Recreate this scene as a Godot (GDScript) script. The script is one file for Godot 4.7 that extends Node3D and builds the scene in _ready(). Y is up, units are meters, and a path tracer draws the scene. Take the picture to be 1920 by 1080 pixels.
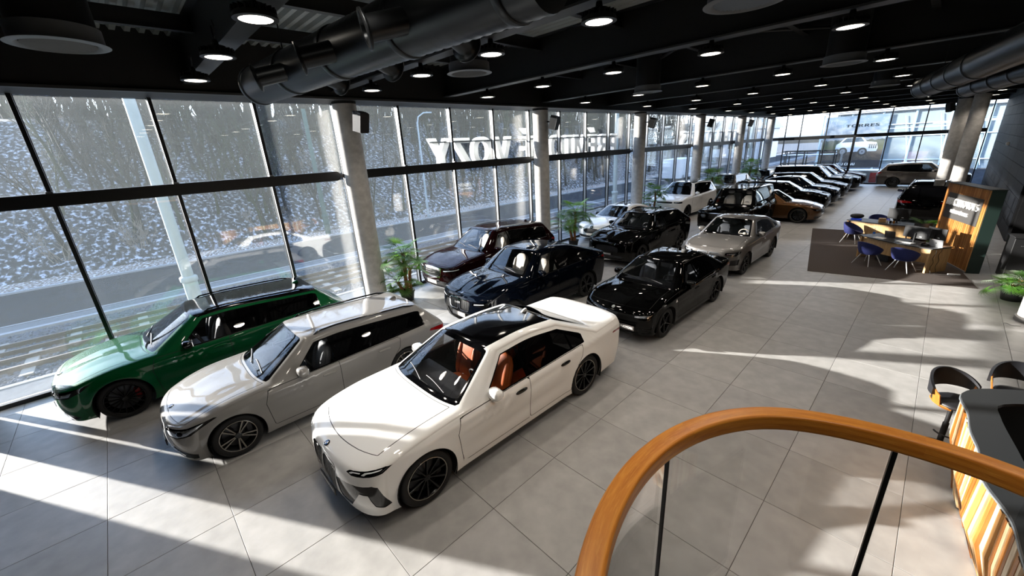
extends Node3D
# A car showroom seen from its mezzanine: x runs from the window wall into the room, -z along that wall, y up, metres.

const CAM := Vector3(11.667, 4.2, 0.0)
const SUN_EL := 13.6
const SUN_AZ := 30.5
var rng := RandomNumberGenerator.new()
var mats := {}

func _ready() -> void:
	rng.seed = 7
	var cam := Camera3D.new()
	cam.name = "camera"
	cam.fov = rad_to_deg(2.0 * atan(540.0 / 750.1))
	cam.near = 0.05
	cam.far = 600.0
	var yaw := -0.81625
	var pitch := 0.33541
	var roll := -0.05587
	var f := Vector3(sin(yaw) * cos(pitch), -sin(pitch), -cos(yaw) * cos(pitch))
	var r := Vector3(cos(yaw), 0, sin(yaw))
	var u := r.cross(f)
	cam.transform = Transform3D(Basis(cos(roll) * r + sin(roll) * u, -sin(roll) * r + cos(roll) * u, -f), CAM)
	add_child(cam)
	cam.current = true
	var env := Environment.new()
	env.tonemap_mode = Environment.TONE_MAPPER_LINEAR
	env.tonemap_exposure = 1.0
	env.background_mode = Environment.BG_SKY
	var sky := Sky.new()
	var sm := ProceduralSkyMaterial.new()
	sm.sky_top_color = Color(0.46, 0.57, 0.72)
	sm.sky_horizon_color = Color(0.84, 0.88, 0.92)
	sm.sky_curve = 0.22
	sm.ground_bottom_color = Color(0.30, 0.30, 0.30)
	sm.ground_horizon_color = Color(0.62, 0.66, 0.70)
	sm.sky_energy_multiplier = 2.5
	sm.ground_energy_multiplier = 0.9
	sm.sun_angle_max = 40.0
	sky.sky_material = sm
	env.sky = sky
	env.sdfgi_enabled = true
	env.ssao_enabled = true
	env.ssil_enabled = true
	var we := WorldEnvironment.new()
	we.name = "world"
	we.environment = env
	add_child(we)
	var sun := DirectionalLight3D.new()
	sun.name = "sun"
	sun.light_energy = 9.2
	sun.light_color = Color(1.0, 0.985, 0.96)
	sun.light_angular_distance = 0.6
	sun.shadow_enabled = true
	add_child(sun)
	var el := deg_to_rad(SUN_EL)
	var az := deg_to_rad(SUN_AZ)
	sun.look_at_from_position(Vector3(0, 30, 0), Vector3(0, 30, 0) + Vector3(cos(az) * cos(el), -sin(el), -sin(az) * cos(el)))
	make_materials()
	build_shell()
	build_ceiling()
	build_outdoors()
	build_cars()
	build_palms()
	build_reception()
	build_counter()
	build_railing()

# ---------------------------------------------------------------- nodes
func tag(o: Node, label := "", category := "", group := "", kind := "") -> Node:
	if label: o.set_meta("label", label)
	if category: o.set_meta("category", category)
	if group: o.set_meta("group", group)
	if kind: o.set_meta("kind", kind)
	return o

func num(called: String) -> String:
	if not has_node(NodePath(called)): return called
	var k := 1
	while has_node(NodePath("%s_%03d" % [called, k])): k += 1
	return "%s_%03d" % [called, k]

func thing(called: String, label: String, category: String, at := Vector3.ZERO, yaw := 0.0, group := "") -> Node3D:
	var o := Node3D.new()
	o.name = num(called)
	o.position = at
	o.rotation.y = yaw
	tag(o, label, category, group)
	add_child(o, true)
	return o

func frame(called: String) -> Node3D:
	var o := Node3D.new()
	o.name = num(called)
	tag(o, "", "", "", "structure")
	add_child(o, true)
	return o

func part(parent: Node, called: String, mesh: Mesh, m: Material, at := Transform3D.IDENTITY, label := "") -> MeshInstance3D:
	var o := MeshInstance3D.new()
	o.name = num(called) if parent == self else called
	if parent != self and parent.has_node(NodePath(called)):
		var k: int = parent.get_meta("n_" + called, 0) + 1
		parent.set_meta("n_" + called, k)
		o.name = "%s_%03d" % [called, k]
	o.mesh = mesh
	o.material_override = m
	o.transform = at
	if label: o.set_meta("label", label)
	parent.add_child(o, true)
	return o

func group_node(parent: Node, called: String, at := Transform3D.IDENTITY) -> Node3D:
	var o := Node3D.new()
	o.name = called
	if parent.has_node(NodePath(called)):
		var k: int = parent.get_meta("n_" + called, 0) + 1
		parent.set_meta("n_" + called, k)
		o.name = "%s_%03d" % [called, k]
	o.transform = at
	parent.add_child(o, true)
	return o

func T(x: float, y: float, z: float) -> Transform3D:
	return Transform3D(Basis.IDENTITY, Vector3(x, y, z))

# ---------------------------------------------------------------- meshes
class MB:
	var v := PackedVector3Array()
	var n := PackedVector3Array()
	var t := PackedVector2Array()
	var i := PackedInt32Array()
	var xf := Transform3D.IDENTITY

	func vert(p: Vector3, nn: Vector3, uv := Vector2.ZERO) -> int:
		v.push_back(xf * p)
		n.push_back((xf.basis * nn).normalized())
		t.push_back(uv)
		return v.size() - 1

	func tri(a: int, b: int, c: int) -> void:
		var cr := (v[b] - v[a]).cross(v[c] - v[a])
		if cr.dot(n[a] + n[b] + n[c]) > 0.0:
			i.push_back(a); i.push_back(c); i.push_back(b)
		else:
			i.push_back(a); i.push_back(b); i.push_back(c)

	func quad(a: int, b: int, c: int, d: int) -> void:
		tri(a, b, c)
		tri(a, c, d)

	func flat(p: Array) -> void:   # a flat polygon fan, its own normal
		var nn: Vector3 = -((p[1] - p[0]) as Vector3).cross(p[2] - p[0]).normalized()
		var k := []
		for q in p: k.push_back(vert(q, nn))
		for j in range(1, p.size() - 1): tri(k[0], k[j], k[j + 1])

	func box(c: Vector3, s: Vector3, b := 0.0) -> MB:
		var h := s * 0.5
		b = minf(b, minf(h.x, minf(h.y, h.z)) * 0.9)
		var id := {}
		for sx in [-1, 1]:
			for sy in [-1, 1]:
				for sz in [-1, 1]:
					var p := Vector3(sx * h.x, sy * h.y, sz * h.z)
					id[[sx, sy, sz, 0]] = vert(c + p - Vector3(0, sy * b, sz * b), Vector3(sx, 0, 0), Vector2(p.z, p.y))
					id[[sx, sy, sz, 1]] = vert(c + p - Vector3(sx * b, 0, sz * b), Vector3(0, sy, 0), Vector2(p.x, p.z))
					id[[sx, sy, sz, 2]] = vert(c + p - Vector3(sx * b, sy * b, 0), Vector3(0, 0, sz), Vector2(p.x, p.y))
		for s0 in [-1, 1]:
			quad(id[[s0, -1, -1, 0]], id[[s0, 1, -1, 0]], id[[s0, 1, 1, 0]], id[[s0, -1, 1, 0]])
			quad(id[[-1, s0, -1, 1]], id[[1, s0, -1, 1]], id[[1, s0, 1, 1]], id[[-1, s0, 1, 1]])
			quad(id[[-1, -1, s0, 2]], id[[1, -1, s0, 2]], id[[1, 1, s0, 2]], id[[-1, 1, s0, 2]])
			if b > 0.0:
				for s1 in [-1, 1]:
					quad(id[[s0, s1, -1, 0]], id[[s0, s1, 1, 0]], id[[s0, s1, 1, 1]], id[[s0, s1, -1, 1]])
					quad(id[[s0, -1, s1, 0]], id[[s0, 1, s1, 0]], id[[s0, 1, s1, 2]], id[[s0, -1, s1, 2]])
					quad(id[[-1, s0, s1, 1]], id[[1, s0, s1, 1]], id[[1, s0, s1, 2]], id[[-1, s0, s1, 2]])
					for s2 in [-1, 1]:
						tri(id[[s0, s1, s2, 0]], id[[s0, s1, s2, 1]], id[[s0, s1, s2, 2]])
		return self

	func tube(path: Array, r, sides := 8, cap := true) -> MB:   # r: number or array of numbers
		var last := []
		var up := Vector3.UP
		for k in path.size():
			var d: Vector3 = (path[mini(k + 1, path.size() - 1)] - path[maxi(k - 1, 0)]).normalized()
			if absf(d.dot(up)) > 0.95: up = Vector3.RIGHT if absf(d.x) < 0.9 else Vector3.BACK
			var a := d.cross(up).normalized()
			up = a.cross(d).normalized()
			var rr: float = r[k] if r is Array else r
			var ring := []
			for s in sides:
				var w := TAU * s / sides
				var o := a * cos(w) + up * sin(w)
				ring.push_back(vert(path[k] + o * rr, o, Vector2(float(s) / sides, k)))
			if last:
				for s in sides: quad(last[s], last[(s + 1) % sides], ring[(s + 1) % sides], ring[s])
			if cap and (k == 0 or k == path.size() - 1):
				var nn := -d if k == 0 else d
				var c := vert(path[k], nn)
				var e := []
				for s in sides: e.push_back(vert(v[ring[s]] if xf == Transform3D.IDENTITY else xf.affine_inverse() * v[ring[s]], nn))
				for s in sides: tri(c, e[s], e[(s + 1) % sides])
			last = ring
		return self

	func lathe(pr: Array, seg := 24, a0 := 0.0, a1 := TAU) -> MB:   # profile of Vector2(radius, height) round y; doubled points make a sharp edge
		var rings := []
		for k in pr.size():
			var p: Vector2 = pr[k]
			var q: Vector2 = pr[k - 1] if k > 0 else p
			var w: Vector2 = pr[k + 1] if k < pr.size() - 1 else p
			if k > 0 and q.distance_to(p) < 1e-5: q = p
			if k < pr.size() - 1 and w.distance_to(p) < 1e-5: w = p
			var d := (w - q).normalized()
			var nn := Vector2(d.y, -d.x)
			var ring := []
			for s in seg + 1:
				var g := a0 + (a1 - a0) * s / seg
				ring.push_back(vert(Vector3(p.x * cos(g), p.y, p.x * sin(g)), Vector3(nn.x * cos(g), nn.y, nn.x * sin(g)), Vector2(float(s) / seg, p.y)))
			rings.push_back(ring)
		for k in pr.size() - 1:
			if (pr[k] as Vector2).distance_to(pr[k + 1]) < 1e-5: continue
			for s in seg: quad(rings[k][s], rings[k][s + 1], rings[k + 1][s + 1], rings[k + 1][s])
		return self

	func prism(poly: Array, d0: float, d1: float) -> MB:   # polygon in x,y pushed from z = d0 to z = d1
		var pts := PackedVector2Array(poly)
		var ix := Geometry2D.triangulate_polygon(pts)
		for z in [d0, d1]:
			var nn := Vector3(0, 0, signf(z - (d0 + d1) * 0.5))
			var k := []
			for p in pts: k.push_back(vert(Vector3(p.x, p.y, z), nn, p))
			for j in range(0, ix.size(), 3): tri(k[ix[j]], k[ix[j + 1]], k[ix[j + 2]])
		var cw := 1.0 if Geometry2D.is_polygon_clockwise(pts) else -1.0
		for j in pts.size():
			var p := pts[j]
			var q := pts[(j + 1) % pts.size()]
			var e := (q - p).normalized()
			var nn := Vector3(-e.y, e.x, 0) * cw
			quad(vert(Vector3(p.x, p.y, d0), nn, p), vert(Vector3(q.x, q.y, d0), nn, q), vert(Vector3(q.x, q.y, d1), nn, q), vert(Vector3(p.x, p.y, d1), nn, p))
		return self

	func blob(c: Vector3, s: Vector3, e := 2.5, nu := 14, nv := 10) -> MB:   # a superellipsoid
		var rows := []
		for a in nv + 1:
			var th := PI * a / nv - PI / 2
			var row := []
			for b in nu:
				var ph := TAU * b / nu
				var d := Vector3(cos(th) * cos(ph), sin(th), cos(th) * sin(ph))
				var k := pow(pow(absf(d.x), e) + pow(absf(d.y), e) + pow(absf(d.z), e), -1.0 / e)
				var p := d * k
				var nn := Vector3(signf(p.x) * pow(absf(p.x), e - 1) / s.x, signf(p.y) * pow(absf(p.y), e - 1) / s.y, signf(p.z) * pow(absf(p.z), e - 1) / s.z)
				row.push_back(vert(c + p * s, nn))
			rows.push_back(row)
		for a in nv:
			for b in nu: quad(rows[a][b], rows[a][(b + 1) % nu], rows[a + 1][(b + 1) % nu], rows[a + 1][b])
		return self

	func grid(nu: int, nv: int, fn: Callable, two := 0.0) -> MB:   # fn(u, v) -> Vector3; two > 0 gives it a second face that far behind and an edge
		var g := []
		for a in nu + 1:
			var col := []
			for b in nv + 1: col.push_back(fn.call(float(a) / nu, float(b) / nv))
			g.push_back(col)
		var sides := [0.0, 1.0] if two > 0.0 else [0.0]
		var ids := []
		for s in sides:
			var id := []
			for a in nu + 1:
				var col := []
				for b in nv + 1:
					var du: Vector3 = g[mini(a + 1, nu)][b] - g[maxi(a - 1, 0)][b]
					var dv: Vector3 = g[a][mini(b + 1, nv)] - g[a][maxi(b - 1, 0)]
					var nn := du.cross(dv).normalized()
					col.push_back(vert(g[a][b] - nn * two * s, nn if s == 0.0 else -nn, Vector2(float(a) / nu, float(b) / nv)))
				id.push_back(col)
			for a in nu:
				for b in nv: quad(id[a][b], id[a + 1][b], id[a + 1][b + 1], id[a][b + 1])
			ids.push_back(id)
		if two > 0.0:
			var A: Array = ids[0]
			var B: Array = ids[1]
			for a in nu:
				for b in [0, nv]: rim(A[a][b], A[a + 1][b], B[a + 1][b], B[a][b], g[a][1 if b == 0 else nv - 1])
			for b in nv:
				for a in [0, nu]: rim(A[a][b], A[a][b + 1], B[a][b + 1], B[a][b], g[1 if a == 0 else nu - 1][b])
		return self

	func rim(a: int, b: int, c: int, d: int, inner: Vector3) -> void:
		var nn := (v[b] - v[a]).cross(v[d] - v[a]).normalized()
		if nn.dot(v[a] - xf * inner) < 0: nn = -nn
		var k := []
		for q in [a, b, c, d]:
			v.push_back(v[q]); n.push_back(nn); t.push_back(Vector2.ZERO)
			k.push_back(v.size() - 1)
		quad(k[0], k[1], k[2], k[3])

	func done() -> ArrayMesh:
		var a := []
		a.resize(Mesh.ARRAY_MAX)
		a[Mesh.ARRAY_VERTEX] = v
		a[Mesh.ARRAY_NORMAL] = n
		a[Mesh.ARRAY_TEX_UV] = t
		a[Mesh.ARRAY_INDEX] = i
		var m := ArrayMesh.new()
		m.add_surface_from_arrays(Mesh.PRIMITIVE_TRIANGLES, a)
		return m

func boxm(s: Vector3, b := 0.004) -> ArrayMesh:
	return MB.new().box(Vector3.ZERO, s, b).done()

# ---------------------------------------------------------------- materials
func mat(called: String, hex: String, rough := 0.5, metal := 0.0, spec := 0.5) -> StandardMaterial3D:
	var m := StandardMaterial3D.new()
	m.resource_name = called
	m.albedo_color = Color(hex)
	m.roughness = rough
	m.metallic = metal
	m.metallic_specular = spec
	mats[called] = m
	return m

func paint(called: String, hex: String, metal := 0.0, rough := 0.4) -> StandardMaterial3D:
	var m := mat(called, hex, rough, metal)
	m.clearcoat_enabled = true
	m.clearcoat = 1.0
	m.clearcoat_roughness = 0.015
	m.metallic_specular = 0.15
	return m

func glass(called: String, hex: String, alpha: float) -> StandardMaterial3D:
	var m := mat(called, hex, 0.0, 0.0)
	m.albedo_color.a = alpha
	m.transparency = BaseMaterial3D.TRANSPARENCY_ALPHA
	m.cull_mode = BaseMaterial3D.CULL_DISABLED
	return m

func glow(called: String, hex: String, e: float) -> StandardMaterial3D:
	var m := mat(called, hex, 0.5)
	m.emission_enabled = true
	m.emission = Color(hex)
	m.emission_energy_multiplier = e
	return m

func noise_tex(freq: float, lo: Color, hi: Color, size := 512, octaves := 4, type := FastNoiseLite.TYPE_SIMPLEX_SMOOTH, sd := 1) -> NoiseTexture2D:
	var fn := FastNoiseLite.new()
	fn.noise_type = type
	fn.frequency = freq
	fn.fractal_octaves = octaves
	fn.seed = sd
	var g := Gradient.new()
	g.set_color(0, lo)
	g.set_color(1, hi)
	var tx := NoiseTexture2D.new()
	tx.width = size
	tx.height = size
	tx.seamless = true
	tx.noise = fn
	tx.color_ramp = g
	return tx

func tri_map(m: StandardMaterial3D, tx: Texture2D, sc: Vector3, world := true) -> StandardMaterial3D:
	m.albedo_texture = tx
	m.uv1_triplanar = true
	m.uv1_world_triplanar = world
	m.uv1_scale = sc
	return m

func make_materials() -> void:
	mat("black", "050506", 0.45)
	mat("black_gloss", "040405", 0.06)
	mat("black_plastic", "0d0d0e", 0.5)
	mat("rubber", "0a0a0b", 0.7)
	mat("liner", "070707", 0.9)
	mat("chrome", "e8e8ea", 0.08, 1.0)
	mat("satin_chrome", "b9bbbd", 0.28, 1.0)
	mat("brushed_steel", "6e7074", 0.4, 1.0)
	mat("brake_disc", "4a4b4d", 0.35, 1.0)
	mat("caliper_red", "8a0d10", 0.35)
	mat("caliper_dark", "2a2b2d", 0.4)
	mat("plate", "2b2522", 0.5)
	mat("plate_pale", "b6b2ac", 0.5)
	mat("letter_white", "f0efec", 0.4)
	mat("badge_blue", "1c62b5", 0.3)
	mat("badge_white", "f4f4f4", 0.3)
	mat("lamp_silver", "c9ced4", 0.12, 0.85)
	mat("lamp_white", "eef2f6", 0.15)
	mat("tail_red", "7c0608", 0.08)
	mat("tail_red_bright", "c4161a", 0.1)
	mat("alloy_silver", "a8a39d", 0.25, 1.0)
	mat("alloy_dark", "0d0d0e", 0.22, 0.3)
	mat("alloy_grey", "4b4c4e", 0.25, 0.9)
	mat("leather_cognac", "b4571f", 0.5)
	mat("leather_cream", "cbc3b6", 0.55)
	mat("leather_black", "15161a", 0.5)
	mat("leather_grey", "54575d", 0.55)
	glass("car_glass_clear", "0b0d0d", 0.22)
	glass("car_glass_tint", "08090a", 0.55)
	glass("car_glass_dark", "040405", 0.985)
	glass("pane", "dfe9e6", 0.035)
	var du := mat("dust", "d8dde0", 1.0, 0.0, 0.0)
	du.transparency = BaseMaterial3D.TRANSPARENCY_ALPHA
	du.vertex_color_use_as_albedo = true
	du.cull_mode = BaseMaterial3D.CULL_DISABLED
	du.backlight_enabled = true
	du.backlight = Color(1, 1, 1)
	glass("lens", "e8eef2", 0.12)
	# room
	var tile_tx := noise_tex(0.012, Color(0.88, 0.88, 0.88), Color(1, 1, 1), 1024, 5)
	var hexes := ["b0aeab", "acaaa7", "b4b2af", "aeacaa", "a9a7a4"]
	for k in 5:
		var m := tri_map(mat("tile_%d" % k, hexes[k], 0.42), tile_tx, Vector3(0.23, 0.23, 0.23))
		m.uv1_offset = Vector3(0.17 * k, 0.0, 0.31 * k)
	mat("joint", "4a4744", 0.8)
	tri_map(mat("concrete", "d2cec8", 0.75), noise_tex(0.02, Color(0.82, 0.82, 0.82), Color(1, 1, 1), 512, 5), Vector3(0.4, 0.4, 0.4))
	mat("column_ring", "6d6a66", 0.7)
	mat("aluminium", "a3a5a6", 0.42, 0.85)
	mat("frame_black", "08090a", 0.45)
	mat("soffit", "050505", 0.6)
	mat("ceiling_steel", "0b0b0c", 0.5)
	mat("beam_flange", "2b2c2d", 0.55)
	mat("deck_metal", "8f9391", 0.55, 0.2)
	mat("duct", "2b2e31", 0.35, 0.8)
	mat("grille_grey", "5a5d60", 0.5)
	glow("lamp_glow", "fff4e2", 6.0)
	mat("dark_panel", "07090d", 0.6, 0.0, 0.25)
	mat("dark_wall", "070708", 0.7, 0.0, 0.25)
	mat("white_wall", "b9b7b3", 0.7)

# ---------------------------------------------------------------- cars
# A car is one skin: a top sheet (bumper, bonnet, screen, roof, tail) given by a centre line C and an edge line E in side view, and two flanks
# x = W(l, y) between the edge lines. Panels, panes, lamps and grilles are then cut out of that skin along their outlines.
class Piece:
	var v := PackedVector3Array()
	var n := PackedVector3Array()
	var t := PackedVector2Array()
	var i := PackedInt32Array()

	func add(o: Piece) -> void:
		var b := v.size()
		v.append_array(o.v); n.append_array(o.n); t.append_array(o.t)
		for k in o.i: i.push_back(k + b)

	func pick(keep: PackedByteArray, want: int) -> Piece:
		var p := Piece.new()
		var m := PackedInt32Array()
		m.resize(v.size())
		m.fill(-1)
		for q in range(0, i.size(), 3):
			if keep[q / 3] != want: continue
			for j in 3:
				var a := i[q + j]
				if m[a] < 0:
					m[a] = p.v.size()
					p.v.push_back(v[a]); p.n.push_back(n[a]); p.t.push_back(t[a])
				p.i.push_back(m[a])
		return p

	func finer() -> Piece:
		var p := Piece.new()
		p.v = v.duplicate(); p.n = n.duplicate(); p.t = t.duplicate()
		var e := {}
		for q in range(0, i.size(), 3):
			var m := [0, 0, 0]
			for j in 3:
				var a := i[q + j]
				var b := i[q + (j + 1) % 3]
				var key := mini(a, b) * 1000003 + maxi(a, b)
				if not e.has(key):
					e[key] = p.v.size()
					p.v.push_back((v[a] + v[b]) * 0.5); p.n.push_back((n[a] + n[b]).normalized()); p.t.push_back((t[a] + t[b]) * 0.5)
				m[j] = e[key]
			p.i.append_array(PackedInt32Array([i[q], m[0], m[2], m[0], i[q + 1], m[1], m[2], m[1], i[q + 2], m[0], m[1], m[2]]))
		return p

	func split(f: PackedFloat32Array) -> Array:   # [where f < 0, the rest]
		var out := [Piece.new(), Piece.new()]
		var maps := [PackedInt32Array(), PackedInt32Array()]
		for s in 2:
			maps[s].resize(v.size())
			maps[s].fill(-1)
		var cuts := [{}, {}]
		for q in range(0, i.size(), 3):
			var k := [i[q], i[q + 1], i[q + 2]]
			var inside := int(f[k[0]] < 0) + int(f[k[1]] < 0) + int(f[k[2]] < 0)
			if inside == 3 or inside == 0:
				var s := 0 if inside == 3 else 1
				for a in k: out[s].i.push_back(take(out[s], maps[s], a))
				continue
			var lone := 0
			for j in 3:
				if (f[k[j]] < 0) == (inside == 1): lone = j
			var a: int = k[lone]
			var b: int = k[(lone + 1) % 3]
			var c: int = k[(lone + 2) % 3]
			var s := 0 if f[a] < 0 else 1
			var o := 1 - s
			var ls := [cut(out[s], cuts[s], a, b, f), cut(out[s], cuts[s], a, c, f)]
			var os := [cut(out[o], cuts[o], a, b, f), cut(out[o], cuts[o], a, c, f)]
			out[s].i.append_array(PackedInt32Array([take(out[s], maps[s], a), ls[0], ls[1]]))
			var ib := take(out[o], maps[o], b)
			var ic := take(out[o], maps[o], c)
			out[o].i.append_array(PackedInt32Array([os[0], ib, ic, os[0], ic, os[1]]))
		return out

	func take(p: Piece, m: PackedInt32Array, a: int) -> int:
		if m[a] < 0:
			m[a] = p.v.size()
			p.v.push_back(v[a]); p.n.push_back(n[a]); p.t.push_back(t[a])
		return m[a]

	func cut(p: Piece, e: Dictionary, a: int, b: int, f: PackedFloat32Array) -> int:
		var key := mini(a, b) * 1000003 + maxi(a, b)
		if not e.has(key):
			var w := clampf(f[a] / (f[a] - f[b]), 0.0, 1.0)
			e[key] = p.v.size()
			p.v.push_back(v[a].lerp(v[b], w)); p.n.push_back(n[a].lerp(n[b], w).normalized()); p.t.push_back(t[a].lerp(t[b], w))
		return e[key]

	func moved(d: float) -> Piece:
		var p := Piece.new()
		p.n = n; p.t = t; p.i = i
		p.v = v.duplicate()
		for k in v.size(): p.v[k] = v[k] + n[k] * d
		return p

	func mesh() -> ArrayMesh:
		var a := []
		a.resize(Mesh.ARRAY_MAX)
		a[Mesh.ARRAY_VERTEX] = v
		a[Mesh.ARRAY_NORMAL] = n
		a[Mesh.ARRAY_TEX_UV] = t
		var ix := PackedInt32Array()
		for q in range(0, i.size(), 3):
			var x := i[q]
			var y := i[q + 1]
			var z := i[q + 2]
			ix.push_back(x)
			if (v[y] - v[x]).cross(v[z] - v[x]).dot(n[x] + n[y] + n[z]) > 0:
				ix.push_back(z); ix.push_back(y)
			else:
				ix.push_back(y); ix.push_back(z)
		a[Mesh.ARRAY_INDEX] = ix
		var m := ArrayMesh.new()
		m.add_surface_from_arrays(Mesh.PRIMITIVE_TRIANGLES, a)
		return m

static func poly_sd(p: Vector2, g: PackedVector2Array) -> float:
	var d := INF
	var inside := false
	var j := g.size() - 1
	for k in g.size():
		var a := g[k]
		var e := g[j] - a
		var w := p - a
		var b := w - e * clampf(w.dot(e) / e.dot(e), 0.0, 1.0)
		d = minf(d, b.length_squared())
		if (a.y > p.y) != (g[j].y > p.y) and p.x < (g[j].x - a.x) * (p.y - a.y) / (g[j].y - a.y) + a.x: inside = not inside
		j = k
	return -sqrt(d) if inside else sqrt(d)

class CarSkin:
	var S := {}
	var pool := {}
	var N := 0.0
	var TL := 0.0
	var K := []
	var cnt := []

	func belt(l: float) -> float:
		return S.belt - S.belt_slope * l

	func W(l: float, y: float) -> float:
		var w: float = S.w
		var hb: float = S.wb * 0.5
		var tf := clampf((l - (hb - 0.25)) / (N - hb + 0.25), 0.0, 1.0)
		var tr := clampf((-l - (hb - 0.35)) / (-TL - hb + 0.35), 0.0, 1.0)
		w *= 1.0 - S.kf * pow(tf, 2.0) - S.kr * pow(tr, 2.0)
		var bl := belt(l)
		var lo := clampf((0.62 * bl - y) / (0.62 * bl - S.sill), 0.0, 1.2)
		w -= 0.045 * lo * lo
		var mid := exp(-pow((l + 0.02) / (hb * 0.72), 6.0))
		w -= 0.022 * mid * exp(-pow((y - 0.50 * bl) / 0.11, 2.0))
		w += 0.010 * mid * exp(-pow((y - 0.79 * bl - 0.02 * l) / 0.035, 2.0))
		var u := y - bl
		if u > -0.08:
			w -= S.shoulder * smoothstep(-0.08, 0.03, u)
			if u > 0.0: w -= S.tumble * u + 0.12 * u * u
		for s in [-1.0, 1.0]:
			var r := Vector2(l - s * hb, y - S.wr).length()
			if y > S.wr * 0.3: w += S.flare * exp(-pow((r - S.arch) / 0.09, 2.0)) * (1.0 - smoothstep(bl - 0.12, bl, y))
		return w

	func at(arr: int, t: float) -> Vector2:
		var k := clampi(int(t), 0, K.size() - 2)
		var x := t - k
		var p0: Vector2 = K[k][arr]
		var p1: Vector2 = K[k + 1][arr]
		var d := p0.distance_to(p1)
		var m0 := p1 - p0
		var m1 := p1 - p0
		if k > 0 and not K[k][4] & (1 << arr): m0 = (p1 - (K[k - 1][arr] as Vector2)) * (d / (d + p0.distance_to(K[k - 1][arr])))
		if k + 2 < K.size() and not K[k + 1][4] & (1 << arr): m1 = ((K[k + 2][arr] as Vector2) - p0) * (d / (d + p1.distance_to(K[k + 2][arr])))
		var x2 := x * x
		var x3 := x2 * x
		return p0 * (2 * x3 - 3 * x2 + 1) + m0 * (x3 - 2 * x2 + x) + p1 * (3 * x2 - 2 * x3) + m1 * (x3 - x2)

	func build(q: float) -> void:
		var hb: float = S.wb * 0.5
		N = hb + S.fo
		TL = -(hb + S.ro)
		# key: C, E, n, -, corner bits (1 = C, 2 = E)
		K = []
		for k in S.keys: K.push_back([Vector2(k[0], k[1]), Vector2(k[2], k[3]), k[4], 0, k[5]])
		var base := [5, 5, 4, 9, 11, 13, 8, 10, 12, 6, 6, 5]
		cnt = []
		for b in base: cnt.push_back(maxi(2, roundi(b * q)))
		cnt[11] = cnt[0]
		cnt[10] = cnt[1] + cnt[2]
		var ts := []
		for k in 12:
			for j in cnt[k]: ts.push_back(k + float(j) / cnt[k])
		ts.push_back(12.0)
		var ns := roundi(15 * q)
		var P := Piece.new()
		var nc := 2 * ns + 1
		for t in ts:
			var c := at(0, t)
			var e := at(1, t)
			var k := clampi(int(t), 0, 11)
			var ex: float = lerpf(K[k][2], K[k + 1][2], t - k)
			var we := W(e.x, e.y)
			for j in range(-ns, ns + 1):
				var a := absf(j) / ns
				var g := pow(a, 1.5) / (pow(a, 1.5) + pow(1.0 - a, 1.5))
				var z := pow(sin(g * PI / 2), 2.0 / ex)
				var d := 1.0 - pow(maxf(cos(g * PI / 2), 0.0), 2.0 / ex)
				if a == 1.0:
					z = 1.0
					d = 1.0
				var p := c.lerp(e, d)
				var x := we * z
				if t > 2.9 and t < 5.0 and S.ridge > 0:
					var f := sin(PI * clampf((t - 2.9) / 2.1, 0.0, 1.0))
					var xr: float = lerpf(S.ridge_x[0], S.ridge_x[1], (t - 2.9) / 2.1)
					p.y += S.ridge * f * (smoothstep(xr + 0.05, xr - 0.05, x) - 0.5 * smoothstep(0.3, 0.0, x))
				P.v.push_back(Vector3(x * signf(j), p.y, p.x))
				P.t.push_back(Vector2(t, z * signf(j)))
		var nr := ts.size()
		for r in nr:
			for j in nc:
				var du := P.v[mini(r + 1, nr - 1) * nc + j] - P.v[maxi(r - 1, 0) * nc + j]
				var dv := P.v[r * nc + mini(j + 1, nc - 1)] - P.v[r * nc + maxi(j - 1, 0)]
				P.n.push_back(dv.cross(du).normalized() * 1.0)
		# sharp keys keep their own normals through the finer rows; point all outwards
		for k in P.n.size():
			var o := P.v[k] - Vector3(0, 0.45, clampf(P.v[k].z, -hb, hb))
			if P.n[k].dot(o) < 0: P.n[k] = -P.n[k]
		for r in nr - 1:
			for j in nc - 1:
				var a := r * nc + j
				P.i.append_array(PackedInt32Array([a, a + 1, a + nc, a + 1, a + nc + 1, a + nc]))
		# flanks
		var top := []
		var left := []
		var right := []
		for t in ts:
			if t <= 3.0: left.push_back(at(1, t))
			if t >= 3.0 and t <= 10.0: top.push_back(at(1, t))
			if t >= 10.0: right.push_front(at(1, t))
		var nu := top.size() - 1
		var nv := left.size() - 1
		for sg in [-1.0, 1.0]:
			var b0 := P.v.size()
			for a in nu + 1:
				var u := float(a) / nu
				# keep columns spread along the sill as the top points are
				var ub := clampf((top[a].x - top[0].x) / (top[nu].x - top[0].x), 0.0, 1.0)
				for b in nv + 1:
					var w := float(b) / nv
					var bot: Vector2 = (left[0] as Vector2).lerp(right[0], ub)
					var p: Vector2 = bot.lerp(top[a], w)
					var lf: Vector2 = left[b] - (left[0] as Vector2).lerp(left[nv], w)
					var rt: Vector2 = right[b] - (right[0] as Vector2).lerp(right[nv], w)
					p += lf * (1.0 - ub) + rt * ub
					if a == 0: p = left[b]
					if a == nu: p = right[b]
					if b == nv: p = top[a]
					var x := W(p.x, p.y)
					var e := 0.012
					var nn := Vector3(1.0, -(W(p.x, p.y + e) - W(p.x, p.y - e)) / (2 * e), -(W(p.x + e, p.y) - W(p.x - e, p.y)) / (2 * e)).normalized()
					P.v.push_back(Vector3(x * sg, p.y, p.x))
					P.n.push_back(Vector3(nn.x * sg, nn.y, nn.z))
					P.t.push_back(Vector2(-1.0, sg))
			for a in nu:
				for b in nv:
					var k := b0 + a * (nv + 1) + b
					P.i.append_array(PackedInt32Array([k, k + 1, k + nv + 1, k + 1, k + nv + 2, k + nv + 1]))
		pool = {"body": P}

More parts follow.
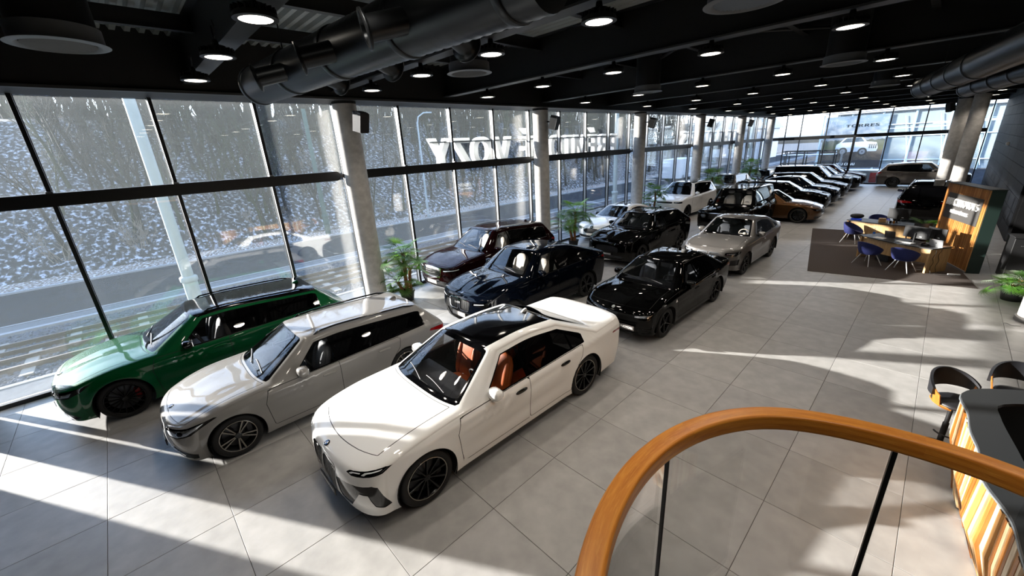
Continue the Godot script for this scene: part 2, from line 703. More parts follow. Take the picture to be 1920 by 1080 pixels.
	# move what lies inside fn < 0 (within the box) from src to dst
	func carve(src: String, dst: String, box: AABB, fn: Callable, finer := 0, shift := 0.0) -> void:
		if not pool.has(src): return
		var p: Piece = pool[src]
		var keep := PackedByteArray()
		keep.resize(p.i.size() / 3)
		var any := false
		for q in range(0, p.i.size(), 3):
			var a := p.v[p.i[q]]
			var b := p.v[p.i[q + 1]]
			var c := p.v[p.i[q + 2]]
			var lo := a.min(b).min(c)
			var hi := a.max(b).max(c)
			if hi.x >= box.position.x and hi.y >= box.position.y and hi.z >= box.position.z and lo.x <= box.end.x and lo.y <= box.end.y and lo.z <= box.end.z:
				keep[q / 3] = 1
				any = true
		if not any: return
		var rest := p.pick(keep, 0)
		var near := p.pick(keep, 1)
		for k in finer: near = near.finer()
		var f := PackedFloat32Array()
		f.resize(near.v.size())
		for k in near.v.size(): f[k] = fn.call(near.v[k], near.t[k])
		var two := near.split(f)
		rest.add(two[1])
		pool[src] = rest
		if two[0].i.size() == 0 or dst == "": return
		var got: Piece = two[0] if shift == 0.0 else two[0].moved(shift)
		if pool.has(dst): pool[dst].add(got)
		else: pool[dst] = got

func car_keys(S: Dictionary) -> void:
	var hb: float = S.wb * 0.5
	var N: float = hb + S.fo
	var TL: float = -(hb + S.ro)
	var h: float = S.h
	var nb: float = S.nb
	var sill: float = S.sill
	var bl := func(l): return S.belt - S.belt_slope * l
	var rail: float = S.rail
	var ey: float = h - rail - S.belt
	S.tumble = maxf(0.05, (S.w - S.shoulder - S.railw) / ey - 0.12 * ey)
	var fy: float = S.yh
	var lm: float = (N - 0.14 + S.lc) * 0.5
	var ea: float = S.lc - S.sweep
	var ebase: float = S.ld + S.get("ebx", -0.03)
	var etop: float = S.get("tail_nb", 0.24)
	S.keys = [
		[N - 0.07, S.yb, N - nb - 0.03, sill, 2.5, 0],
		[N, S.y1, N - nb + 0.01, S.y1, 2.5, 0],
		[N - S.get("lean", 0.03), fy - S.get("lip", 0.10), N - nb - 0.01, fy - 0.13, S.get("nn", 2.5), 0],
		[N - S.get("lead", 0.13), fy, N - nb - 0.05, fy - 0.035, S.get("nn", 2.6), 1 if S.get("edge", true) else 0],
		[lm, lerpf(fy, S.yc, 0.62) + S.get("crown", 0.025), lm - 0.10, lerpf(fy, bl.call(ea), 0.72) - 0.005, 3.0, 0],
		[S.lc, S.yc, ea, bl.call(ea) + 0.02, 3.0, 3],
		[S.lr, h - 0.022, S.lr - 0.13, h - rail - 0.012, 3.4, S.get("rc", 3)],
		[S.lp, h, S.lp, h - rail + 0.01, 3.6, 0],
		[S.lrr, S.yrr, S.lrr + S.get("esx", 0.02), S.yrr - rail, 3.4, S.get("rrc", 3)],
		[S.ld, S.yd, ebase, maxf(bl.call(ebase) + 0.02, S.get("eby", 0.0)), 3.0, 3],
		[S.le, S.ye, S.le + S.get("enb", 0.16), S.ye - 0.05, 2.7, 3],
		[TL, S.get("ytm", 0.62), TL + etop, S.get("ytm", 0.62), 2.6, 0],
		[TL + 0.08, S.get("ytb", 0.30), TL + etop + 0.05, sill, 2.6, 0]]

const GLOSS := {"panel_gap": "black", "window_trim": "black_gloss", "pillar_trim": "black_gloss", "frit": "black_gloss", "grille": "black", "intake": "black", "arch_trim": "black_plastic",
	"sill_trim": "black_plastic", "grille_frame": "chrome", "grille_bar": "black_gloss", "headlight": "black_gloss", "headlight_lens": "lamp_silver", "light_strip": "lamp_white", "tail_light": "tail_red",
	"splitter": "black_gloss", "roof_glass": "black_gloss", "bumper_trim": "black_gloss", "chrome_trim": "chrome", "diffuser": "black_plastic", "bumper_blade": "satin_chrome", "light_bar": "tail_red_bright", "hood_vent": "black", "side_vent": "black_gloss"}
const SIDED := ["headlight", "headlight_lens", "light_strip", "tail_light", "intake"]

func make_car(S: Dictionary) -> Node3D:
	var D := {"w": 0.95, "h": 1.46, "wr": 0.35, "sill": 0.19, "yb": 0.21, "y1": 0.46, "yh": 0.74, "nb": 0.36, "belt": 0.93, "belt_slope": 0.03, "rail": 0.085, "railw": 0.60, "shoulder": 0.045, "sweep": 0.30,
		"kf": 0.13, "kr": 0.09, "flare": 0.014, "ridge": 0.008, "ridge_x": [0.30, 0.52], "q": 1.0, "fine": 1, "dlo": [5.22, 8.62], "inset": 0.055, "face": [], "tail": [], "top": [], "side": [], "mats": {}, "seat": "leather_black", "glass": "car_glass_clear",
		"plate": "plate", "spoke": 0, "trim": false, "roof_black": false, "front_glass": "car_glass_tint", "doors": 4}
	for k in D:
		if not S.has(k): S[k] = D[k]
	S.arch = S.get("arch", S.wr + 0.045)
	car_keys(S)
	var C := CarSkin.new()
	C.S = S
	C.build(S.q)
	var hb: float = S.wb * 0.5
	var N: float = C.N
	var TL: float = C.TL
	var fine: int = S.fine
	var big := 9.0
	var wr: float = S.wr
	# wheel openings
	for s in [-1.0, 1.0]:
		var R: float = S.arch
		var bx := AABB(Vector3(-big, 0, s * hb - R - 0.1), Vector3(2 * big, R + wr + 0.2, 2 * R + 0.2))
		var cut := func(p: Vector3, _t): return Vector2(p.z - s * hb, p.y - wr).length() - R
		C.carve("body", "", bx, cut, fine)
		if S.trim:
			C.carve("body", "arch_trim", bx, func(p: Vector3, _t): return Vector2(p.z - s * hb, p.y - wr).length() - R - 0.055, 0)
	if S.trim or S.get("sill_trim", false):
		C.carve("body", "sill_trim", AABB(Vector3(-big, 0, -hb), Vector3(2 * big, S.sill + 0.2, 2 * hb)), func(p: Vector3, _t): return p.y - S.sill - 0.10, 0)
	# windscreen, rear window, roof glass
	var taf: float = S.get("aw", 0.86)
	var boxsd := func(t: Vector2, t0: float, t1: float, a: float, st: float) -> float:
		var d := Vector2(absf(t.x - (t0 + t1) * 0.5) * st - (t1 - t0) * 0.5 * st, (absf(t.y) - a) * 0.8)
		return Vector2(maxf(d.x, 0), maxf(d.y, 0)).length() + minf(maxf(d.x, d.y), 0.0)
	var all := AABB(Vector3(-big, 0.6, -big), Vector3(2 * big, 3, 2 * big))
	var wl: float = 0.9
	C.carve("body", "frit", all, func(_p, t: Vector2): return boxsd.call(t, 5.0 if t.x >= 0 else 50.0, 5.97, taf, wl) if t.x >= 0 else 1.0, 0)
	C.carve("frit", "windshield", all, func(_p, t: Vector2): return boxsd.call(t, 5.09, 5.90, taf - 0.06, wl), 0)
	if not S.get("no_rear_glass", false):
		C.carve("body", "frit", all, func(_p, t: Vector2): return boxsd.call(t, 8.06, S.get("rg1", 8.94), S.get("rw", 0.80), 0.6) if t.x >= 0 else 1.0, 0)
		C.carve("frit", "rear_window", all, func(_p, t: Vector2): return boxsd.call(t, 8.12, S.get("rg1", 8.94) - 0.06, S.get("rw", 0.80) - 0.05, 0.6) if t.x > 7 else 1.0, 0)
	if S.has("roof_glass"):
		var rg: Array = S.roof_glass
		C.carve("body", "roof_glass", all, func(_p, t: Vector2): return boxsd.call(t, rg[0], rg[1], rg[2], 0.8) if t.x >= 0 else 1.0, 0)
	if S.roof_black:
		C.carve("body", "roof", all, func(_p, t: Vector2): return maxf(5.97 - t.x, t.x - 8.06) if t.x >= 0 else 1.0, 0)
	# side windows
	var dlo := PackedVector2Array()
	var t0: float = S.dlo[0]
	var t1: float = S.dlo[1]
	var low := 0.022
	for k in 19:
		var t := lerpf(t0, t1, k / 18.0)
		var tg: Vector2 = (C.at(1, t + 0.03) - C.at(1, t - 0.03)).normalized()
		var p: Vector2 = C.at(1, t) + Vector2(-tg.y, tg.x) * S.inset
		p.y = maxf(p.y, C.belt(p.x) + low)
		if k == 0 or p.distance_to(dlo[dlo.size() - 1]) > 0.02: dlo.push_back(p)
	var l0 := dlo[0].x
	var l1: float = dlo[dlo.size() - 1].x + S.get("dlo_back", 0.0)
	for k in range(0, 7):
		var l := lerpf(l1, l0 + 0.02, k / 6.0)
		var p := Vector2(l, C.belt(l) + low)
		if p.distance_to(dlo[dlo.size() - 1]) > 0.02: dlo.push_back(p)
	var gb := AABB(Vector3(-big, S.belt - 0.25, l1 - 0.1), Vector3(2 * big, 2, l0 - l1 + 0.3))
	var trimw: float = S.get("trimw", 0.016)
	C.carve("body", "window_trim", gb, func(p: Vector3, t: Vector2): return poly_sd(Vector2(p.z, p.y), dlo) - trimw if t.x < 0 else 1.0, fine)
	C.carve("window_trim", "side", gb, func(p: Vector3, t: Vector2): return poly_sd(Vector2(p.z, p.y), dlo) if t.x < 0 else 1.0, 0)
	var lB: float = S.lB
	var pil := [[lB - 0.045, lB + 0.045]]
	if S.has("lC"): pil.push_back([S.lC - 0.03, S.lC + 0.03])
	for pp in pil:
		C.carve("side", "pillar_trim", gb, func(p: Vector3, _t): return maxf(pp[0] + 0.12 * (p.y - S.belt) - p.z, p.z - pp[1] - 0.02 * (p.y - S.belt)), 0)
	for sg in [["left", 0.0], ["right", -big]]:
		C.carve("side", "front_window#" + sg[0], AABB(Vector3(sg[1], 0, lB - 0.02), Vector3(big, 3, 5)), func(_p, _t): return -1.0, 0)
		C.carve("side", "rear_window#" + sg[0], AABB(Vector3(sg[1], 0, -5), Vector3(big, 3, 5 + lB)), func(_p, _t): return -1.0, 0)
	# doors, bonnet
	var lA: float = S.get("lA", hb - wr - 0.16)
	var gapw := 0.0045
	var dy0: float = S.sill + 0.10
	var lR: float = S.get("lR", -hb + S.arch * 0.72)
	var pa := PackedVector2Array([Vector2(lA, dy0), Vector2(lA + 0.05, C.belt(lA) - 0.2), Vector2(lA - 0.02, C.belt(lA)), Vector2(lB + 0.01, C.belt(lB)), Vector2(lB + 0.02, dy0)])
	var pb := PackedVector2Array([Vector2(lB + 0.02, dy0), Vector2(lB + 0.01, C.belt(lB)), Vector2(lR - 0.20, C.belt(lR)), Vector2(lR - 0.16, S.wr * 2.0 + 0.10), Vector2(lR - 0.04, S.wr + S.arch * 0.72 + 0.03), Vector2(lR + 0.10, wr * 1.05), Vector2(lR + 0.14, dy0)])
	var doors := [[pa, "front_door"], [pb, "rear_door"]]
	if S.doors == 2: doors = [[PackedVector2Array([pa[0], pa[1], pa[2], Vector2(lB, C.belt(lB)), Vector2(lB, dy0 + 0.2), Vector2(lB + 0.1, dy0)]), "front_door"]]
	for dd in doors:
		var g: PackedVector2Array = dd[0]
		for sg in [["left", 0.0], ["right", -big]]:
			var zs := [g[0].x, g[0].x]
			for q in g: zs = [minf(zs[0], q.x), maxf(zs[1], q.x)]
			var bx := AABB(Vector3(sg[1], 0, zs[0] - 0.05), Vector3(big, S.belt + 0.12, zs[1] - zs[0] + 0.1))
			var sdf := func(p: Vector3, t: Vector2): return poly_sd(Vector2(p.z, p.y), g) - gapw if t.x < 0 else 1.0
			C.carve("body", dd[1] + "#" + sg[0], bx, sdf, 0)
			C.carve(dd[1] + "#" + sg[0], "keep", bx, func(p: Vector3, _t): return poly_sd(Vector2(p.z, p.y), g) + gapw, 0)
			if C.pool.has(dd[1] + "#" + sg[0]):
				var gp: Piece = C.pool[dd[1] + "#" + sg[0]]
				if C.pool.has("panel_gap"): C.pool.panel_gap.add(gp)
				else: C.pool["panel_gap"] = gp
				C.pool.erase(dd[1] + "#" + sg[0])
			if C.pool.has("keep"):
				C.pool[dd[1] + "#" + sg[0]] = C.pool.keep
				C.pool.erase("keep")
	var hw: float = S.get("hood_a", 0.83)
	var ht: float = S.get("hood_t", 3.12)
	var hood_sd := func(t: Vector2): return boxsd.call(t, ht + S.get("hood_round", 0.12) * t.y * t.y, 4.93, hw, 0.62) if t.x >= 0 else 1.0
	var hbx := AABB(Vector3(-big, 0.4, S.lc - 0.6), Vector3(2 * big, 1.5, 3))
	C.carve("body", "panel_gap", hbx, func(_p, t): return hood_sd.call(t) - gapw, fine)
	C.carve("panel_gap", "hood", hbx, func(_p, t): return hood_sd.call(t) + gapw if t.x >= 0 else 1.0, 0)
	# bumper, lamps, grille: outlines in (round the nose, height)
	for end in [1.0, -1.0]:
		var ops: Array = S.face if end > 0 else S.tail
		var tip := N - 0.03 if end > 0 else -TL - 0.03
		var lim := hb + wr * 0.9
		for op in ops:
			var srcs: Array = op[0]
			var dst: String = op[1]
			var g := PackedVector2Array(op[2])
			var ylo := INF
			var yhi := -INF
			var qlo := INF
			for q in g:
				ylo = minf(ylo, q.y)
				yhi = maxf(yhi, q.y)
				qlo = minf(qlo, q.x)
			var sides := [["", -big, 2 * big]]
			if dst in SIDED and qlo > 0.01: sides = [["#left", 0.0, big], ["#right", -big, big]]
			for sg in sides:
				var bx := AABB(Vector3(sg[1], ylo - 0.03, hb * 0.5 if end > 0 else -20.0), Vector3(sg[2], yhi - ylo + 0.06, 20.0 - hb * 0.5))
				var fn := func(p: Vector3, _t): return poly_sd(Vector2(absf(p.x) + 0.55 * maxf(0.0, tip - p.z * end), p.y), g) - (op[4] if op.size() > 4 else 0.0)
				for src in srcs:
					var s2: String = src + sg[0] if src in SIDED else src
					C.carve(s2, dst + sg[0], bx, fn, 1 if fine > 0 and src in ["body", "hood"] else 0, op[3])
	for b in S.get("bars", []):   # [src, dst, upright?, first, last, pitch, width, shift]
		var x: float = b[3]
		while x <= b[4]:
			var c := x
			C.carve(b[0], b[1], AABB(Vector3(-big, 0, -big), Vector3(2 * big, 3, 2 * big)), func(p: Vector3, _t): return absf((absf(p.x) if b[2] else p.y) - c) - b[6], 0, b[7])
			x += b[5]
	for op in S.side:   # [src, dst, polygon in (l, y), shift]
		var g := PackedVector2Array(op[2])
		for src in op[0]:
			for sg in [["#left", 0.0], ["#right", -big]]:
				C.carve(src + (sg[0] if "door" in src else ""), op[1], AABB(Vector3(sg[1], 0, -9), Vector3(big, 3, 18)), func(p: Vector3, t: Vector2): return poly_sd(Vector2(p.z, p.y), g) if t.x < 0 else 1.0, 0, op[3])
	for op in S.top:   # [src, dst, t0, t1, a0, a1, shift] on the top sheet
		for src in op[0]:
			C.carve(src, op[1], AABB(Vector3(-big, 0, -9), Vector3(2 * big, 3, 18)), func(_p, t: Vector2): return maxf(absf(t.x - (op[2] + op[3]) * 0.5) - (op[3] - op[2]) * 0.5, absf(absf(t.y) - (op[4] + op[5]) * 0.5) - (op[5] - op[4]) * 0.5) if t.x >= 0 else 1.0, 0, op[6])
	C.pool.erase("side")

	var car := thing("car", S.label, "car", Vector3.ZERO, 0.0, S.get("group", ""))
	var pm: Material = mats[S.paint]
	var lining := Piece.new()
	for key in C.pool:
		var pc: Piece = C.pool[key]
		if pc.i.size() == 0: continue
		var nm: String = key.get_slice("#", 0)
		var m := pm
		var label := ""
		if nm == "windshield": m = mats[S.glass]
		elif nm == "front_window": m = mats[S.front_glass]
		elif nm == "rear_window": m = mats[S.get("rear_glass", "car_glass_dark")]
		elif S.mats.has(nm): m = mats[S.mats[nm]]
		elif GLOSS.has(nm): m = mats[GLOSS[nm]]
		elif nm == "roof" : m = mats["black_gloss"]
		if nm in ["body", "hood", "front_door", "rear_door", "roof", "roof_glass"] and fine > 0: lining.add(pc.moved(-0.022))
		if nm in ["grille", "intake", "headlight"]: pc = pc.moved(-0.012)
		if nm == "panel_gap": pc = pc.moved(-0.004)
		part(car, nm, pc.mesh(), m, Transform3D.IDENTITY, label)
	if fine > 0: part(car, "interior_lining", lining.mesh(), mats.liner)
	# underside and wheel wells
	var ub := MB.new()
	ub.box(Vector3(0, S.sill + 0.06, 0), Vector3(1.72 * S.w, 0.10, 2 * hb - 2 * S.arch))
	ub.box(Vector3(0, S.sill + 0.06, 0), Vector3(1.0 * S.w, 0.10, 2 * hb + S.fo + S.ro - 0.9))
	ub.box(Vector3(0, (S.sill + S.belt) * 0.5 - 0.09, hb), Vector3(1.1 * S.w, S.belt - S.sill - 0.42, 0.7))
	part(car, "underbody", ub.done(), mats.liner)
	for s in [-1.0, 1.0]:
		for sx in [-1.0, 1.0]:
			var a0 := asin(clampf((S.sill - wr) / S.arch, -1, 0))
			var w := MB.new()
			var xo := C.W(s * hb, wr + S.arch) - 0.012
			w.xf = Transform3D(Basis(Vector3(0, 0, 1), Vector3(-sx, 0, 0), Vector3(0, 1, 0)), Vector3(sx * xo, wr, s * hb))
			w.lathe([Vector2(S.arch + 0.004, 0), Vector2(S.arch + 0.004, 0.36), Vector2(S.arch + 0.004, 0.36), Vector2(0.02, 0.36)], 28, a0, PI - a0)
			part(car, "wheel_well", w.done(), mats.liner)
			var wx: float = C.W(s * hb, wr) - S.get("tuck", 0.015)
			wheel(car, S, Vector3(sx * wx, wr, s * hb), sx)
	# mirrors, handles
	var lm: float = C.at(1, 5.0).x - S.get("mir", 0.20)
	var ym: float = C.belt(lm) + 0.10
	for sx in [-1.0, 1.0]:
		var mw := C.W(lm, ym) + 0.13
		var b := MB.new()
		b.blob(Vector3(sx * mw, ym, lm), Vector3(0.115, 0.078, 0.085), 2.8, 18, 12)
		var mir := part(car, "wing_mirror", b.done(), mats[S.get("mirror", S.paint)])
		var st := MB.new()
		st.tube([Vector3(sx * (mw - 0.22), ym - 0.09, lm + 0.06), Vector3(sx * (mw - 0.10), ym - 0.055, lm + 0.02), Vector3(sx * mw, ym - 0.05, lm)], 0.022, 8)
		part(mir, "mirror_stalk", st.done(), mats.black_gloss)
		var mg := MB.new().box(Vector3(sx * mw, ym, lm - 0.075), Vector3(0.17, 0.105, 0.025), 0.01)
		part(mir, "mirror_glass", mg.done(), mats.chrome)
		var hs: Array = [lB + 0.20, lB - 0.80 if S.doors == 4 else lB + 0.20]
		if S.has("handles"): hs = S.handles
		for k in S.doors / 2:
			var lh: float = hs[k]
			var yh: float = C.belt(lh) - S.get("handle_drop", 0.13)
			var hx := C.W(lh, yh)
			var bb := MB.new()
			bb.blob(Vector3(sx * (hx + 0.006), yh, lh), Vector3(0.022, S.get("handle_h", 0.020), 0.115), 3.0, 14, 8)
			part(car, "door_handle", bb.done(), mats[S.get("handle", S.paint)])
	# number plate
	if S.plate != "":
		var yp: float = S.get("yplate", 0.42)
		var lp := N
		for k in 60:
			var c := C.at(0, k * 0.05)
			if absf(c.y - yp) < 0.03: lp = c.x
		plate(car, Vector3(S.get("xplate", 0.0), yp, lp + 0.02), S.plate)
	if S.get("badge", "") != "":
		var tb: float = S.get("badge_t", 2.9)
		var c := C.at(0, tb)
		var d := (C.at(0, tb + 0.03) - C.at(0, tb - 0.03)).normalized()
		var nn := Vector3(0, -d.x, d.y).normalized()
		badge(car, S.badge, Vector3(0, c.y, c.x) + nn * 0.004, nn, S.get("badge_r", 0.042))
	if S.get("cabin", true): cabin(car, S, C)
	if S.get("rails", "") != "":
		for sx in [-1.0, 1.0]:
			var path := []
			for k in 13:
				var t := lerpf(6.12, S.get("rail_end", 7.95), k / 12.0)
				var e := C.at(1, t)
				var c := C.at(0, t)
				var lift := 0.035 if k > 0 and k < 12 else -0.01
				path.push_back(Vector3(sx * (C.W(e.x, e.y) - 0.055), lerpf(e.y, c.y, 0.62) + lift, e.x))
			part(car, "roof_rail", MB.new().tube(path, 0.017, 8).done(), mats[S.rails])
	if S.get("fin", true):
		var f := C.at(0, 7.86)
		var pr := MB.new().prism([Vector2(-0.09, -0.02), Vector2(0.09, -0.02), Vector2(0.0, 0.035), Vector2(-0.05, 0.05), Vector2(-0.075, 0.045)], -0.014, 0.014)
		part(car, "aerial_fin", pr.done(), mats[S.paint], Transform3D(Basis(Vector3(0, 0, 1), Vector3.UP, Vector3(-1, 0, 0)), Vector3(0, f.y, f.x)))
	if S.get("wipers", true):
		for sx in [-0.05, 0.62]:
			var pts := []
			for k in 7:
				var t := 5.10 + 0.10 * sin(k / 6.0 * PI * 0.5)
				var a: float = sx - 0.62 * k / 6.0
				var c := C.at(0, t).lerp(C.at(1, t), 0.30 * a * a)
				pts.push_back(Vector3(a * 0.8, c.y + 0.012, c.x + 0.01))
			part(car, "wiper", MB.new().tube(pts, 0.009, 5).done(), mats.black_plastic)
	return car

func wheel(car: Node3D, S: Dictionary, at: Vector3, sx: float) -> void:
	var R: float = S.wr
	var rr: float = R * S.get("rim", 0.735)
	var key := "wheel_%s_%.3f_%.3f_%s" % [S.spoke, R, rr, S.get("alloy", "alloy_dark")]
	var set: Dictionary
	if wheel_sets.has(key): set = wheel_sets[key]
	else:
		var w := 0.24
		var ty := MB.new().lathe([Vector2(rr, -0.015), Vector2(rr + 0.012, 0.0), Vector2(R - 0.035, 0.004), Vector2(R - 0.010, -0.012), Vector2(R, -0.045), Vector2(R, -w + 0.04), Vector2(R - 0.012, -w + 0.01), Vector2(R - 0.04, -w), Vector2(rr, -w + 0.01)], 48)
		var rim := MB.new().lathe([Vector2(rr + 0.004, -0.012), Vector2(rr - 0.004, -0.004), Vector2(rr - 0.016, -0.008), Vector2(rr - 0.022, -0.03), Vector2(rr - 0.035, -0.06), Vector2(rr - 0.04, -w + 0.02)], 48)
		rim.lathe([Vector2(rr - 0.03, -0.17), Vector2(0.03, -0.17)], 32)
		var disc := MB.new().lathe([Vector2(rr * 0.78, -0.125), Vector2(rr * 0.78, -0.11), Vector2(rr * 0.78, -0.11), Vector2(rr * 0.40, -0.11), Vector2(rr * 0.36, -0.085), Vector2(0.0, -0.085)], 32)
		var ns := 10
		var wide := [0.020, 0.030]
		var tw := 0.0
		match S.spoke:
			0: ns = 16; wide = [0.013, 0.018]
			1: ns = 10; wide = [0.019, 0.028]; tw = 0.15
			2: ns = 10; wide = [0.018, 0.024]
			3: ns = 5; wide = [0.034, 0.060]
			4: ns = 10; wide = [0.016, 0.034]
		var sp := MB.new()
		var sf := MB.new()
		spoke_shape(sp, sf, rr, wide)
		set = {"tyre": ty.done(), "rim": rim.done(), "disc": disc.done(), "n": ns, "spoke": sp.done(), "face": sf.done(), "tw": tw,
			"cap": MB.new().lathe([Vector2(0.052, -0.05), Vector2(0.048, -0.024), Vector2(0.036, -0.018), Vector2(0, -0.016)], 20).done(),
			"lip": MB.new().lathe([Vector2(rr - 0.001, -0.009), Vector2(rr - 0.003, -0.002), Vector2(rr - 0.012, -0.005)], 48).done(),
			"caliper": MB.new().box(Vector3(0, -0.10, 0), Vector3(0.09, 0.07, 0.22), 0.02).done()}
		wheel_sets[key] = set
	# local y is the axle, pointing outwards
	var g := group_node(car, "wheel", Transform3D(Basis(Vector3(0, 0, sx), Vector3(sx, 0, 0), Vector3(0, 1, 0)), at))
	part(g, "tyre", set.tyre, mats.rubber)
	part(g, "rim", set.rim, mats[S.get("alloy", "alloy_dark")])
	part(g, "brake_disc", set.disc, mats.brake_disc)
	var face: Material = mats[S.get("alloy_face", "alloy_dark")]
	if S.has("alloy_lip"): part(g, "rim_edge", set.lip, mats[S.alloy_lip])
	part(g, "hub_cap", set.cap, mats[S.get("alloy_cap", "alloy_dark")])
	part(g, "brake_caliper", set.caliper, mats[S.get("caliper", "caliper_dark")], Transform3D(Basis.IDENTITY, Vector3(-rr * 0.66, 0, 0.02) if at.z > 0 else Vector3(rr * 0.66, 0, 0.02)))
	var n: int = set.n
	for k in n:
		var a := TAU * k / n + 0.2
		if set.tw > 0: a = TAU * (k / 2) / (n / 2) + (k % 2 - 0.5) * 2.0 * 0.16 + 0.35
		var b := Basis(Vector3.UP, a)
		var o := part(g, "spoke", set.spoke, mats[S.get("alloy", "alloy_dark")], Transform3D(b, Vector3.ZERO))
		if S.has("alloy_face"):
			o.mesh = set.get("both", null)
			if o.mesh == null:
				var am := ArrayMesh.new()
				am.add_surface_from_arrays(Mesh.PRIMITIVE_TRIANGLES, set.spoke.surface_get_arrays(0))
				am.add_surface_from_arrays(Mesh.PRIMITIVE_TRIANGLES, set.face.surface_get_arrays(0))
				am.surface_set_material(0, mats[S.get("alloy", "alloy_dark")])
				am.surface_set_material(1, face)
				set["both"] = am
				o.mesh = am
			o.material_override = null

var wheel_sets := {}

func spoke_shape(sp: MB, sf: MB, rr: float, wide: Array) -> void:
	var r := [0.035, 0.12, rr * 0.62, rr - 0.012]
	var y := [-0.030, -0.026, -0.018, -0.010]
	var last := []
	for k in 4:
		var w: float = lerpf(wide[0], wide[1], k / 3.0) * 0.5
		var c := Vector3(r[k], y[k], 0)
		var row := [sp.vert(c + Vector3(0, -0.035, -w), Vector3(0, -0.2, -1)), sp.vert(c + Vector3(0, 0, -w), Vector3(0, 0.4, -1)), sp.vert(c + Vector3(0, 0.004, 0), Vector3(0, 1, 0)), sp.vert(c + Vector3(0, 0, w), Vector3(0, 0.4, 1)), sp.vert(c + Vector3(0, -0.035, w), Vector3(0, -0.2, 1))]
		if last:
			for j in 4: sp.quad(last[j], last[j + 1], row[j + 1], row[j])
		last = row
	var lf := []
	for k in 4:
		var w: float = lerpf(wide[0], wide[1], k / 3.0) * 0.36
		var c := Vector3(r[k], y[k] + 0.0065, 0)
		var row := [sf.vert(c + Vector3(0, -0.003, -w), Vector3(0, 1, -0.2)), sf.vert(c + Vector3(0, -0.003, w), Vector3(0, 1, 0.2))]
		if lf: sf.quad(lf[0], lf[1], row[1], row[0])
		lf = row

func text_mesh(s: String, size: float, depth: float, bold := 0.0, font := "Droid Sans") -> TextMesh:
	var f := SystemFont.new()
	f.font_names = PackedStringArray([font])
	if bold > 0: f.font_weight = 700
	var tm := TextMesh.new()
	tm.font = f
	tm.text = s
	tm.font_size = 48
	tm.pixel_size = size / 34.0
	tm.depth = depth
	tm.curve_step = 2.0
	return tm

func plate(car: Node3D, at: Vector3, m: String) -> void:
	var o := part(car, "number_plate", boxm(Vector3(0.50, 0.105, 0.014), 0.004), mats[m], Transform3D(Basis.IDENTITY, at))
	if not texts.has("plate_a"):
		texts["plate_a"] = text_mesh("MACH", 0.048, 0.004, 1.0)
		texts["plate_b"] = text_mesh("MOTORS", 0.048, 0.004)
	part(o, "lettering", texts.plate_a, mats.letter_white, T(-0.13, 0.0, 0.009))
	part(o, "lettering", texts.plate_b, mats.letter_white, T(0.085, 0.0, 0.009))

var texts := {}

func badge(car: Node3D, kind: String, at: Vector3, nn: Vector3, r: float) -> void:
	var x := Vector3.RIGHT
	var b := Basis(x, nn, x.cross(nn).normalized())
	var o := part(car, "emblem", MB.new().lathe([Vector2(r, -0.004), Vector2(r, 0.002), Vector2(r * 0.93, 0.004), Vector2(0, 0.004)], 24).done(), mats["chrome" if kind in ["star", "oval"] else "black_gloss"], Transform3D(b, at))
	if kind == "quarters":
		part(o, "emblem_ring", MB.new().lathe([Vector2(r, 0.002), Vector2(r * 0.97, 0.006), Vector2(r * 0.93, 0.005)], 24).done(), mats.chrome)
		for k in 4:
			var q := MB.new().lathe([Vector2(r * 0.60, 0.0055), Vector2(0.0005, 0.006)], 6, PI / 2 * k, PI / 2 * (k + 1))
			part(o, "emblem_quarter", q.done(), mats["badge_blue" if k % 2 == 0 else "badge_white"])
	elif kind == "star":
		part(o, "emblem_field", MB.new().lathe([Vector2(r * 0.86, 0.0045), Vector2(0, 0.005)], 24).done(), mats.black_gloss)
		for k in 3:
			var a := TAU * k / 3 - PI / 2
			part(o, "emblem_ray", MB.new().tube([Vector3(0, 0.006, 0), Vector3(cos(a) * r * 0.9, 0.006, sin(a) * r * 0.9)], [r * 0.14, r * 0.03], 6).done(), mats.chrome)
	elif kind == "shield":
		part(o, "emblem_field", MB.new().lathe([Vector2(r * 0.8, 0.0045), Vector2(0, 0.006)], 20).done(), mats.satin_chrome)

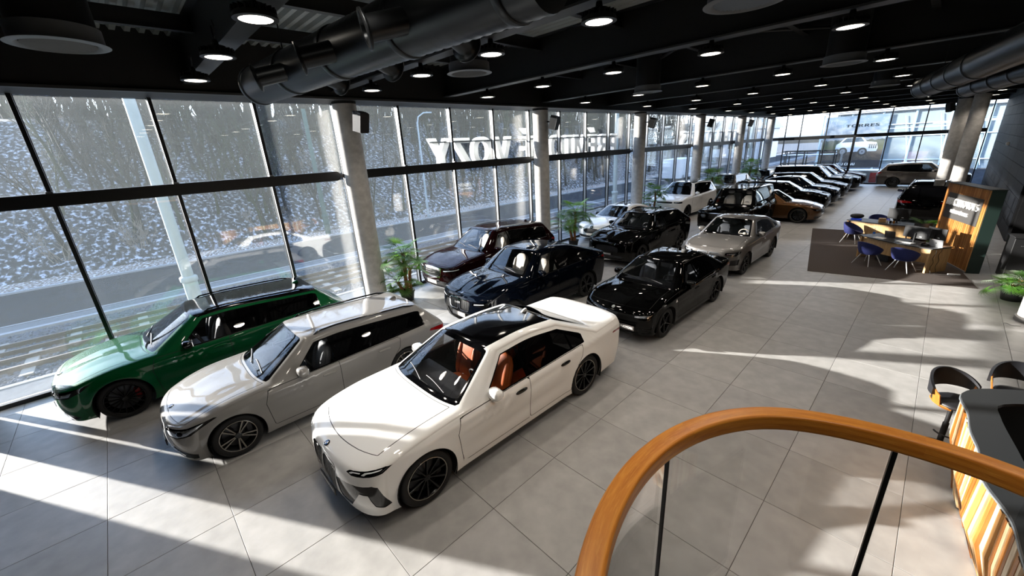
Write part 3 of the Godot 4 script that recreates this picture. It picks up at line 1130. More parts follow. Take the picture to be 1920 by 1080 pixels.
func cabin(car: Node3D, S: Dictionary, C: CarSkin) -> void:
	var m: Material = mats[S.seat]
	var sy: float = S.sill + 0.14
	var top: float = S.h - 0.20
	var lB: float = S.lB
	for row in 2:
		for sx in [-1.0, 1.0]:
			var l0: float = lB + 0.42 if row == 0 else lB - 0.50
			var x: float = sx * S.w * 0.40
			var tf := Transform3D(Basis.IDENTITY, Vector3(x, sy, l0))
			var o := MB.new()
			o.blob(Vector3(0, 0.16, 0.02), Vector3(0.25, 0.12, 0.28), 3.2, 16, 10)
			var hgt: float = (top - sy - 0.20)
			o.xf = Transform3D(Basis(Vector3.RIGHT, -0.30), Vector3(0, 0.22, -0.22))
			o.blob(Vector3(0, hgt * 0.40, 0), Vector3(0.245, hgt * 0.47, 0.085), 3.0, 16, 12)
			o.blob(Vector3(0.19, hgt * 0.36, 0.06), Vector3(0.05, hgt * 0.36, 0.06), 2.5, 10, 8)
			o.blob(Vector3(-0.19, hgt * 0.36, 0.06), Vector3(0.05, hgt * 0.36, 0.06), 2.5, 10, 8)
			var seat := part(car, "seat", o.done(), m, tf)
			var hr := MB.new()
			hr.xf = o.xf
			hr.blob(Vector3(0, hgt * 1.0, 0.02), Vector3(0.14, 0.085, 0.06), 2.8, 14, 8)
			part(seat, "headrest", hr.done(), m)
	var da := MB.new()
	var yd: float = S.yc - 0.07
	da.box(Vector3(0, yd - 0.09, S.lc - 0.42), Vector3(S.w * 1.56, 0.17, 0.50), 0.05)
	part(car, "dashboard", da.done(), mats.leather_black)
	var sw := MB.new()
	var ring := []
	for k in 25: ring.push_back(Vector3(cos(TAU * k / 24) * 0.18, sin(TAU * k / 24) * 0.18, 0))
	sw.tube(ring, 0.016, 7, false)
	sw.blob(Vector3.ZERO, Vector3(0.06, 0.05, 0.03), 2.5, 10, 8)
	for a in [0.0, PI, -PI / 2]: sw.tube([Vector3.ZERO, Vector3(cos(a), sin(a), 0) * 0.175], 0.014, 6)
	part(car, "steering_wheel", sw.done(), mats[S.get("steer", "leather_black")], Transform3D(Basis(Vector3.RIGHT, 0.42), Vector3(S.w * 0.40, yd - 0.01, S.lc - 0.80)))
	part(car, "floor_pan", boxm(Vector3(S.w * 1.6, 0.04, S.wb * 0.9), 0.0), mats.liner, T(0, S.sill + 0.13, 0))

func face_twin(dy := 0.0, wide := 0.34, ytop := 0.74, ybot := 0.42) -> Array:   # two upright rounded grilles
	return [[["body", "hood", "panel_gap"], "grille_frame", [[0.035, ytop - 0.03], [0.06, ytop], [wide - 0.03, ytop - 0.015], [wide, ytop - 0.05], [wide - 0.03, ybot + 0.03], [wide - 0.08, ybot], [0.07, ybot], [0.035, ybot + 0.04]].map(func(a): return Vector2(a[0], a[1] + dy)), 0.006, 0.014],
		[["grille_frame"], "grille", [[0.035, ytop - 0.03], [0.06, ytop], [wide - 0.03, ytop - 0.015], [wide, ytop - 0.05], [wide - 0.03, ybot + 0.03], [wide - 0.08, ybot], [0.07, ybot], [0.035, ybot + 0.04]].map(func(a): return Vector2(a[0], a[1] + dy)), -0.01, 0.0]]

func P2(a: Array) -> Array:
	var o := []
	for k in range(0, a.size(), 2): o.push_back(Vector2(a[k], a[k + 1]))
	return o

func spec_white_sedan() -> Dictionary:
	return {"label": "large white saloon with a black glass roof and tan seats, nearest car at the front", "paint": "paint_white", "wb": 3.215, "fo": 0.90, "ro": 1.27, "w": 0.975, "h": 1.544, "wr": 0.375, "sill": 0.20,
		"yh": 0.88, "yc": 1.06, "lc": 1.10, "sweep": 0.40, "lr": 0.24, "lp": -0.50, "lrr": -1.15, "yrr": 1.505, "ld": -1.98, "yd": 1.16, "le": -2.80, "ye": 1.13, "ebx": 0.02, "belt": 0.99, "belt_slope": 0.025,
		"lB": -0.22, "lC": -1.25, "railw": 0.63, "rail": 0.085, "nb": 0.40, "lead": 0.10, "lip": 0.12, "lean": 0.015, "crown": 0.03, "edge": false, "ridge": 0.014, "ridge_x": [0.36, 0.56],
		"roof_glass": [5.97, 8.04, 0.80], "aw": 0.87, "seat": "leather_cognac", "dlo": [5.25, 8.55], "inset": 0.062, "hood_t": 3.22, "hood_round": 0.25, "hood_a": 0.80,
		"spoke": 4, "alloy_face": "alloy_dark", "alloy_lip": "alloy_silver", "rim": 0.76, "handle": "black_gloss", "handle_h": 0.026, "mirror": "paint_white", "front_glass": "car_glass_clear",
		"ytm": 0.78, "yplate": 0.34, "badge": "quarters", "badge_t": 2.98, "badge_r": 0.042,
		"face": face_twin(0.0, 0.36, 0.80, 0.42) + [
			[["body", "panel_gap"], "headlight", P2([0.61, 0.82, 0.67, 0.85, 1.13, 0.885, 1.19, 0.875, 1.11, 0.82, 0.71, 0.8]), 0.0],
			[["headlight"], "light_strip", P2([0.66, 0.823, 0.71, 0.842, 0.85, 0.853, 0.85, 0.842, 0.74, 0.833, 0.7, 0.82]), 0.004],
			[["headlight"], "light_strip", P2([0.86, 0.83, 0.91, 0.857, 1.11, 0.872, 1.09, 0.861, 0.94, 0.848, 0.91, 0.83]), 0.004],
			[["body"], "bumper_trim", P2([0.385, 0.67, 0.43, 0.685, 0.99, 0.695, 1.05, 0.66, 1.13, 0.35, 1.07, 0.335, 0.99, 0.39, 0.93, 0.57, 0.81, 0.585, 0.58, 0.31, 0.43, 0.35]), -0.006],
			[["body"], "intake", P2([-0.1, 0.40, 0.36, 0.40, 0.44, 0.26, 0.36, 0.215, -0.1, 0.215]), -0.01]],
		"bars": [["grille", "grille_bar", true, 0.065, 0.34, 0.034, 0.007, 0.016]],
		"tail": [[["body"], "tail_light", P2([0.45, 0.86, 0.50, 0.90, 1.15, 0.92, 1.18, 0.89, 0.60, 0.855]), 0.003]], "mats": {"grille_frame": "black_gloss"}}

func spec_grey_wagon() -> Dictionary:
	return {"label": "light grey estate car with two-tone double-spoke wheels, between green and white cars", "paint": "paint_light_grey", "wb": 2.851, "fo": 0.80, "ro": 1.07, "w": 0.914, "h": 1.44, "wr": 0.335, "sill": 0.18,
		"yh": 0.76, "yc": 0.97, "lc": 0.98, "sweep": 0.38, "lr": 0.22, "lp": -0.45, "lrr": -1.92, "yrr": 1.385, "ld": -2.30, "yd": 1.01, "le": -2.43, "ye": 0.90, "ebx": 0.10, "belt": 0.92, "belt_slope": 0.035,
		"lB": -0.20, "lC": -1.12, "railw": 0.60, "nb": 0.37, "lead": 0.12, "edge": false, "lip": 0.07, "ridge": 0.012, "ridge_x": [0.28, 0.50],
		"dlo": [5.25, 8.10], "dlo_back": -0.02, "inset": 0.055, "hood_t": 3.02, "hood_a": 0.84, "spoke": 1, "alloy": "alloy_grey", "alloy_face": "alloy_silver", "alloy_lip": "alloy_silver", "alloy_cap": "alloy_grey", "rim": 0.74,
		"ytm": 0.68, "yplate": 0.36, "rails": "black_gloss", "rail_end": 7.98, "badge": "quarters", "badge_t": 3.10, "badge_r": 0.04, "enb": 0.14, "seat": "leather_grey", "front_glass": "car_glass_clear",
		"face": face_twin(0.0, 0.33, 0.665, 0.45) + [
			[["body", "panel_gap", "hood"], "headlight", P2([0.46, 0.685, 0.52, 0.71, 0.96, 0.745, 1.2, 0.795, 1.23, 0.785, 1.1, 0.705, 1, 0.635, 0.8, 0.605, 0.58, 0.62, 0.48, 0.65]), 0.0],
			[["headlight"], "headlight_lens", P2([0.5, 0.675, 0.7, 0.7, 0.98, 0.725, 1.12, 0.76, 1.03, 0.69, 0.96, 0.65, 0.8, 0.622, 0.6, 0.635]), 0.002],
			[["headlight_lens"], "headlight", P2([0.78, 0.66, 0.8, 0.695, 0.88, 0.705, 0.92, 0.675, 0.88, 0.645, 0.81, 0.64]), 0.002],
			[["body"], "intake", P2([-0.1, 0.43, 0.34, 0.43, 0.46, 0.30, 0.40, 0.225, -0.1, 0.225]), -0.01],
			[["body"], "bumper_trim", P2([0.62, 0.45, 0.70, 0.47, 1.00, 0.31, 0.98, 0.235, 0.62, 0.225, 0.56, 0.25, 0.80, 0.29]), -0.006],
			[["body"], "grille", P2([0.34, 0.45, 0.46, 0.31, 0.50, 0.31, 0.40, 0.46]), 0.0]],
		"bars": [["grille", "grille_bar", true, 0.055, 0.32, 0.030, 0.007, 0.014]], "mats": {"grille_bar": "black_gloss", "grille_frame": "black_gloss"},
		"tail": [[["body"], "tail_light", P2([0.42, 0.78, 0.46, 0.84, 0.90, 0.87, 1.12, 0.88, 1.14, 0.84, 0.95, 0.78, 0.75, 0.76]), 0.004]]}

func spec_green_wagon() -> Dictionary:
	return {"label": "dark green estate car with a black roof and black multi-spoke wheels by the window", "paint": "paint_green", "wb": 3.006, "fo": 0.88, "ro": 1.21, "w": 0.985, "h": 1.516, "wr": 0.365, "sill": 0.19,
		"yh": 0.82, "yc": 1.03, "lc": 1.05, "sweep": 0.40, "lr": 0.25, "lp": -0.45, "lrr": -2.02, "yrr": 1.455, "ld": -2.44, "yd": 1.07, "le": -2.62, "ye": 0.96, "ebx": 0.12, "belt": 0.97, "belt_slope": 0.03,
		"lB": -0.22, "lC": -1.22, "railw": 0.64, "nb": 0.38, "lead": 0.11, "edge": false, "lip": 0.08, "ridge": 0.022, "ridge_x": [0.26, 0.46], "flare": 0.03, "roof_black": true,
		"dlo": [5.25, 8.12], "inset": 0.06, "hood_t": 3.05, "hood_a": 0.85, "spoke": 0, "rim": 0.77, "caliper": "caliper_red", "ytm": 0.72, "yplate": 0.40, "badge": "quarters", "badge_t": 3.06, "mirror": "black_gloss", "rails": "black_gloss",
		"enb": 0.16, "seat": "leather_grey", "front_glass": "car_glass_clear", "mats": {"grille_frame": "black_gloss", "roof": "black_gloss"},
		"face": face_twin(0.0, 0.36, 0.72, 0.46) + [
			[["body", "panel_gap", "hood"], "headlight", P2([0.51, 0.705, 0.57, 0.73, 1.03, 0.785, 1.25, 0.82, 1.15, 0.725, 1.03, 0.665, 0.73, 0.645, 0.55, 0.675]), 0.0],
			[["headlight"], "headlight_lens", P2([0.59, 0.7, 0.83, 0.72, 0.85, 0.675, 0.71, 0.66, 0.6, 0.68]), 0.002],
			[["headlight"], "headlight_lens", P2([0.89, 0.685, 0.91, 0.73, 1.07, 0.75, 1.03, 0.69]), 0.002],
			[["body"], "intake", P2([-0.1, 0.44, 0.36, 0.44, 0.50, 0.30, 0.42, 0.23, -0.1, 0.23]), -0.01],
			[["body"], "intake", P2([0.60, 0.40, 0.66, 0.44, 1.00, 0.33, 1.04, 0.26, 0.62, 0.24]), -0.008]],
		"bars": [["grille", "grille_bar", false, 0.47, 0.71, 0.03, 0.007, 0.014]],
		"tail": [[["body"], "tail_light", P2([0.42, 0.84, 0.48, 0.90, 1.10, 0.93, 1.14, 0.90, 0.80, 0.83]), 0.004]]}

func suv(over: Dictionary) -> Dictionary:
	var d := {"wb": 2.95, "fo": 0.90, "ro": 1.05, "w": 0.985, "h": 1.72, "wr": 0.375, "sill": 0.24, "yb": 0.26, "y1": 0.52, "yh": 0.96, "yc": 1.19, "lc": 1.02, "sweep": 0.32, "lr": 0.30, "lp": -0.40, "lrr": -1.98, "yrr": 1.66,
		"ld": -2.34, "yd": 1.22, "le": -2.46, "ye": 1.10, "ebx": 0.12, "belt": 1.12, "belt_slope": 0.025, "lB": -0.22, "lC": -1.20, "railw": 0.64, "nb": 0.34, "lead": 0.10, "lip": 0.10, "ytm": 0.80, "yplate": 0.48,
		"dlo": [5.25, 8.12], "inset": 0.06, "spoke": 2, "q": 0.72, "fine": 0, "wipers": false,
		"face": [[["body"], "headlight", P2([0.42, 0.80, 0.46, 0.86, 1.08, 0.91, 1.10, 0.88, 0.90, 0.79]), 0.0], [["headlight"], "headlight_lens", P2([0.50, 0.815, 0.52, 0.85, 0.86, 0.865, 0.80, 0.81]), 0.003],
			[["body"], "grille_frame", P2([-0.1, 0.56, 0.36, 0.58, 0.41, 0.84, -0.1, 0.86]), 0.004], [["grille_frame"], "grille", P2([-0.1, 0.58, 0.345, 0.60, 0.385, 0.82, -0.1, 0.84]), -0.008],
			[["body"], "intake", P2([-0.1, 0.30, 0.62, 0.30, 0.66, 0.44, -0.1, 0.44]), -0.01]],
		"bars": [["grille", "grille_bar", false, 0.63, 0.82, 0.05, 0.009, 0.012]],
		"tail": [[["body"], "tail_light", P2([0.40, 0.98, 0.42, 1.04, 1.10, 1.10, 1.14, 1.06, 0.90, 0.97]), 0.004], [["body"], "diffuser", P2([-0.1, 0.26, 0.9, 0.26, 0.9, 0.42, -0.1, 0.42]), 0.002]]}
	d.merge(over, true)
	return d

func saloon(over: Dictionary) -> Dictionary:
	var d := {"wb": 2.95, "fo": 0.85, "ro": 1.12, "w": 0.93, "h": 1.46, "wr": 0.35, "sill": 0.19, "yh": 0.76, "yc": 0.99, "lc": 1.00, "sweep": 0.36, "lr": 0.22, "lp": -0.48, "lrr": -1.12, "yrr": 1.42, "ld": -1.85, "yd": 1.08, "le": -2.48, "ye": 1.04,
		"ebx": 0.0, "belt": 0.92, "belt_slope": 0.03, "lB": -0.24, "lC": -1.15, "railw": 0.60, "nb": 0.38, "lead": 0.12, "edge": false, "ytm": 0.70, "yplate": 0.40, "dlo": [5.25, 8.68], "spoke": 2, "q": 0.72, "fine": 0, "wipers": false,
		"face": [[["body"], "headlight", P2([0.46, 0.60, 0.50, 0.66, 1.02, 0.72, 1.08, 0.70, 0.84, 0.59]), 0.0], [["headlight"], "headlight_lens", P2([0.52, 0.61, 0.54, 0.645, 0.86, 0.68, 0.80, 0.61]), 0.003],
			[["body"], "grille_frame", P2([-0.1, 0.44, 0.40, 0.45, 0.43, 0.56, 0.36, 0.65, -0.1, 0.67]), 0.004], [["grille_frame"], "grille", P2([-0.1, 0.455, 0.385, 0.465, 0.412, 0.56, 0.35, 0.635, -0.1, 0.655]), -0.008],
			[["body"], "intake", P2([-0.1, 0.23, 0.90, 0.24, 0.86, 0.36, -0.1, 0.34]), -0.01]],
		"bars": [["grille", "grille_bar", false, 0.50, 0.64, 0.045, 0.006, 0.010]],
		"tail": [[["body"], "tail_light", P2([0.42, 0.82, 0.46, 0.89, 1.08, 0.92, 1.12, 0.88, 0.80, 0.81]), 0.004]]}
	d.merge(over, true)
	return d

func coupe_suv(over: Dictionary) -> Dictionary:
	var d := suv({"h": 1.68, "lrr": -1.05, "yrr": 1.62, "ld": -2.20, "yd": 1.24, "le": -2.42, "ye": 1.20, "ebx": 0.10, "dlo": [5.25, 8.72], "lC": -1.30, "enb": 0.16, "ytm": 0.86})
	d.merge(over, true)
	return d

func spec_boxy(over: Dictionary) -> Dictionary:
	var d := suv({"wb": 2.89, "fo": 0.72, "ro": 0.95, "w": 0.955, "h": 1.95, "wr": 0.40, "sill": 0.40, "yb": 0.42, "y1": 0.62, "yh": 1.16, "yc": 1.24, "lc": 0.74, "sweep": 0.06, "lr": 0.34, "lp": -0.6, "lrr": -2.26, "yrr": 1.93, "ld": -2.36, "yd": 1.22, "le": -2.385, "ye": 1.15,
		"ebx": 0.03, "belt": 1.20, "belt_slope": 0.0, "railw": 0.74, "rail": 0.05, "nb": 0.10, "lead": 0.05, "lip": 0.12, "lean": 0.01, "kf": 0.03, "kr": 0.02, "nn": 5.0, "flare": 0.05, "ridge": 0.02, "ridge_x": [0.38, 0.44], "enb": 0.04, "tail_nb": 0.06, "aw": 0.90, "hood_a": 0.78, "trim": true,
		"lB": -0.10, "lC": -1.02, "dlo": [5.12, 8.02], "inset": 0.075, "crown": 0.0, "rail_end": 7.95, "ytm": 0.9, "yplate": 0.58, "fin": false, "spoke": 0,
		"face": [[["body"], "headlight", ring2(0.66, 0.93, 0.125), 0.004], [["headlight"], "headlight_lens", ring2(0.66, 0.93, 0.10), 0.006],
			[["body"], "grille_frame", P2([-0.1, 0.76, 0.42, 0.76, 0.46, 0.80, 0.44, 1.06, -0.1, 1.07]), 0.004], [["grille_frame"], "grille", P2([-0.1, 0.78, 0.41, 0.78, 0.44, 0.81, 0.42, 1.04, -0.1, 1.05]), -0.008],
			[["body"], "bumper_trim", P2([-0.1, 0.42, 0.95, 0.42, 0.95, 0.50, 0.62, 0.66, -0.1, 0.66]), 0.01]],
		"bars": [["grille", "grille_bar", true, 0.03, 0.42, 0.055, 0.014, 0.014]],
		"tail": [[["body"], "tail_light", P2([0.72, 0.72, 0.72, 0.82, 0.95, 0.82, 0.95, 0.72]), 0.006]]})
	d.merge(over, true)
	return d

func ring2(x: float, y: float, r: float) -> Array:
	var o := []
	for k in 16: o.push_back(Vector2(x + cos(TAU * k / 16) * r, y + sin(TAU * k / 16) * r))
	return o

func put(c: Node3D, x: float, z: float, deg := 0.0) -> Node3D:   # x, z: the middle of the wheelbase
	c.position = Vector3(x, 0, z)
	c.rotation.y = deg_to_rad(deg)
	return c

func build_cars() -> void:
	paint("paint_white", "f3f2ef", 0.0, 0.5)
	paint("paint_light_grey", "807e7b", 0.0, 0.5)
	paint("paint_green", "03522a", 0.25, 0.4)
	paint("paint_maroon", "170506", 0.0, 0.5)
	paint("paint_navy", "04070f", 0.0, 0.5)
	paint("paint_black", "030303", 0.0, 0.5)
	paint("paint_grey", "5b5855", 0.5, 0.35)
	paint("paint_bronze", "5e4026", 0.6, 0.35)
	paint("paint_taupe", "55504b", 0.5, 0.35)
	for k in ["paint_black", "paint_navy", "paint_maroon"]:
		mats[k].clearcoat = 0.6
		mats[k].metallic_specular = 0.0
	put(make_car(spec_green_wagon()), 1.47, -0.68, -0.8)
	put(make_car(spec_grey_wagon()), 4.26, -1.80, -0.8)
	put(make_car(spec_white_sedan()), 7.08, -3.47, -0.9)
	# second row
	put(make_car(suv({"label": "dark maroon three-row SUV with a mesh grille and chrome window line by the second column", "paint": "paint_maroon", "h": 1.77, "q": 0.85, "fine": 1, "seat": "leather_cream", "rails": "satin_chrome", "mats": {"window_trim": "chrome"}, "trimw": 0.014, "wipers": true,
		"plate": "plate_pale", "yplate": 0.46, "spoke": 2, "alloy_face": "alloy_grey", "front_glass": "car_glass_clear",
		"face": [[["body", "panel_gap"], "grille_frame", P2([-0.1, 0.60, 0.40, 0.62, 0.47, 0.72, 0.46, 0.90, -0.1, 0.925]), 0.006], [["grille_frame"], "grille", P2([-0.1, 0.635, 0.38, 0.65, 0.435, 0.73, 0.425, 0.875, -0.1, 0.895]), -0.008],
			[["body"], "headlight", P2([0.54, 0.82, 0.58, 0.88, 1.18, 0.93, 1.20, 0.90, 1.0, 0.82]), 0.0], [["headlight"], "light_strip", P2([0.56, 0.835, 0.58, 0.85, 1.12, 0.90, 1.12, 0.885]), 0.004],
			[["body"], "intake", P2([-0.1, 0.33, 0.60, 0.33, 0.70, 0.42, 0.66, 0.52, -0.1, 0.52]), -0.01], [["body"], "bumper_blade", P2([-0.1, 0.275, 0.90, 0.285, 0.90, 0.305, -0.1, 0.30]), 0.006], [["body"], "light_strip", P2([0.86, 0.42, 0.88, 0.56, 0.90, 0.56, 0.885, 0.42]), 0.004]],
		"bars": [["grille", "grille_bar", false, 0.66, 0.88, 0.032, 0.006, 0.012], ["grille", "grille_bar", true, 0.03, 0.43, 0.05, 0.005, 0.012]]})), 1.40, -8.70, -0.8)
	put(make_car(coupe_suv({"label": "dark navy coupe-backed SUV with cream seats, middle of the second row", "paint": "paint_navy", "q": 0.9, "fine": 1, "wb": 2.975, "ridge": 0.025, "ridge_x": [0.26, 0.48], "h": 1.69, "seat": "leather_cream", "spoke": 1, "alloy": "alloy_dark", "alloy_face": "alloy_grey", "alloy_lip": "alloy_grey", "wipers": true,
		"plate": "plate_pale", "badge": "quarters", "badge_t": 3.06, "front_glass": "car_glass_clear", "mats": {"grille_frame": "chrome"}, "bars": [["grille", "grille_bar", true, 0.06, 0.36, 0.04, 0.008, 0.014]],
		"face": face_twin(0.0, 0.38, 0.86, 0.60) + [[["body"], "headlight", P2([0.46, 0.79, 0.50, 0.84, 1.10, 0.90, 1.12, 0.87, 0.90, 0.77]), 0.0], [["headlight"], "light_strip", P2([0.54, 0.80, 0.56, 0.82, 0.86, 0.85, 0.86, 0.835]), 0.004], [["body"], "intake", P2([-0.1, 0.30, 0.50, 0.30, 0.55, 0.54, -0.1, 0.54]), -0.01], [["body"], "intake", P2([0.66, 0.34, 0.70, 0.54, 1.0, 0.56, 0.98, 0.36]), -0.01]]})), 4.22, -7.62, -0.8)
	put(make_car(saloon({"label": "black sports saloon with a white clover badge on its wing, at the aisle side", "paint": "paint_black", "q": 0.95, "fine": 1, "wb": 2.82, "fo": 0.82, "ro": 1.02, "h": 1.44, "ld": -1.72, "le": -2.34, "lrr": -1.05, "lC": -1.08, "ridge": 0.02, "seat": "leather_grey", "spoke": 3, "wr": 0.345, "wipers": true,
		"xplate": 0.34, "yplate": 0.40, "badge": "shield", "badge_t": 2.75, "badge_r": 0.05, "front_glass": "car_glass_clear",
		"face": [[["body", "panel_gap"], "grille_frame", P2([-0.1, 0.30, 0.0, 0.30, 0.17, 0.66, 0.12, 0.70, -0.1, 0.72]), 0.006], [["grille_frame"], "grille", P2([-0.1, 0.32, 0.0, 0.325, 0.15, 0.65, 0.10, 0.685, -0.1, 0.70]), -0.008],
			[["body", "panel_gap"], "headlight", P2([0.48, 0.62, 0.52, 0.67, 1.06, 0.75, 1.08, 0.72, 0.86, 0.61]), 0.0], [["headlight"], "headlight_lens", P2([0.56, 0.63, 0.57, 0.655, 0.92, 0.695, 0.88, 0.63]), 0.003],
			[["body"], "intake", P2([0.20, 0.24, 0.22, 0.36, 0.62, 0.38, 0.68, 0.25]), -0.008], [["body"], "intake", P2([0.74, 0.25, 0.76, 0.40, 0.98, 0.42, 0.98, 0.26]), -0.008]],
		"bars": [["grille", "grille_bar", false, 0.36, 0.70, 0.035, 0.006, 0.012], ["intake#left", "grille_bar", false, 0.27, 0.37, 0.03, 0.005, 0.006]],
		"side": [[["body"], "wing_badge", P2([0.98, 0.73, 1.03, 0.81, 1.08, 0.73]), 0.003]], "mats": {"wing_badge": "letter_white", "grille_frame": "black_gloss"}})), 7.20, -9.45, -0.8)
	# third row
	put(make_car(saloon({"label": "white four-door coupe with a star in its grille, beside the palm with a woody trunk", "paint": "paint_white", "q": 0.8, "wb": 2.94, "fo": 0.87, "ro": 1.18, "w": 0.945, "h": 1.43, "lrr": -1.0, "yrr": 1.36, "ld": -2.05, "yd": 1.03, "le": -2.55, "ye": 1.00, "ytm": 0.72, "yh": 0.79, "plate": "plate_pale", "badge": "star", "badge_t": 2.2, "badge_r": 0.09, "roof_glass": [6.25, 7.0, 0.55], "glass": "car_glass_tint", "mats": {"grille_frame": "black_gloss"}, "mirror": "black_gloss"})), 1.42, -17.0, -0.8)
	put(make_car(suv({"label": "glossy black SUV with a badge on its nose, middle of the third row", "paint": "paint_black", "q": 0.8, "wb": 2.98, "h": 1.66, "lrr": -1.62, "yrr": 1.58, "ld": -2.22, "ye": 1.08, "w": 0.98, "ridge": 0.03, "ridge_x": [0.30, 0.45], "spoke": 1, "alloy_face": "alloy_grey", "badge": "oval", "badge_t": 2.6, "badge_r": 0.05, "seat": "leather_grey",
		"face": [[["body"], "headlight", P2([0.50, 0.80, 0.54, 0.84, 1.06, 0.90, 1.08, 0.88, 0.86, 0.79]), 0.0], [["headlight"], "headlight_lens", P2([0.58, 0.81, 0.60, 0.83, 0.86, 0.86, 0.80, 0.81]), 0.003], [["body"], "grille", P2([-0.1, 0.50, 0.44, 0.52, 0.50, 0.64, 0.42, 0.76, -0.1, 0.78]), -0.006], [["body"], "intake", P2([-0.1, 0.30, 0.70, 0.30, 0.74, 0.42, -0.1, 0.42]), -0.01]],
		"bars": [["grille", "grille_bar", true, 0.04, 0.44, 0.06, 0.008, 0.010]]})), 3.92, -14.40, -0.8)
	put(make_car(coupe_suv({"label": "grey compact coupe SUV with a light grille outline, behind the black sports saloon", "paint": "paint_grey", "q": 0.9, "fine": 1, "wb": 2.692, "fo": 0.85, "ro": 1.01, "w": 0.92, "h": 1.59, "lrr": -1.00, "yrr": 1.53, "ld": -2.0, "yd": 1.18, "le": -2.28, "ye": 1.16, "yh": 0.92, "yc": 1.12, "belt": 1.06, "wr": 0.36, "lc": 0.92, "lr": 0.20, "plate": "", "spoke": 1, "alloy_face": "alloy_grey", "seat": "leather_grey", "steer": "leather_cream", "lC": -1.15,
		"face": [[["body", "panel_gap"], "grille_frame", P2([0.02, 0.60, 0.03, 0.80, 0.30, 0.80, 0.42, 0.70, 0.36, 0.58]), 0.008], [["grille_frame"], "grille", P2([0.035, 0.615, 0.045, 0.785, 0.295, 0.785, 0.395, 0.695, 0.345, 0.595]), -0.008],
			[["body"], "headlight", P2([0.50, 0.74, 0.52, 0.80, 1.02, 0.86, 1.04, 0.83, 0.86, 0.72]), 0.0], [["headlight"], "headlight_lens", P2([0.56, 0.755, 0.58, 0.785, 0.86, 0.82, 0.80, 0.75]), 0.003],
			[["body"], "intake", P2([-0.1, 0.32, 0.40, 0.30, 0.52, 0.40, 0.42, 0.54, -0.1, 0.55]), -0.01], [["body"], "intake", P2([0.66, 0.42, 0.70, 0.58, 1.0, 0.62, 0.96, 0.44]), -0.01], [["body"], "splitter", P2([-0.1, 0.26, 0.60, 0.26, 0.62, 0.30, -0.1, 0.31]), 0.004]], "mats": {"grille_frame": "satin_chrome"}, "bars": []})), 7.08, -15.10, -0.8)
	# fourth row
	put(make_car(suv({"label": "white luxury SUV with a black roof under the third palm, far by the window", "paint": "paint_white", "wb": 3.0, "fo": 0.86, "ro": 1.18, "w": 1.0, "h": 1.87, "yh": 1.06, "yc": 1.24, "belt": 1.20, "lrr": -2.1, "yrr": 1.80, "ld": -2.45, "yd": 1.28, "le": -2.60, "ye": 1.15, "sweep": 0.26, "rail": 0.07, "roof_black": true, "spoke": 3, "glass": "car_glass_tint", "nb": 0.26, "nn": 3.2, "plate": "",
		"face": [[["body"], "headlight", P2([0.52, 0.90, 0.54, 0.99, 1.04, 1.01, 1.05, 0.92]), 0.0], [["headlight"], "headlight_lens", P2([0.58, 0.92, 0.59, 0.97, 0.86, 0.98, 0.86, 0.93]), 0.003], [["body"], "grille", P2([-0.1, 0.88, 0.48, 0.88, 0.50, 0.99, -0.1, 1.0]), -0.004], [["body"], "intake", P2([-0.1, 0.48, 0.86, 0.48, 0.88, 0.62, -0.1, 0.62]), -0.008]], "side": [[["body"], "side_vent", P2([0.95, 0.72, 0.90, 1.05, 0.94, 1.05, 0.99, 0.72]), 0.004]], "bars": [["grille", "grille_bar", false, 0.92, 0.98, 0.03, 0.006, 0.006]]})), 1.42, -23.85, -0.8)
	put(make_car(spec_boxy({"label": "black boxy off-road car with round lamps and upright slatted grille", "paint": "paint_black", "q": 0.8, "plate": "plate_pale", "seat": "leather_cream", "badge": "star", "badge_t": 1.75, "badge_r": 0.09, "mats": {"grille_bar": "chrome", "headlight": "chrome"}, "caliper": "caliper_red"})), 5.40, -20.60, -0.8)
	# side row facing the aisle
	put(make_car(saloon({"label": "bronze brown saloon facing the aisle, nearest of the row facing right", "paint": "paint_bronze", "q": 0.85, "fine": 1, "wb": 2.96, "badge": "star", "badge_t": 2.0, "badge_r": 0.09, "wr": 0.36, "rim": 0.79, "alloy_lip": "alloy_silver", "spoke": 4, "handle": "paint_bronze", "plate": ""})), 5.75, -24.45, 90)
	var far := [[suv({"label": "black SUV right behind the bronze saloon in the row facing the aisle", "paint": "paint_black", "h": 1.62}), -27.5], [coupe_suv({"label": "dark navy coupe SUV, third in the row facing the aisle", "paint": "paint_navy"}), -30.4],
		[suv({"label": "black estate-like SUV, fourth in the row facing the aisle", "paint": "paint_black", "h": 1.70, "lrr": -1.7}), -33.2], [spec_boxy({"label": "black square-roofed van-like car, fifth in the row facing the aisle", "paint": "paint_black", "trim": false, "w": 0.97, "lc": 1.0, "lr": 0.30, "sweep": 0.2}), -35.9],
		[suv({"label": "black SUV with a bright bonnet reflection, sixth in the row facing the aisle", "paint": "paint_black", "h": 1.74}), -38.5], [coupe_suv({"label": "dark brown SUV at the far end of the row facing the aisle", "paint": "paint_maroon", "h": 1.72}), -41.2]]
	for f in far:
		var d: Dictionary = f[0]
		d.merge({"q": 0.6, "plate": "", "cabin": false, "front_glass": "car_glass_dark"}, true)
		put(make_car(d), 5.45, f[1], 90)
	put(make_car(suv({"label": "dark grey SUV seen from the front between the fourth and fifth columns", "paint": "paint_grey", "q": 0.6, "plate": "", "seat": "leather_cream"})), 1.3, -31.0, -0.8)
	put(make_car(saloon({"label": "black car half hidden by the last palm, at the far left corner", "paint": "paint_black", "q": 0.55, "plate": ""})), 1.3, -39.0, -0.8)
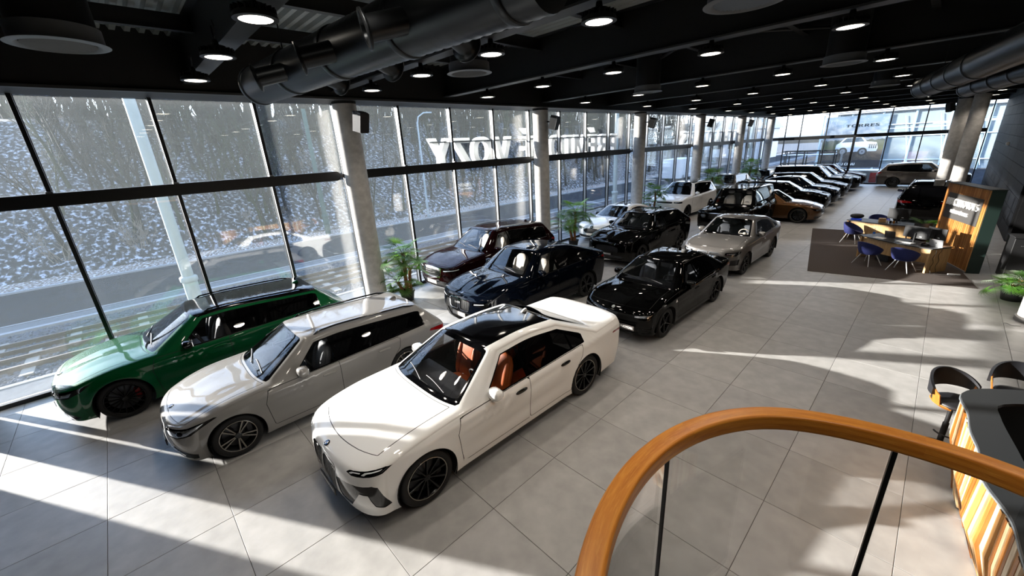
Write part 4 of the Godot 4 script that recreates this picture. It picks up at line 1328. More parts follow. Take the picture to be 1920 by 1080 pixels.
	put(make_car(suv({"label": "taupe grey SUV parked side-on by the far glass wall, facing right", "paint": "paint_taupe", "q": 0.8, "wb": 2.975, "h": 1.76, "spoke": 1, "alloy_face": "alloy_grey", "plate": "", "trim": true, "mats": {"arch_trim": "paint_taupe", "sill_trim": "black_plastic"}})), 10.85, -41.9, 90)
	put(make_car(suv({"label": "black SUV seen from behind beside the slatted wooden sign", "paint": "paint_black", "q": 0.7, "h": 1.78, "plate": "", "rails": "black_gloss"})), 11.5, -27.6, 180)

# ---------------------------------------------------------------- the room
const MZ0 := 0.87
const MS := 1.873
const HEAD := 5.56
const FAR := -43.4

func build_shell() -> void:
	# floor: a bed with tiles laid on it
	var fl := part(self, "floor", boxm(Vector3(18.0, 0.30, 52.0), 0.0), mats.joint, T(8.85, -0.158, -18.0))
	tag(fl, "", "", "", "structure")
	var ts := 1.165
	var cells := []
	for a in range(-1, 15):
		for b in range(-37, 7):
			var x0 := 5.15 - 5 * ts + a * ts
			var z0 := 0.01 + b * ts
			var lo := Vector2(maxf(x0, 0.10), maxf(z0, FAR + 0.06))
			var hi := Vector2(minf(x0 + ts, 16.4), minf(z0 + ts, 7.0))
			if hi.x - lo.x < 0.05 or hi.y - lo.y < 0.05: continue
			var c := (lo + hi) * 0.5
			var d := Vector2(c.x - CAM.x, c.y - CAM.z)
			var behind := c.y > 3.6 or (c.x > 11.0 and c.y > -1.5)
			cells.push_back([d.length() + (1000.0 if behind else 0.0), lo, hi])
	cells.sort_custom(func(p, q): return p[0] < q[0])
	var shared := {}
	var rest := MB.new()
	for k in cells.size():
		var lo: Vector2 = cells[k][1]
		var hi: Vector2 = cells[k][2]
		var s := Vector3(hi.x - lo.x - 0.005, 0.020, hi.y - lo.y - 0.005)
		var c := Vector3((lo.x + hi.x) * 0.5, -0.010, (lo.y + hi.y) * 0.5)
		if k < 296:
			var key := "%.2f_%.2f" % [s.x, s.z]
			if not shared.has(key): shared[key] = boxm(s, 0.0025)
			part(fl, "floor_tile", shared[key], mats["tile_%d" % (rng.randi() % 5)], T(c.x, c.y + 0.158, c.z).translated(Vector3(-8.85, 0, 18.0)))
		else: rest.box(c + Vector3(-8.85, 0.158, 18.0), s, 0.0025)
	tag(part(fl, "floor_tiles_beyond", rest.done(), mats.tile_0), "", "", "", "stuff")
	# window wall on the left
	var ww := frame("window_1")
	var mul := MB.new().box(Vector3(0.065, HEAD * 0.5, 0), Vector3(0.15, HEAD, 0.062), 0.004).done()
	var cap := MB.new().box(Vector3(0.149, HEAD * 0.5, 0), Vector3(0.018, HEAD, 0.066), 0.003).done()
	var gasket := MB.new().box(Vector3(0.02, HEAD * 0.5, 0), Vector3(0.05, HEAD, 0.082), 0.0).done()
	var p_low := boxm(Vector3(0.028, 3.55, MS - 0.07), 0.0)
	var p_high := boxm(Vector3(0.028, HEAD - 3.80, MS - 0.07), 0.0)
	var ztop := MZ0 + 3 * MS
	var n := -3
	while MZ0 - n * MS > FAR - 0.1:
		var z := MZ0 - n * MS
		part(ww, "mullion", mul, mats.aluminium, T(0, 0, z))
		part(ww, "mullion_cap", cap, mats.frame_black, T(0, 0, z))
		part(ww, "gasket", gasket, mats.frame_black, T(0, 0, z))
		if z - MS > FAR - 0.2:
			part(ww, "pane", p_low, mats.pane, T(0.0, 0.08 + 3.55 * 0.5, z - MS * 0.5))
			part(ww, "pane", p_high, mats.pane, T(0.0, (HEAD + 3.80) * 0.5, z - MS * 0.5))
			part(ww, "outer_pane", p_low, mats.pane, T(-0.05, 0.08 + 3.55 * 0.5, z - MS * 0.5))
			part(ww, "outer_pane", p_high, mats.pane, T(-0.05, (HEAD + 3.80) * 0.5, z - MS * 0.5))
			var dirt := 0.012 * exp(-maxf(0.0, n - 0.0) / 3.5) + 0.002
			part(ww, "dust_film", dust(3.55, MS - 0.07, dirt), mats.dust, T(-0.066, 0.08, z - MS * 0.5))
			part(ww, "dust_film", dust(HEAD - 3.80, MS - 0.07, dirt * 2.2), mats.dust, T(-0.066, 3.80, z - MS * 0.5))
		n += 1
	var ln := ztop - FAR
	part(ww, "sill", boxm(Vector3(0.12, 0.09, ln), 0.006), mats.frame_black, T(0.06, 0.045, (ztop + FAR) * 0.5))
	part(ww, "sill_flashing", boxm(Vector3(0.16, 0.05, ln), 0.006), mats.white_wall, T(-0.09, 0.02, (ztop + FAR) * 0.5))
	part(ww, "cross_rail", boxm(Vector3(0.07, 0.10, ln), 0.004), mats.frame_black, T(0.02, 3.73, (ztop + FAR) * 0.5))
	# transom box between the columns
	var cz := [2.75, -4.85, -12.45, -20.0, -27.45, -35.0, -42.5]
	for k in cz.size() - 1:
		var a: float = cz[k]
		var b: float = cz[k + 1]
		var h := MB.new()
		var zc := (a + b) * 0.5
		var hl := absf(a - b) * 0.5 - 0.30
		var prof := []
		for q in 9:
			var an := -PI / 2 + PI * q / 8.0
			prof.push_back(Vector2(hl - 0.12 + 0.12 * cos(an), 0.12 * sin(an)))
		for q in 9:
			var an := PI / 2 + PI * q / 8.0
			prof.push_back(Vector2(-hl + 0.12 + 0.12 * cos(an), 0.12 * sin(an)))
		h.xf = Transform3D(Basis(Vector3(0, 0, 1), Vector3.UP, Vector3(-1, 0, 0)), Vector3(0.16, 3.74, zc))
		h.prism(prof, -0.10, 0.10)
		part(ww, "transom", h.done(), mats.frame_black)
		for q in range(0, 5):
			var zz := MZ0 - (roundi((MZ0 - zc) / MS) - 2 + q) * MS
			if absf(zz - zc) < hl - 0.1: part(ww, "transom_bracket", boxm(Vector3(0.12, 0.035, 0.10), 0.004), mats.aluminium, T(0.15, 3.875, zz))
	# columns and the loudspeakers on them
	var colm := MB.new().lathe([Vector2(0.0, 0), Vector2(0.295, 0), Vector2(0.295, 0), Vector2(0.295, 5.5), Vector2(0.295, 5.5), Vector2(0.0, 5.5)], 40).done()
	var colh := MB.new().lathe([Vector2(0.30, 5.5), Vector2(0.30, 6.4)], 32).done()
	var spots := []
	for k in range(1, 7): spots.push_back(Vector2(0.55, cz[k]))
	spots.append_array([Vector2(12.38, -31.4), Vector2(11.85, -35.6), Vector2(11.8, -42.6), Vector2(13.80, -13.7), Vector2(0.55, 2.95)])
	var words := ["nearest to the camera in the window row", "second in the window row, behind the palm with a woody trunk", "third in the window row", "fourth in the window row", "fifth in the window row", "last in the window row before the far glass wall", "in shade behind the slatted sign on the right", "with a sunlit foot, deeper behind the slatted sign", "in the far right corner of the glass wall", "cut by the right edge beside the potted palm", "standing just outside the left edge"]
	for k in spots.size():
		var c := thing("column", "round pale concrete column " + words[k], "column", Vector3(spots[k].x, 0, spots[k].y), 0.0, "concrete columns")
		part(c, "shaft", colm, mats.concrete)
		part(c, "head", colh, mats.soffit)
		if k == 9: part(c, "base_ring", MB.new().lathe([Vector2(0.33, 0), Vector2(0.33, 0.10), Vector2(0.33, 0.10), Vector2(0.29, 0.11)], 40).done(), mats.column_ring)
		if k < 5 or k == 7:
			speaker(Vector3(spots[k].x + (0.61 if k < 6 else -0.52), 5.03 if k < 6 else 5.1, spots[k].y + (-0.10 if k < 6 else 0.25)), 1.75 if k < 6 else -0.7, ["nearest window column", "second window column", "third window column", "fourth window column", "fifth window column", "", "", "column left of the sign"][k])
	# far glass wall
	var fw := frame("window_2")
	var xs := [0.0, 1.55, 2.67, 4.46, 6.36, 8.31, 10.22, 11.90, 13.3]
	for k in xs.size():
		var wide := 0.16 if k == 4 else 0.065
		part(fw, "mullion", boxm(Vector3(wide, HEAD, 0.14), 0.004), mats.frame_black, T(xs[k], HEAD * 0.5, FAR + 0.06))
		if k < xs.size() - 1:
			var w: float = xs[k + 1] - xs[k]
			part(fw, "pane", boxm(Vector3(w - 0.06, 3.5, 0.028), 0.0), mats.pane, T(xs[k] + w * 0.5, 1.83, FAR))
			part(fw, "pane", boxm(Vector3(w - 0.06, HEAD - 3.85, 0.028), 0.0), mats.pane, T(xs[k] + w * 0.5, (HEAD + 3.85) * 0.5, FAR))
	part(fw, "transom", boxm(Vector3(13.3, 0.25, 0.20), 0.01), mats.frame_black, T(6.65, 3.70, FAR + 0.10))
	part(fw, "sill", boxm(Vector3(13.3, 0.10, 0.14), 0.006), mats.frame_black, T(6.65, 0.05, FAR + 0.06))
	# solid walls
	var s := part(self, "wall_far", boxm(Vector3(18.2, 1.2, 0.3), 0.0), mats.soffit, T(8.9, HEAD + 0.6, FAR - 0.05))
	tag(s, "", "", "", "structure")
	tag(part(self, "wall_left", boxm(Vector3(1.05, 1.2, 52.0), 0.0), mats.soffit, T(0.42, HEAD + 0.6, -18.0)), "", "", "", "structure")
	tag(part(self, "trim_1", boxm(Vector3(0.12, 0.05, 52.0), 0.004), mats.beam_flange, T(0.98, HEAD + 0.02, -18.0)), "", "", "", "structure")
	tag(part(self, "wall_back", boxm(Vector3(18.2, 7.0, 0.3), 0.0), mats.dark_wall, T(8.9, 3.3, 7.4)), "", "", "", "structure")
	tag(part(self, "wall_left_end", boxm(Vector3(0.3, HEAD, 0.56), 0.0), mats.dark_wall, T(0.0, HEAD * 0.5, 4.56)), "", "", "", "structure")
	tag(part(self, "wall_left_corner", boxm(Vector3(0.3, HEAD, 2.5), 0.0), mats.dark_wall, T(0.0, HEAD * 0.5, 6.18)), "", "", "", "structure")
	var wr := part(self, "wall_right", boxm(Vector3(0.3, 7.2, 52.0), 0.0), mats.dark_wall, T(17.0, 3.4, -18.0))
	tag(wr, "", "", "", "structure")
	# dark panelled partition on the right, in rows of boards
	var pw := part(self, "wall_partition", boxm(Vector3(0.16, 6.6, 20.4), 0.0), mats.dark_wall, T(13.92, 3.3, -33.2))
	tag(pw, "", "", "", "structure")
	for r in 13:
		for q in 7:
			part(pw, "wall_panel", boxm(Vector3(0.03, 0.482, 2.88), 0.005), mats.dark_panel, T(-0.085, -3.3 + 0.25 + r * 0.5, -8.7 + q * 2.9))
	tag(part(self, "wall_corner", boxm(Vector3(3.2, 6.6, 0.16), 0.0), mats.dark_wall, T(15.5, 3.3, -22.9)), "", "", "", "structure")
	var cm := thing("security_camera", "small white dome camera on the dark panelled wall, upper right", "camera", Vector3(13.78, 3.1, -33.0))
	part(cm, "dome", MB.new().blob(Vector3.ZERO, Vector3(0.09, 0.09, 0.09), 2.0, 12, 8).done(), mats.white_wall)
	part(cm, "bracket", boxm(Vector3(0.14, 0.05, 0.08)), mats.white_wall, T(0.08, 0.06, 0))

func dust(h: float, w: float, a: float) -> ArrayMesh:   # street dirt on the outer face, thicker towards the edges of a pane
	var v := PackedVector3Array()
	var nn := PackedVector3Array()
	var c := PackedColorArray()
	var ix := PackedInt32Array()
	var us := [0.0, 0.05, 0.14, 0.5, 0.86, 0.95, 1.0]
	var vs := [0.0, 0.03, 0.10, 0.5, 0.86, 0.94, 0.98, 1.0]
	for y in vs:
		for u in us:
			v.push_back(Vector3(0, y * h, (u - 0.5) * w))
			nn.push_back(Vector3(-1, 0, 0))
			var e: float = 1.0 + 1.2 * exp(-minf(u, 1.0 - u) * w / 0.07) + 0.8 * exp(-y * h / 0.08) + 3.0 * exp(-(1.0 - y) * h / 0.07)
			c.push_back(Color(1, 1, 1, a * e))
	for r in vs.size() - 1:
		for q in us.size() - 1:
			var k := r * us.size() + q
			ix.append_array(PackedInt32Array([k, k + 1, k + us.size(), k + 1, k + us.size() + 1, k + us.size()]))
	var a2 := []
	a2.resize(Mesh.ARRAY_MAX)
	a2[Mesh.ARRAY_VERTEX] = v
	a2[Mesh.ARRAY_NORMAL] = nn
	a2[Mesh.ARRAY_COLOR] = c
	a2[Mesh.ARRAY_INDEX] = ix
	var m := ArrayMesh.new()
	m.add_surface_from_arrays(Mesh.PRIMITIVE_TRIANGLES, a2)
	return m

func speaker(at: Vector3, yaw: float, where: String) -> void:
	var o := thing("loudspeaker", "black box loudspeaker tilted down on the " + where, "speaker", at, yaw, "wall loudspeakers")
	var b := Basis(Vector3.RIGHT, 0.28)
	part(o, "cabinet", MB.new().prism([Vector2(-0.15, -0.14), Vector2(0.15, -0.14), Vector2(0.11, 0.14), Vector2(-0.11, 0.14)].map(func(p): return Vector2(p.x, p.y)), -0.24, 0.24).done(), mats.black_plastic, Transform3D(b * Basis(Vector3.RIGHT, PI / 2), Vector3.ZERO))
	part(o, "front_grille", boxm(Vector3(0.27, 0.45, 0.014), 0.004), mats.black, Transform3D(b, b * Vector3(0, 0, 0.143)))
	part(o, "bracket", MB.new().tube([Vector3(0, 0.0, -0.10), Vector3(0, 0.05, -0.20), Vector3(0, 0.05, -0.335)], 0.025, 8).done(), mats.black_plastic)

const LX := [12.9, 10.4, 8.55, 6.66, 4.75, 2.78]
const LZ := [-1.45, -4.55, -7.85, -12.25, -16.5, -20.9, -25.6, -30.2, -34.8, -39.4]

func build_ceiling() -> void:
	var cl := part(self, "ceiling", boxm(Vector3(17.6, 0.2, 52.0), 0.0), mats.ceiling_steel, T(8.8, 6.85, -18.0))
	tag(cl, "", "", "", "structure")
	# trapezoidal deck: each sheet is a part
	var zz := 7.0
	var k := 0
	while zz > FAR + 0.05:
		var z1 := maxf(zz - 2.4, FAR)
		var pr := []
		var bot := []
		var z := 0.0
		while z < zz - z1 - 0.05:
			pr.append_array([Vector2(z, 0.0), Vector2(z + 0.06, 0.0), Vector2(z + 0.09, -0.07), Vector2(z + 0.17, -0.07), Vector2(z + 0.20, 0.0)])
			z += 0.20
		for q in range(pr.size() - 1, -1, -1): bot.push_back(pr[q] + Vector2(0, 0.012))
		var m := MB.new()
		m.xf = Transform3D(Basis(Vector3(0, 0, -1), Vector3.UP, Vector3(1, 0, 0)), Vector3(0.9 - 8.8, 6.62 - 6.85, zz + 18.0))
		for q in pr.size() - 1:
			var a: Vector2 = pr[q]
			var b: Vector2 = pr[q + 1]
			if a.distance_to(b) < 1e-4: continue
			m.flat([Vector3(a.x, a.y, 0), Vector3(b.x, b.y, 0), Vector3(b.x, b.y, 15.9), Vector3(a.x, a.y, 15.9)])
		part(cl, "deck_sheet", m.done(), mats.deck_metal)
		zz = z1
		k += 1
	# steel beams across the room with purlins between them
	var bw := MB.new()
	bw.box(Vector3(8.7, 6.15, 0), Vector3(15.6, 0.80, 0.02))
	bw.box(Vector3(8.7, 6.54, 0), Vector3(15.6, 0.03, 0.24), 0.004)
	var beam := bw.done()
	var fl := MB.new().box(Vector3(8.7, 5.745, 0), Vector3(15.6, 0.03, 0.26), 0.004).done()
	var pur := MB.new()
	pur.box(Vector3(0, 6.40, 0), Vector3(0.012, 0.24, 1.0))
	pur.box(Vector3(0, 6.28, 0), Vector3(0.12, 0.014, 1.0))
	var purm := pur.done()
	var zs := [4.6, 1.6, -1.65, -4.55, -7.85, -12.25, -16.5, -20.9, -25.6, -30.2, -34.8, -39.4, -43.2]
	for q in zs.size():
		var bm := frame("trim_%d" % (q + 2))
		bm.position.z = zs[q]
		part(bm, "beam_web", beam, mats.ceiling_steel)
		part(bm, "beam_flange", fl, mats.beam_flange)
		if q > 0:
			var span: float = zs[q - 1] - zs[q]
			for px in [2.6, 4.7, 6.8, 8.9, 11.0, 13.1]:
				part(bm, "purlin", purm, mats.ceiling_steel, Transform3D(Basis.IDENTITY.scaled(Vector3(1, 1, span)), Vector3(px, 0, span * 0.5)))
			if q % 2 == 1:
				part(bm, "brace", MB.new().tube([Vector3(5.2, 6.3, 0.1), Vector3(9.4, 6.3, span - 0.1)], 0.035, 8).done(), mats.ceiling_steel)
				part(bm, "brace", MB.new().tube([Vector3(9.6, 6.3, 0.1), Vector3(5.6, 6.3, span - 0.1)], 0.035, 8).done(), mats.ceiling_steel)
	# round high-bay lamps
	var body := MB.new().lathe([Vector2(0.0, 0.20), Vector2(0.035, 0.20), Vector2(0.045, 0.14), Vector2(0.11, 0.13), Vector2(0.115, 0.07), Vector2(0.17, 0.062), Vector2(0.195, 0.045), Vector2(0.205, 0.0), Vector2(0.205, 0.0), Vector2(0.155, -0.004), Vector2(0.155, 0.006)], 32)
	for q in 20:
		var a := TAU * q / 20
		body.xf = Transform3D(Basis(Vector3.UP, a), Vector3.ZERO)
		body.box(Vector3(0.155, 0.075, 0), Vector3(0.085, 0.05, 0.012))
	var bodym := body.done()
	var disc := MB.new().lathe([Vector2(0.154, 0.0), Vector2(0.10, -0.004), Vector2(0.0, -0.005)], 28).done()
	var hook := MB.new().tube([Vector3(0, 0.18, 0), Vector3(0.02, 0.24, 0), Vector3(0.0, 0.29, 0), Vector3(0.0, 0.36, 0)], 0.009, 6)
	hook.tube([Vector3(0, 0.20, 0), Vector3(0.10, 0.25, 0.0), Vector3(0.16, 0.34, 0), Vector3(0.12, 0.40, 0)], 0.006, 5)
	var hookm := hook.done()
	var ord := ["first", "second", "third", "fourth", "fifth", "sixth", "seventh", "eighth", "ninth", "tenth", "eleventh"]
	for r in LZ.size():
		for c in range(0, LX.size()):
			if c == 0 and r > 8: continue
			var at := Vector3(LX[c], 5.53, LZ[r])
			if r >= 7 and c == 5: at.x -= 0.2
			var o := thing("ceiling_lamp", "round black high-bay lamp with a glowing disc, %s from the window in the %s row" % [ord[LX.size() - 1 - c], ord[r]], "ceiling lamp", at, 0.0, "round high-bay ceiling lamps")
			part(o, "housing", bodym, mats.black_plastic)
			part(o, "diffuser", disc, mats.lamp_glow)
			part(o, "hanger", hookm, mats.black_plastic)
			var l := SpotLight3D.new()
			l.name = "lamp_light"
			l.position = Vector3(0, -0.03, 0)
			l.rotation.x = -PI / 2
			l.spot_angle = 62.0
			l.spot_angle_attenuation = 0.6
			l.spot_range = 30.0
			l.spot_attenuation = 2.0
			l.light_size = 0.15
			l.light_energy = 2.9
			l.light_color = Color(1.0, 0.955, 0.90)
			l.shadow_enabled = true
			o.add_child(l)
	# ducts
	ribbed_duct("air_duct", "large black spiral duct with side nozzles under the ceiling, upper left", [Vector3(4.4, 5.27, -1.95), Vector3(9.7, 5.27, -2.35)], 0.25, mats.duct, true)
	ribbed_duct("air_duct", "bluish spiral duct running along the upper right of the room", [Vector3(10.95, 5.12, -15.6), Vector3(11.8, 5.12, -10.6), Vector3(12.5, 5.15, -6.5)], 0.24, mats.duct, false)
	ribbed_duct("air_duct", "second darker spiral duct close behind the bluish one, upper right", [Vector3(11.75, 5.0, -15.4), Vector3(12.5, 5.0, -10.6), Vector3(13.1, 5.05, -6.5)], 0.20, mats.duct, false)
	# round swirl diffusers
	var dm := MB.new().lathe([Vector2(0.36, 0.16), Vector2(0.36, 0.02), Vector2(0.40, 0.0), Vector2(0.40, 0.0), Vector2(0.33, -0.012), Vector2(0.30, 0.03), Vector2(0.30, 0.03), Vector2(0.0, 0.04)], 36).done()
	var dp := MB.new().lathe([Vector2(0.33, 0.02), Vector2(0.33, 1.12), Vector2(0.0, 1.12)], 24).done()
	var slat := boxm(Vector3(0.012, 0.03, 0.50), 0.0)
	var ds := [Vector3(5.05, 5.45, 0.0), Vector3(5.45, 5.5, -5.1), Vector3(5.4, 5.5, -11.6), Vector3(9.9, 5.5, -5.2), Vector3(9.8, 5.5, -11.6), Vector3(9.8, 5.5, -19.2)]
	var dw := ["at the upper left edge", "between the second and third lamp rows", "far down the middle of the ceiling", "at the top centre, almost lost in the dark", "in the dark at upper right", "deepest on the right"]
	for q in ds.size():
		var o := thing("air_diffuser", "round grey slotted air diffuser " + dw[q], "air vent", ds[q], 0.3 * q, "round ceiling diffusers")
		part(o, "ring", dm, mats.grille_grey)
		part(o, "plenum", dp, mats.ceiling_steel)
		for w in 13:
			var x := -0.27 + 0.045 * w
			part(o, "slat", slat, mats.grille_grey, Transform3D(Basis(Vector3.BACK, 0.5).scaled(Vector3(1, 1, sqrt(maxf(0.01, 1.0 - pow(x / 0.30, 2))) * 1.15)), Vector3(x, 0.012, 0)))

func ribbed_duct(called: String, label: String, path: Array, r: float, m: Material, nozzles: bool) -> void:
	var o := thing(called, label, "air duct")
	var pts := []
	var rad := []
	for k in path.size() - 1:
		var a: Vector3 = path[k]
		var b: Vector3 = path[k + 1]
		var n := int(a.distance_to(b) / 0.03)
		for j in n:
			pts.push_back(a.lerp(b, float(j) / n))
			rad.push_back(r + (0.006 if (pts.size() % 4) == 0 else 0.0))
	part(o, "pipe", MB.new().tube(pts, rad, 32).done(), m)
	var d: Vector3 = (path[1] - path[0]).normalized()
	var ln: float = path[0].distance_to(path[1])
	var b := Basis(d.cross(Vector3.UP).normalized(), d, d.cross(Vector3.UP).normalized().cross(d))
	var k := 0.0
	while k < ln:
		var c := MB.new().lathe([Vector2(r + 0.001, -0.035), Vector2(r + 0.016, -0.03), Vector2(r + 0.016, 0.03), Vector2(r + 0.001, 0.035)], 32).done()
		part(o, "joint_band", c, m, Transform3D(b, path[0] + d * k))
		if nozzles and k > 0.2 and k < 4.6:
			var nz := MB.new().lathe([Vector2(0.10, 0.0), Vector2(0.10, 0.34), Vector2(0.15, 0.36), Vector2(0.15, 0.38), Vector2(0.085, 0.38), Vector2(0.085, 0.05)], 24).done()
			for s in [0.0, PI]:
				var dir := Vector3(-0.4, -0.25, 1.0 if s == 0.0 else -1.0).normalized()
				var bb := Basis(dir.cross(Vector3.UP).normalized(), dir, dir.cross(Vector3.UP).normalized().cross(dir))
				part(o, "nozzle", nz, m, Transform3D(bb, path[0] + d * (k + 0.35) + dir * (r - 0.06)))
		k += 1.25
	for q in [0.2, 0.8]:
		var p: Vector3 = path[0].lerp(path[path.size() - 1], q)
		part(o, "hanger_rod", MB.new().tube([p + Vector3(0, r, 0), Vector3(p.x, 6.55, p.z)], 0.008, 5).done(), mats.ceiling_steel)

# ---------------------------------------------------------------- outdoors
func ground_y(x: float, z: float) -> float:
	var y := -0.12
	if x < -14.6:
		var d := -14.6 - x
		var bump := 0.30 * sin(x * 0.55 + z * 0.21) + 0.22 * sin(z * 0.47 - x * 0.2)
		y += minf(d, 15.0) * 0.50 + maxf(d - 15.0, 0.0) * 0.10 + 0.30 * bump * clampf(d / 3.0, 0.0, 1.0)
	return y * (1.0 - 0.85 * smoothstep(-64.0, -84.0, z)) * (1.0 - 0.9 * smoothstep(28.0, 39.0, z))

func build_outdoors() -> void:
	tri_map(mat("ballast", "7d8087", 0.95, 0.0, 0.1), noise_tex(0.30, Color(0.42, 0.44, 0.48), Color(1, 1, 1), 512, 3, FastNoiseLite.TYPE_CELLULAR), Vector3(0.55, 0.55, 0.55))
	tri_map(mat("asphalt", "35383e", 1.0, 0.0, 0.05), noise_tex(0.03, Color(0.75, 0.75, 0.75), Color(1, 1, 1), 512, 5), Vector3(0.12, 0.12, 0.12))
	tri_map(mat("pavement", "6e7073", 0.95, 0.0, 0.1), noise_tex(0.05, Color(0.8, 0.8, 0.8), Color(1, 1, 1), 512, 4), Vector3(0.3, 0.3, 0.3))
	mat("kerb_stone", "8a8c8e", 0.95, 0.0, 0.1)
	mat("rail_steel", "5a4f48", 0.5, 0.6)
	mat("sleeper", "85827c", 0.9)
	var g := Gradient.new()
	g.offsets = PackedFloat32Array([0.0, 0.55, 0.63, 0.74, 1.0])
	g.colors = PackedColorArray([Color(0.17, 0.15, 0.13), Color(0.30, 0.27, 0.24), Color(0.48, 0.46, 0.45), Color(0.92, 0.94, 0.98), Color(1, 1, 1)])
	var snow := noise_tex(0.028, Color.BLACK, Color.WHITE, 1024, 7)
	snow.color_ramp = g
	tri_map(mat("snow_litter", "b9babd", 0.95), snow, Vector3(0.11, 0.11, 0.11))
	var g2 := Gradient.new()
	g2.offsets = PackedFloat32Array([0.0, 0.55, 0.68, 1.0])
	g2.colors = PackedColorArray([Color(0.26, 0.21, 0.17), Color(0.42, 0.36, 0.31), Color(0.75, 0.75, 0.76), Color(0.92, 0.93, 0.96)])
	var verge := noise_tex(0.05, Color.BLACK, Color.WHITE, 512, 5)
	verge.color_ramp = g2
	tri_map(mat("verge", "ffffff", 0.95), verge, Vector3(0.25, 0.25, 0.25))
	tri_map(mat("bark", "2f2a26", 0.95), noise_tex(0.04, Color(0.55, 0.55, 0.55), Color(1, 1, 1), 256, 4), Vector3(1.2, 0.35, 1.2), false)
	tri_map(mat("bark_green", "383d29", 0.95), noise_tex(0.04, Color(0.55, 0.58, 0.5), Color(1, 1, 1), 256, 4), Vector3(1.2, 0.35, 1.2), false)
	mat("twig", "7d7266", 0.95)
	# strips along the building
	var z0 := 40.0
	var z1 := -125.0
	var strip := func(called: String, xa: float, xb: float, y: float, th: float, m: String):
		var o := part(self, called, boxm(Vector3(xa - xb, th, z0 - z1), 0.01), mats[m], T((xa + xb) * 0.5, y - th * 0.5, (z0 + z1) * 0.5))
		tag(o, "", "", "", "structure")
	strip.call("pavement", -0.17, -1.18, -0.03, 0.3, "pavement")
	strip.call("kerb", -1.18, -1.34, -0.01, 0.3, "kerb_stone")
	strip.call("track_bed", -1.34, -6.05, -0.16, 0.3, "ballast")
	strip.call("kerb", -6.05, -6.25, -0.05, 0.3, "kerb_stone")
	strip.call("footpath", -6.25, -7.0, -0.08, 0.3, "pavement")
	strip.call("road", -7.0, -12.6, -0.14, 0.3, "asphalt")
	strip.call("kerb", -12.6, -12.8, -0.06, 0.3, "kerb_stone")
	strip.call("roadside", -12.8, -14.7, -0.09, 0.3, "verge")
	tag(part(self, "road_line", boxm(Vector3(0.10, 0.012, 165), 0.0), mats.kerb_stone, T(-7.35, -0.138, -42)), "", "", "", "structure")
	# stones lying loose on the track bed, real geometry for the nearest stretch
	var stone := MB.new().blob(Vector3.ZERO, Vector3(0.045, 0.032, 0.038), 2.6, 6, 4).done()
	var mm := MultiMesh.new()
	mm.transform_format = MultiMesh.TRANSFORM_3D
	mm.mesh = stone
	mm.instance_count = 16000
	for k in 16000:
		var z := 3.5 - 38.0 * pow(rng.randf(), 1.5)
		var b := Basis.from_euler(Vector3(rng.randf() * TAU, rng.randf() * TAU, rng.randf() * TAU)).scaled(Vector3.ONE * rng.randf_range(0.7, 1.5))
		mm.set_instance_transform(k, Transform3D(b, Vector3(rng.randf_range(-6.0, -1.4), -0.155, z)))
	var st := MultiMeshInstance3D.new()
	st.name = "ballast_stones"
	st.multimesh = mm
	st.material_override = mats.ballast
	tag(st, "loose grey ballast stones around the tram rails", "gravel", "", "stuff")
	add_child(st)
	# rails and sleepers
	var prof := [Vector2(-0.07, 0), Vector2(0.07, 0), Vector2(0.07, 0.02), Vector2(0.012, 0.04), Vector2(0.012, 0.11), Vector2(0.036, 0.125), Vector2(0.036, 0.16), Vector2(-0.036, 0.16), Vector2(-0.036, 0.125), Vector2(-0.012, 0.11), Vector2(-0.012, 0.04), Vector2(-0.07, 0.02)]
	var rm := MB.new().prism(prof, -125.0, 40.0).done()
	var wh := ["nearest to the glass wall", "second from the glass wall", "third from the glass wall", "nearest to the road"]
	var rx := [-2.5, -3.28, -3.97, -4.66]
	for k in 4: tag(part(self, "tram_rail", rm, mats.rail_steel, T(rx[k], -0.16, 0)), "long brown steel tram rail " + wh[k], "rail", "tram rails outside")
	var sm := boxm(Vector3(1.9, 0.10, 0.24), 0.012)
	for k in 60:
		var z := 4.0 - k * 0.72
		tag(part(self, "sleeper", sm, mats.sleeper, T(-2.95 if k % 2 == 0 else -4.25, -0.15, z)), "pale concrete sleeper across the tram rails in the grey ballast", "sleeper", "concrete sleepers")
	# the wooded slope
	var sl := MB.new()
	sl.grid(46, 90, func(u, v):
		var x: float = -14.6 - u * 52.0
		var z: float = 40.0 - v * 165.0
		return Vector3(x, ground_y(x, z), z))
	tag(part(self, "hillside", sl.done(), mats.snow_litter), "", "", "", "structure")
	var base := part(self, "ground", boxm(Vector3(260, 0.3, 330), 0.0), mats.pavement, T(20, -0.62, -60))
	tag(base, "", "", "", "structure")
	plant_woods()
	# street poles
	var pole := func(label: String, x: float, z: float, h: float, r: float, m: String, arm := false):
		var o := thing("street_pole", label, "pole", Vector3(x, -0.16, z))
		part(o, "shaft", MB.new().lathe([Vector2(0, 0), Vector2(r * 1.25, 0), Vector2(r * 1.25, 1.1), Vector2(r, 1.18), Vector2(r * 0.8, h), Vector2(0, h)], 20).done(), mats[m])
		part(o, "collar", MB.new().lathe([Vector2(r * 1.3, 1.05), Vector2(r * 1.5, 1.08), Vector2(r * 1.5, 1.2), Vector2(r * 1.1, 1.24)], 20).done(), mats[m])
		if arm: part(o, "lamp_arm", MB.new().tube([Vector3(0, h - 0.1, 0), Vector3(0.02, h + 0.35, -0.1), Vector3(0.1, h + 0.6, -0.5), Vector3(0.15, h + 0.62, -1.1)], 0.045, 8).done(), mats[m])
	mat("pole_pale", "8f9b9a", 0.6)
	mat("pole_green", "2f4a46", 0.6)
	mat("pole_grey", "8e9aa0", 0.55)
	pole.call("tall pale grey tram mast close outside the window, left of the green car", -3.62, -0.92, 9.5, 0.15, "pole_pale")
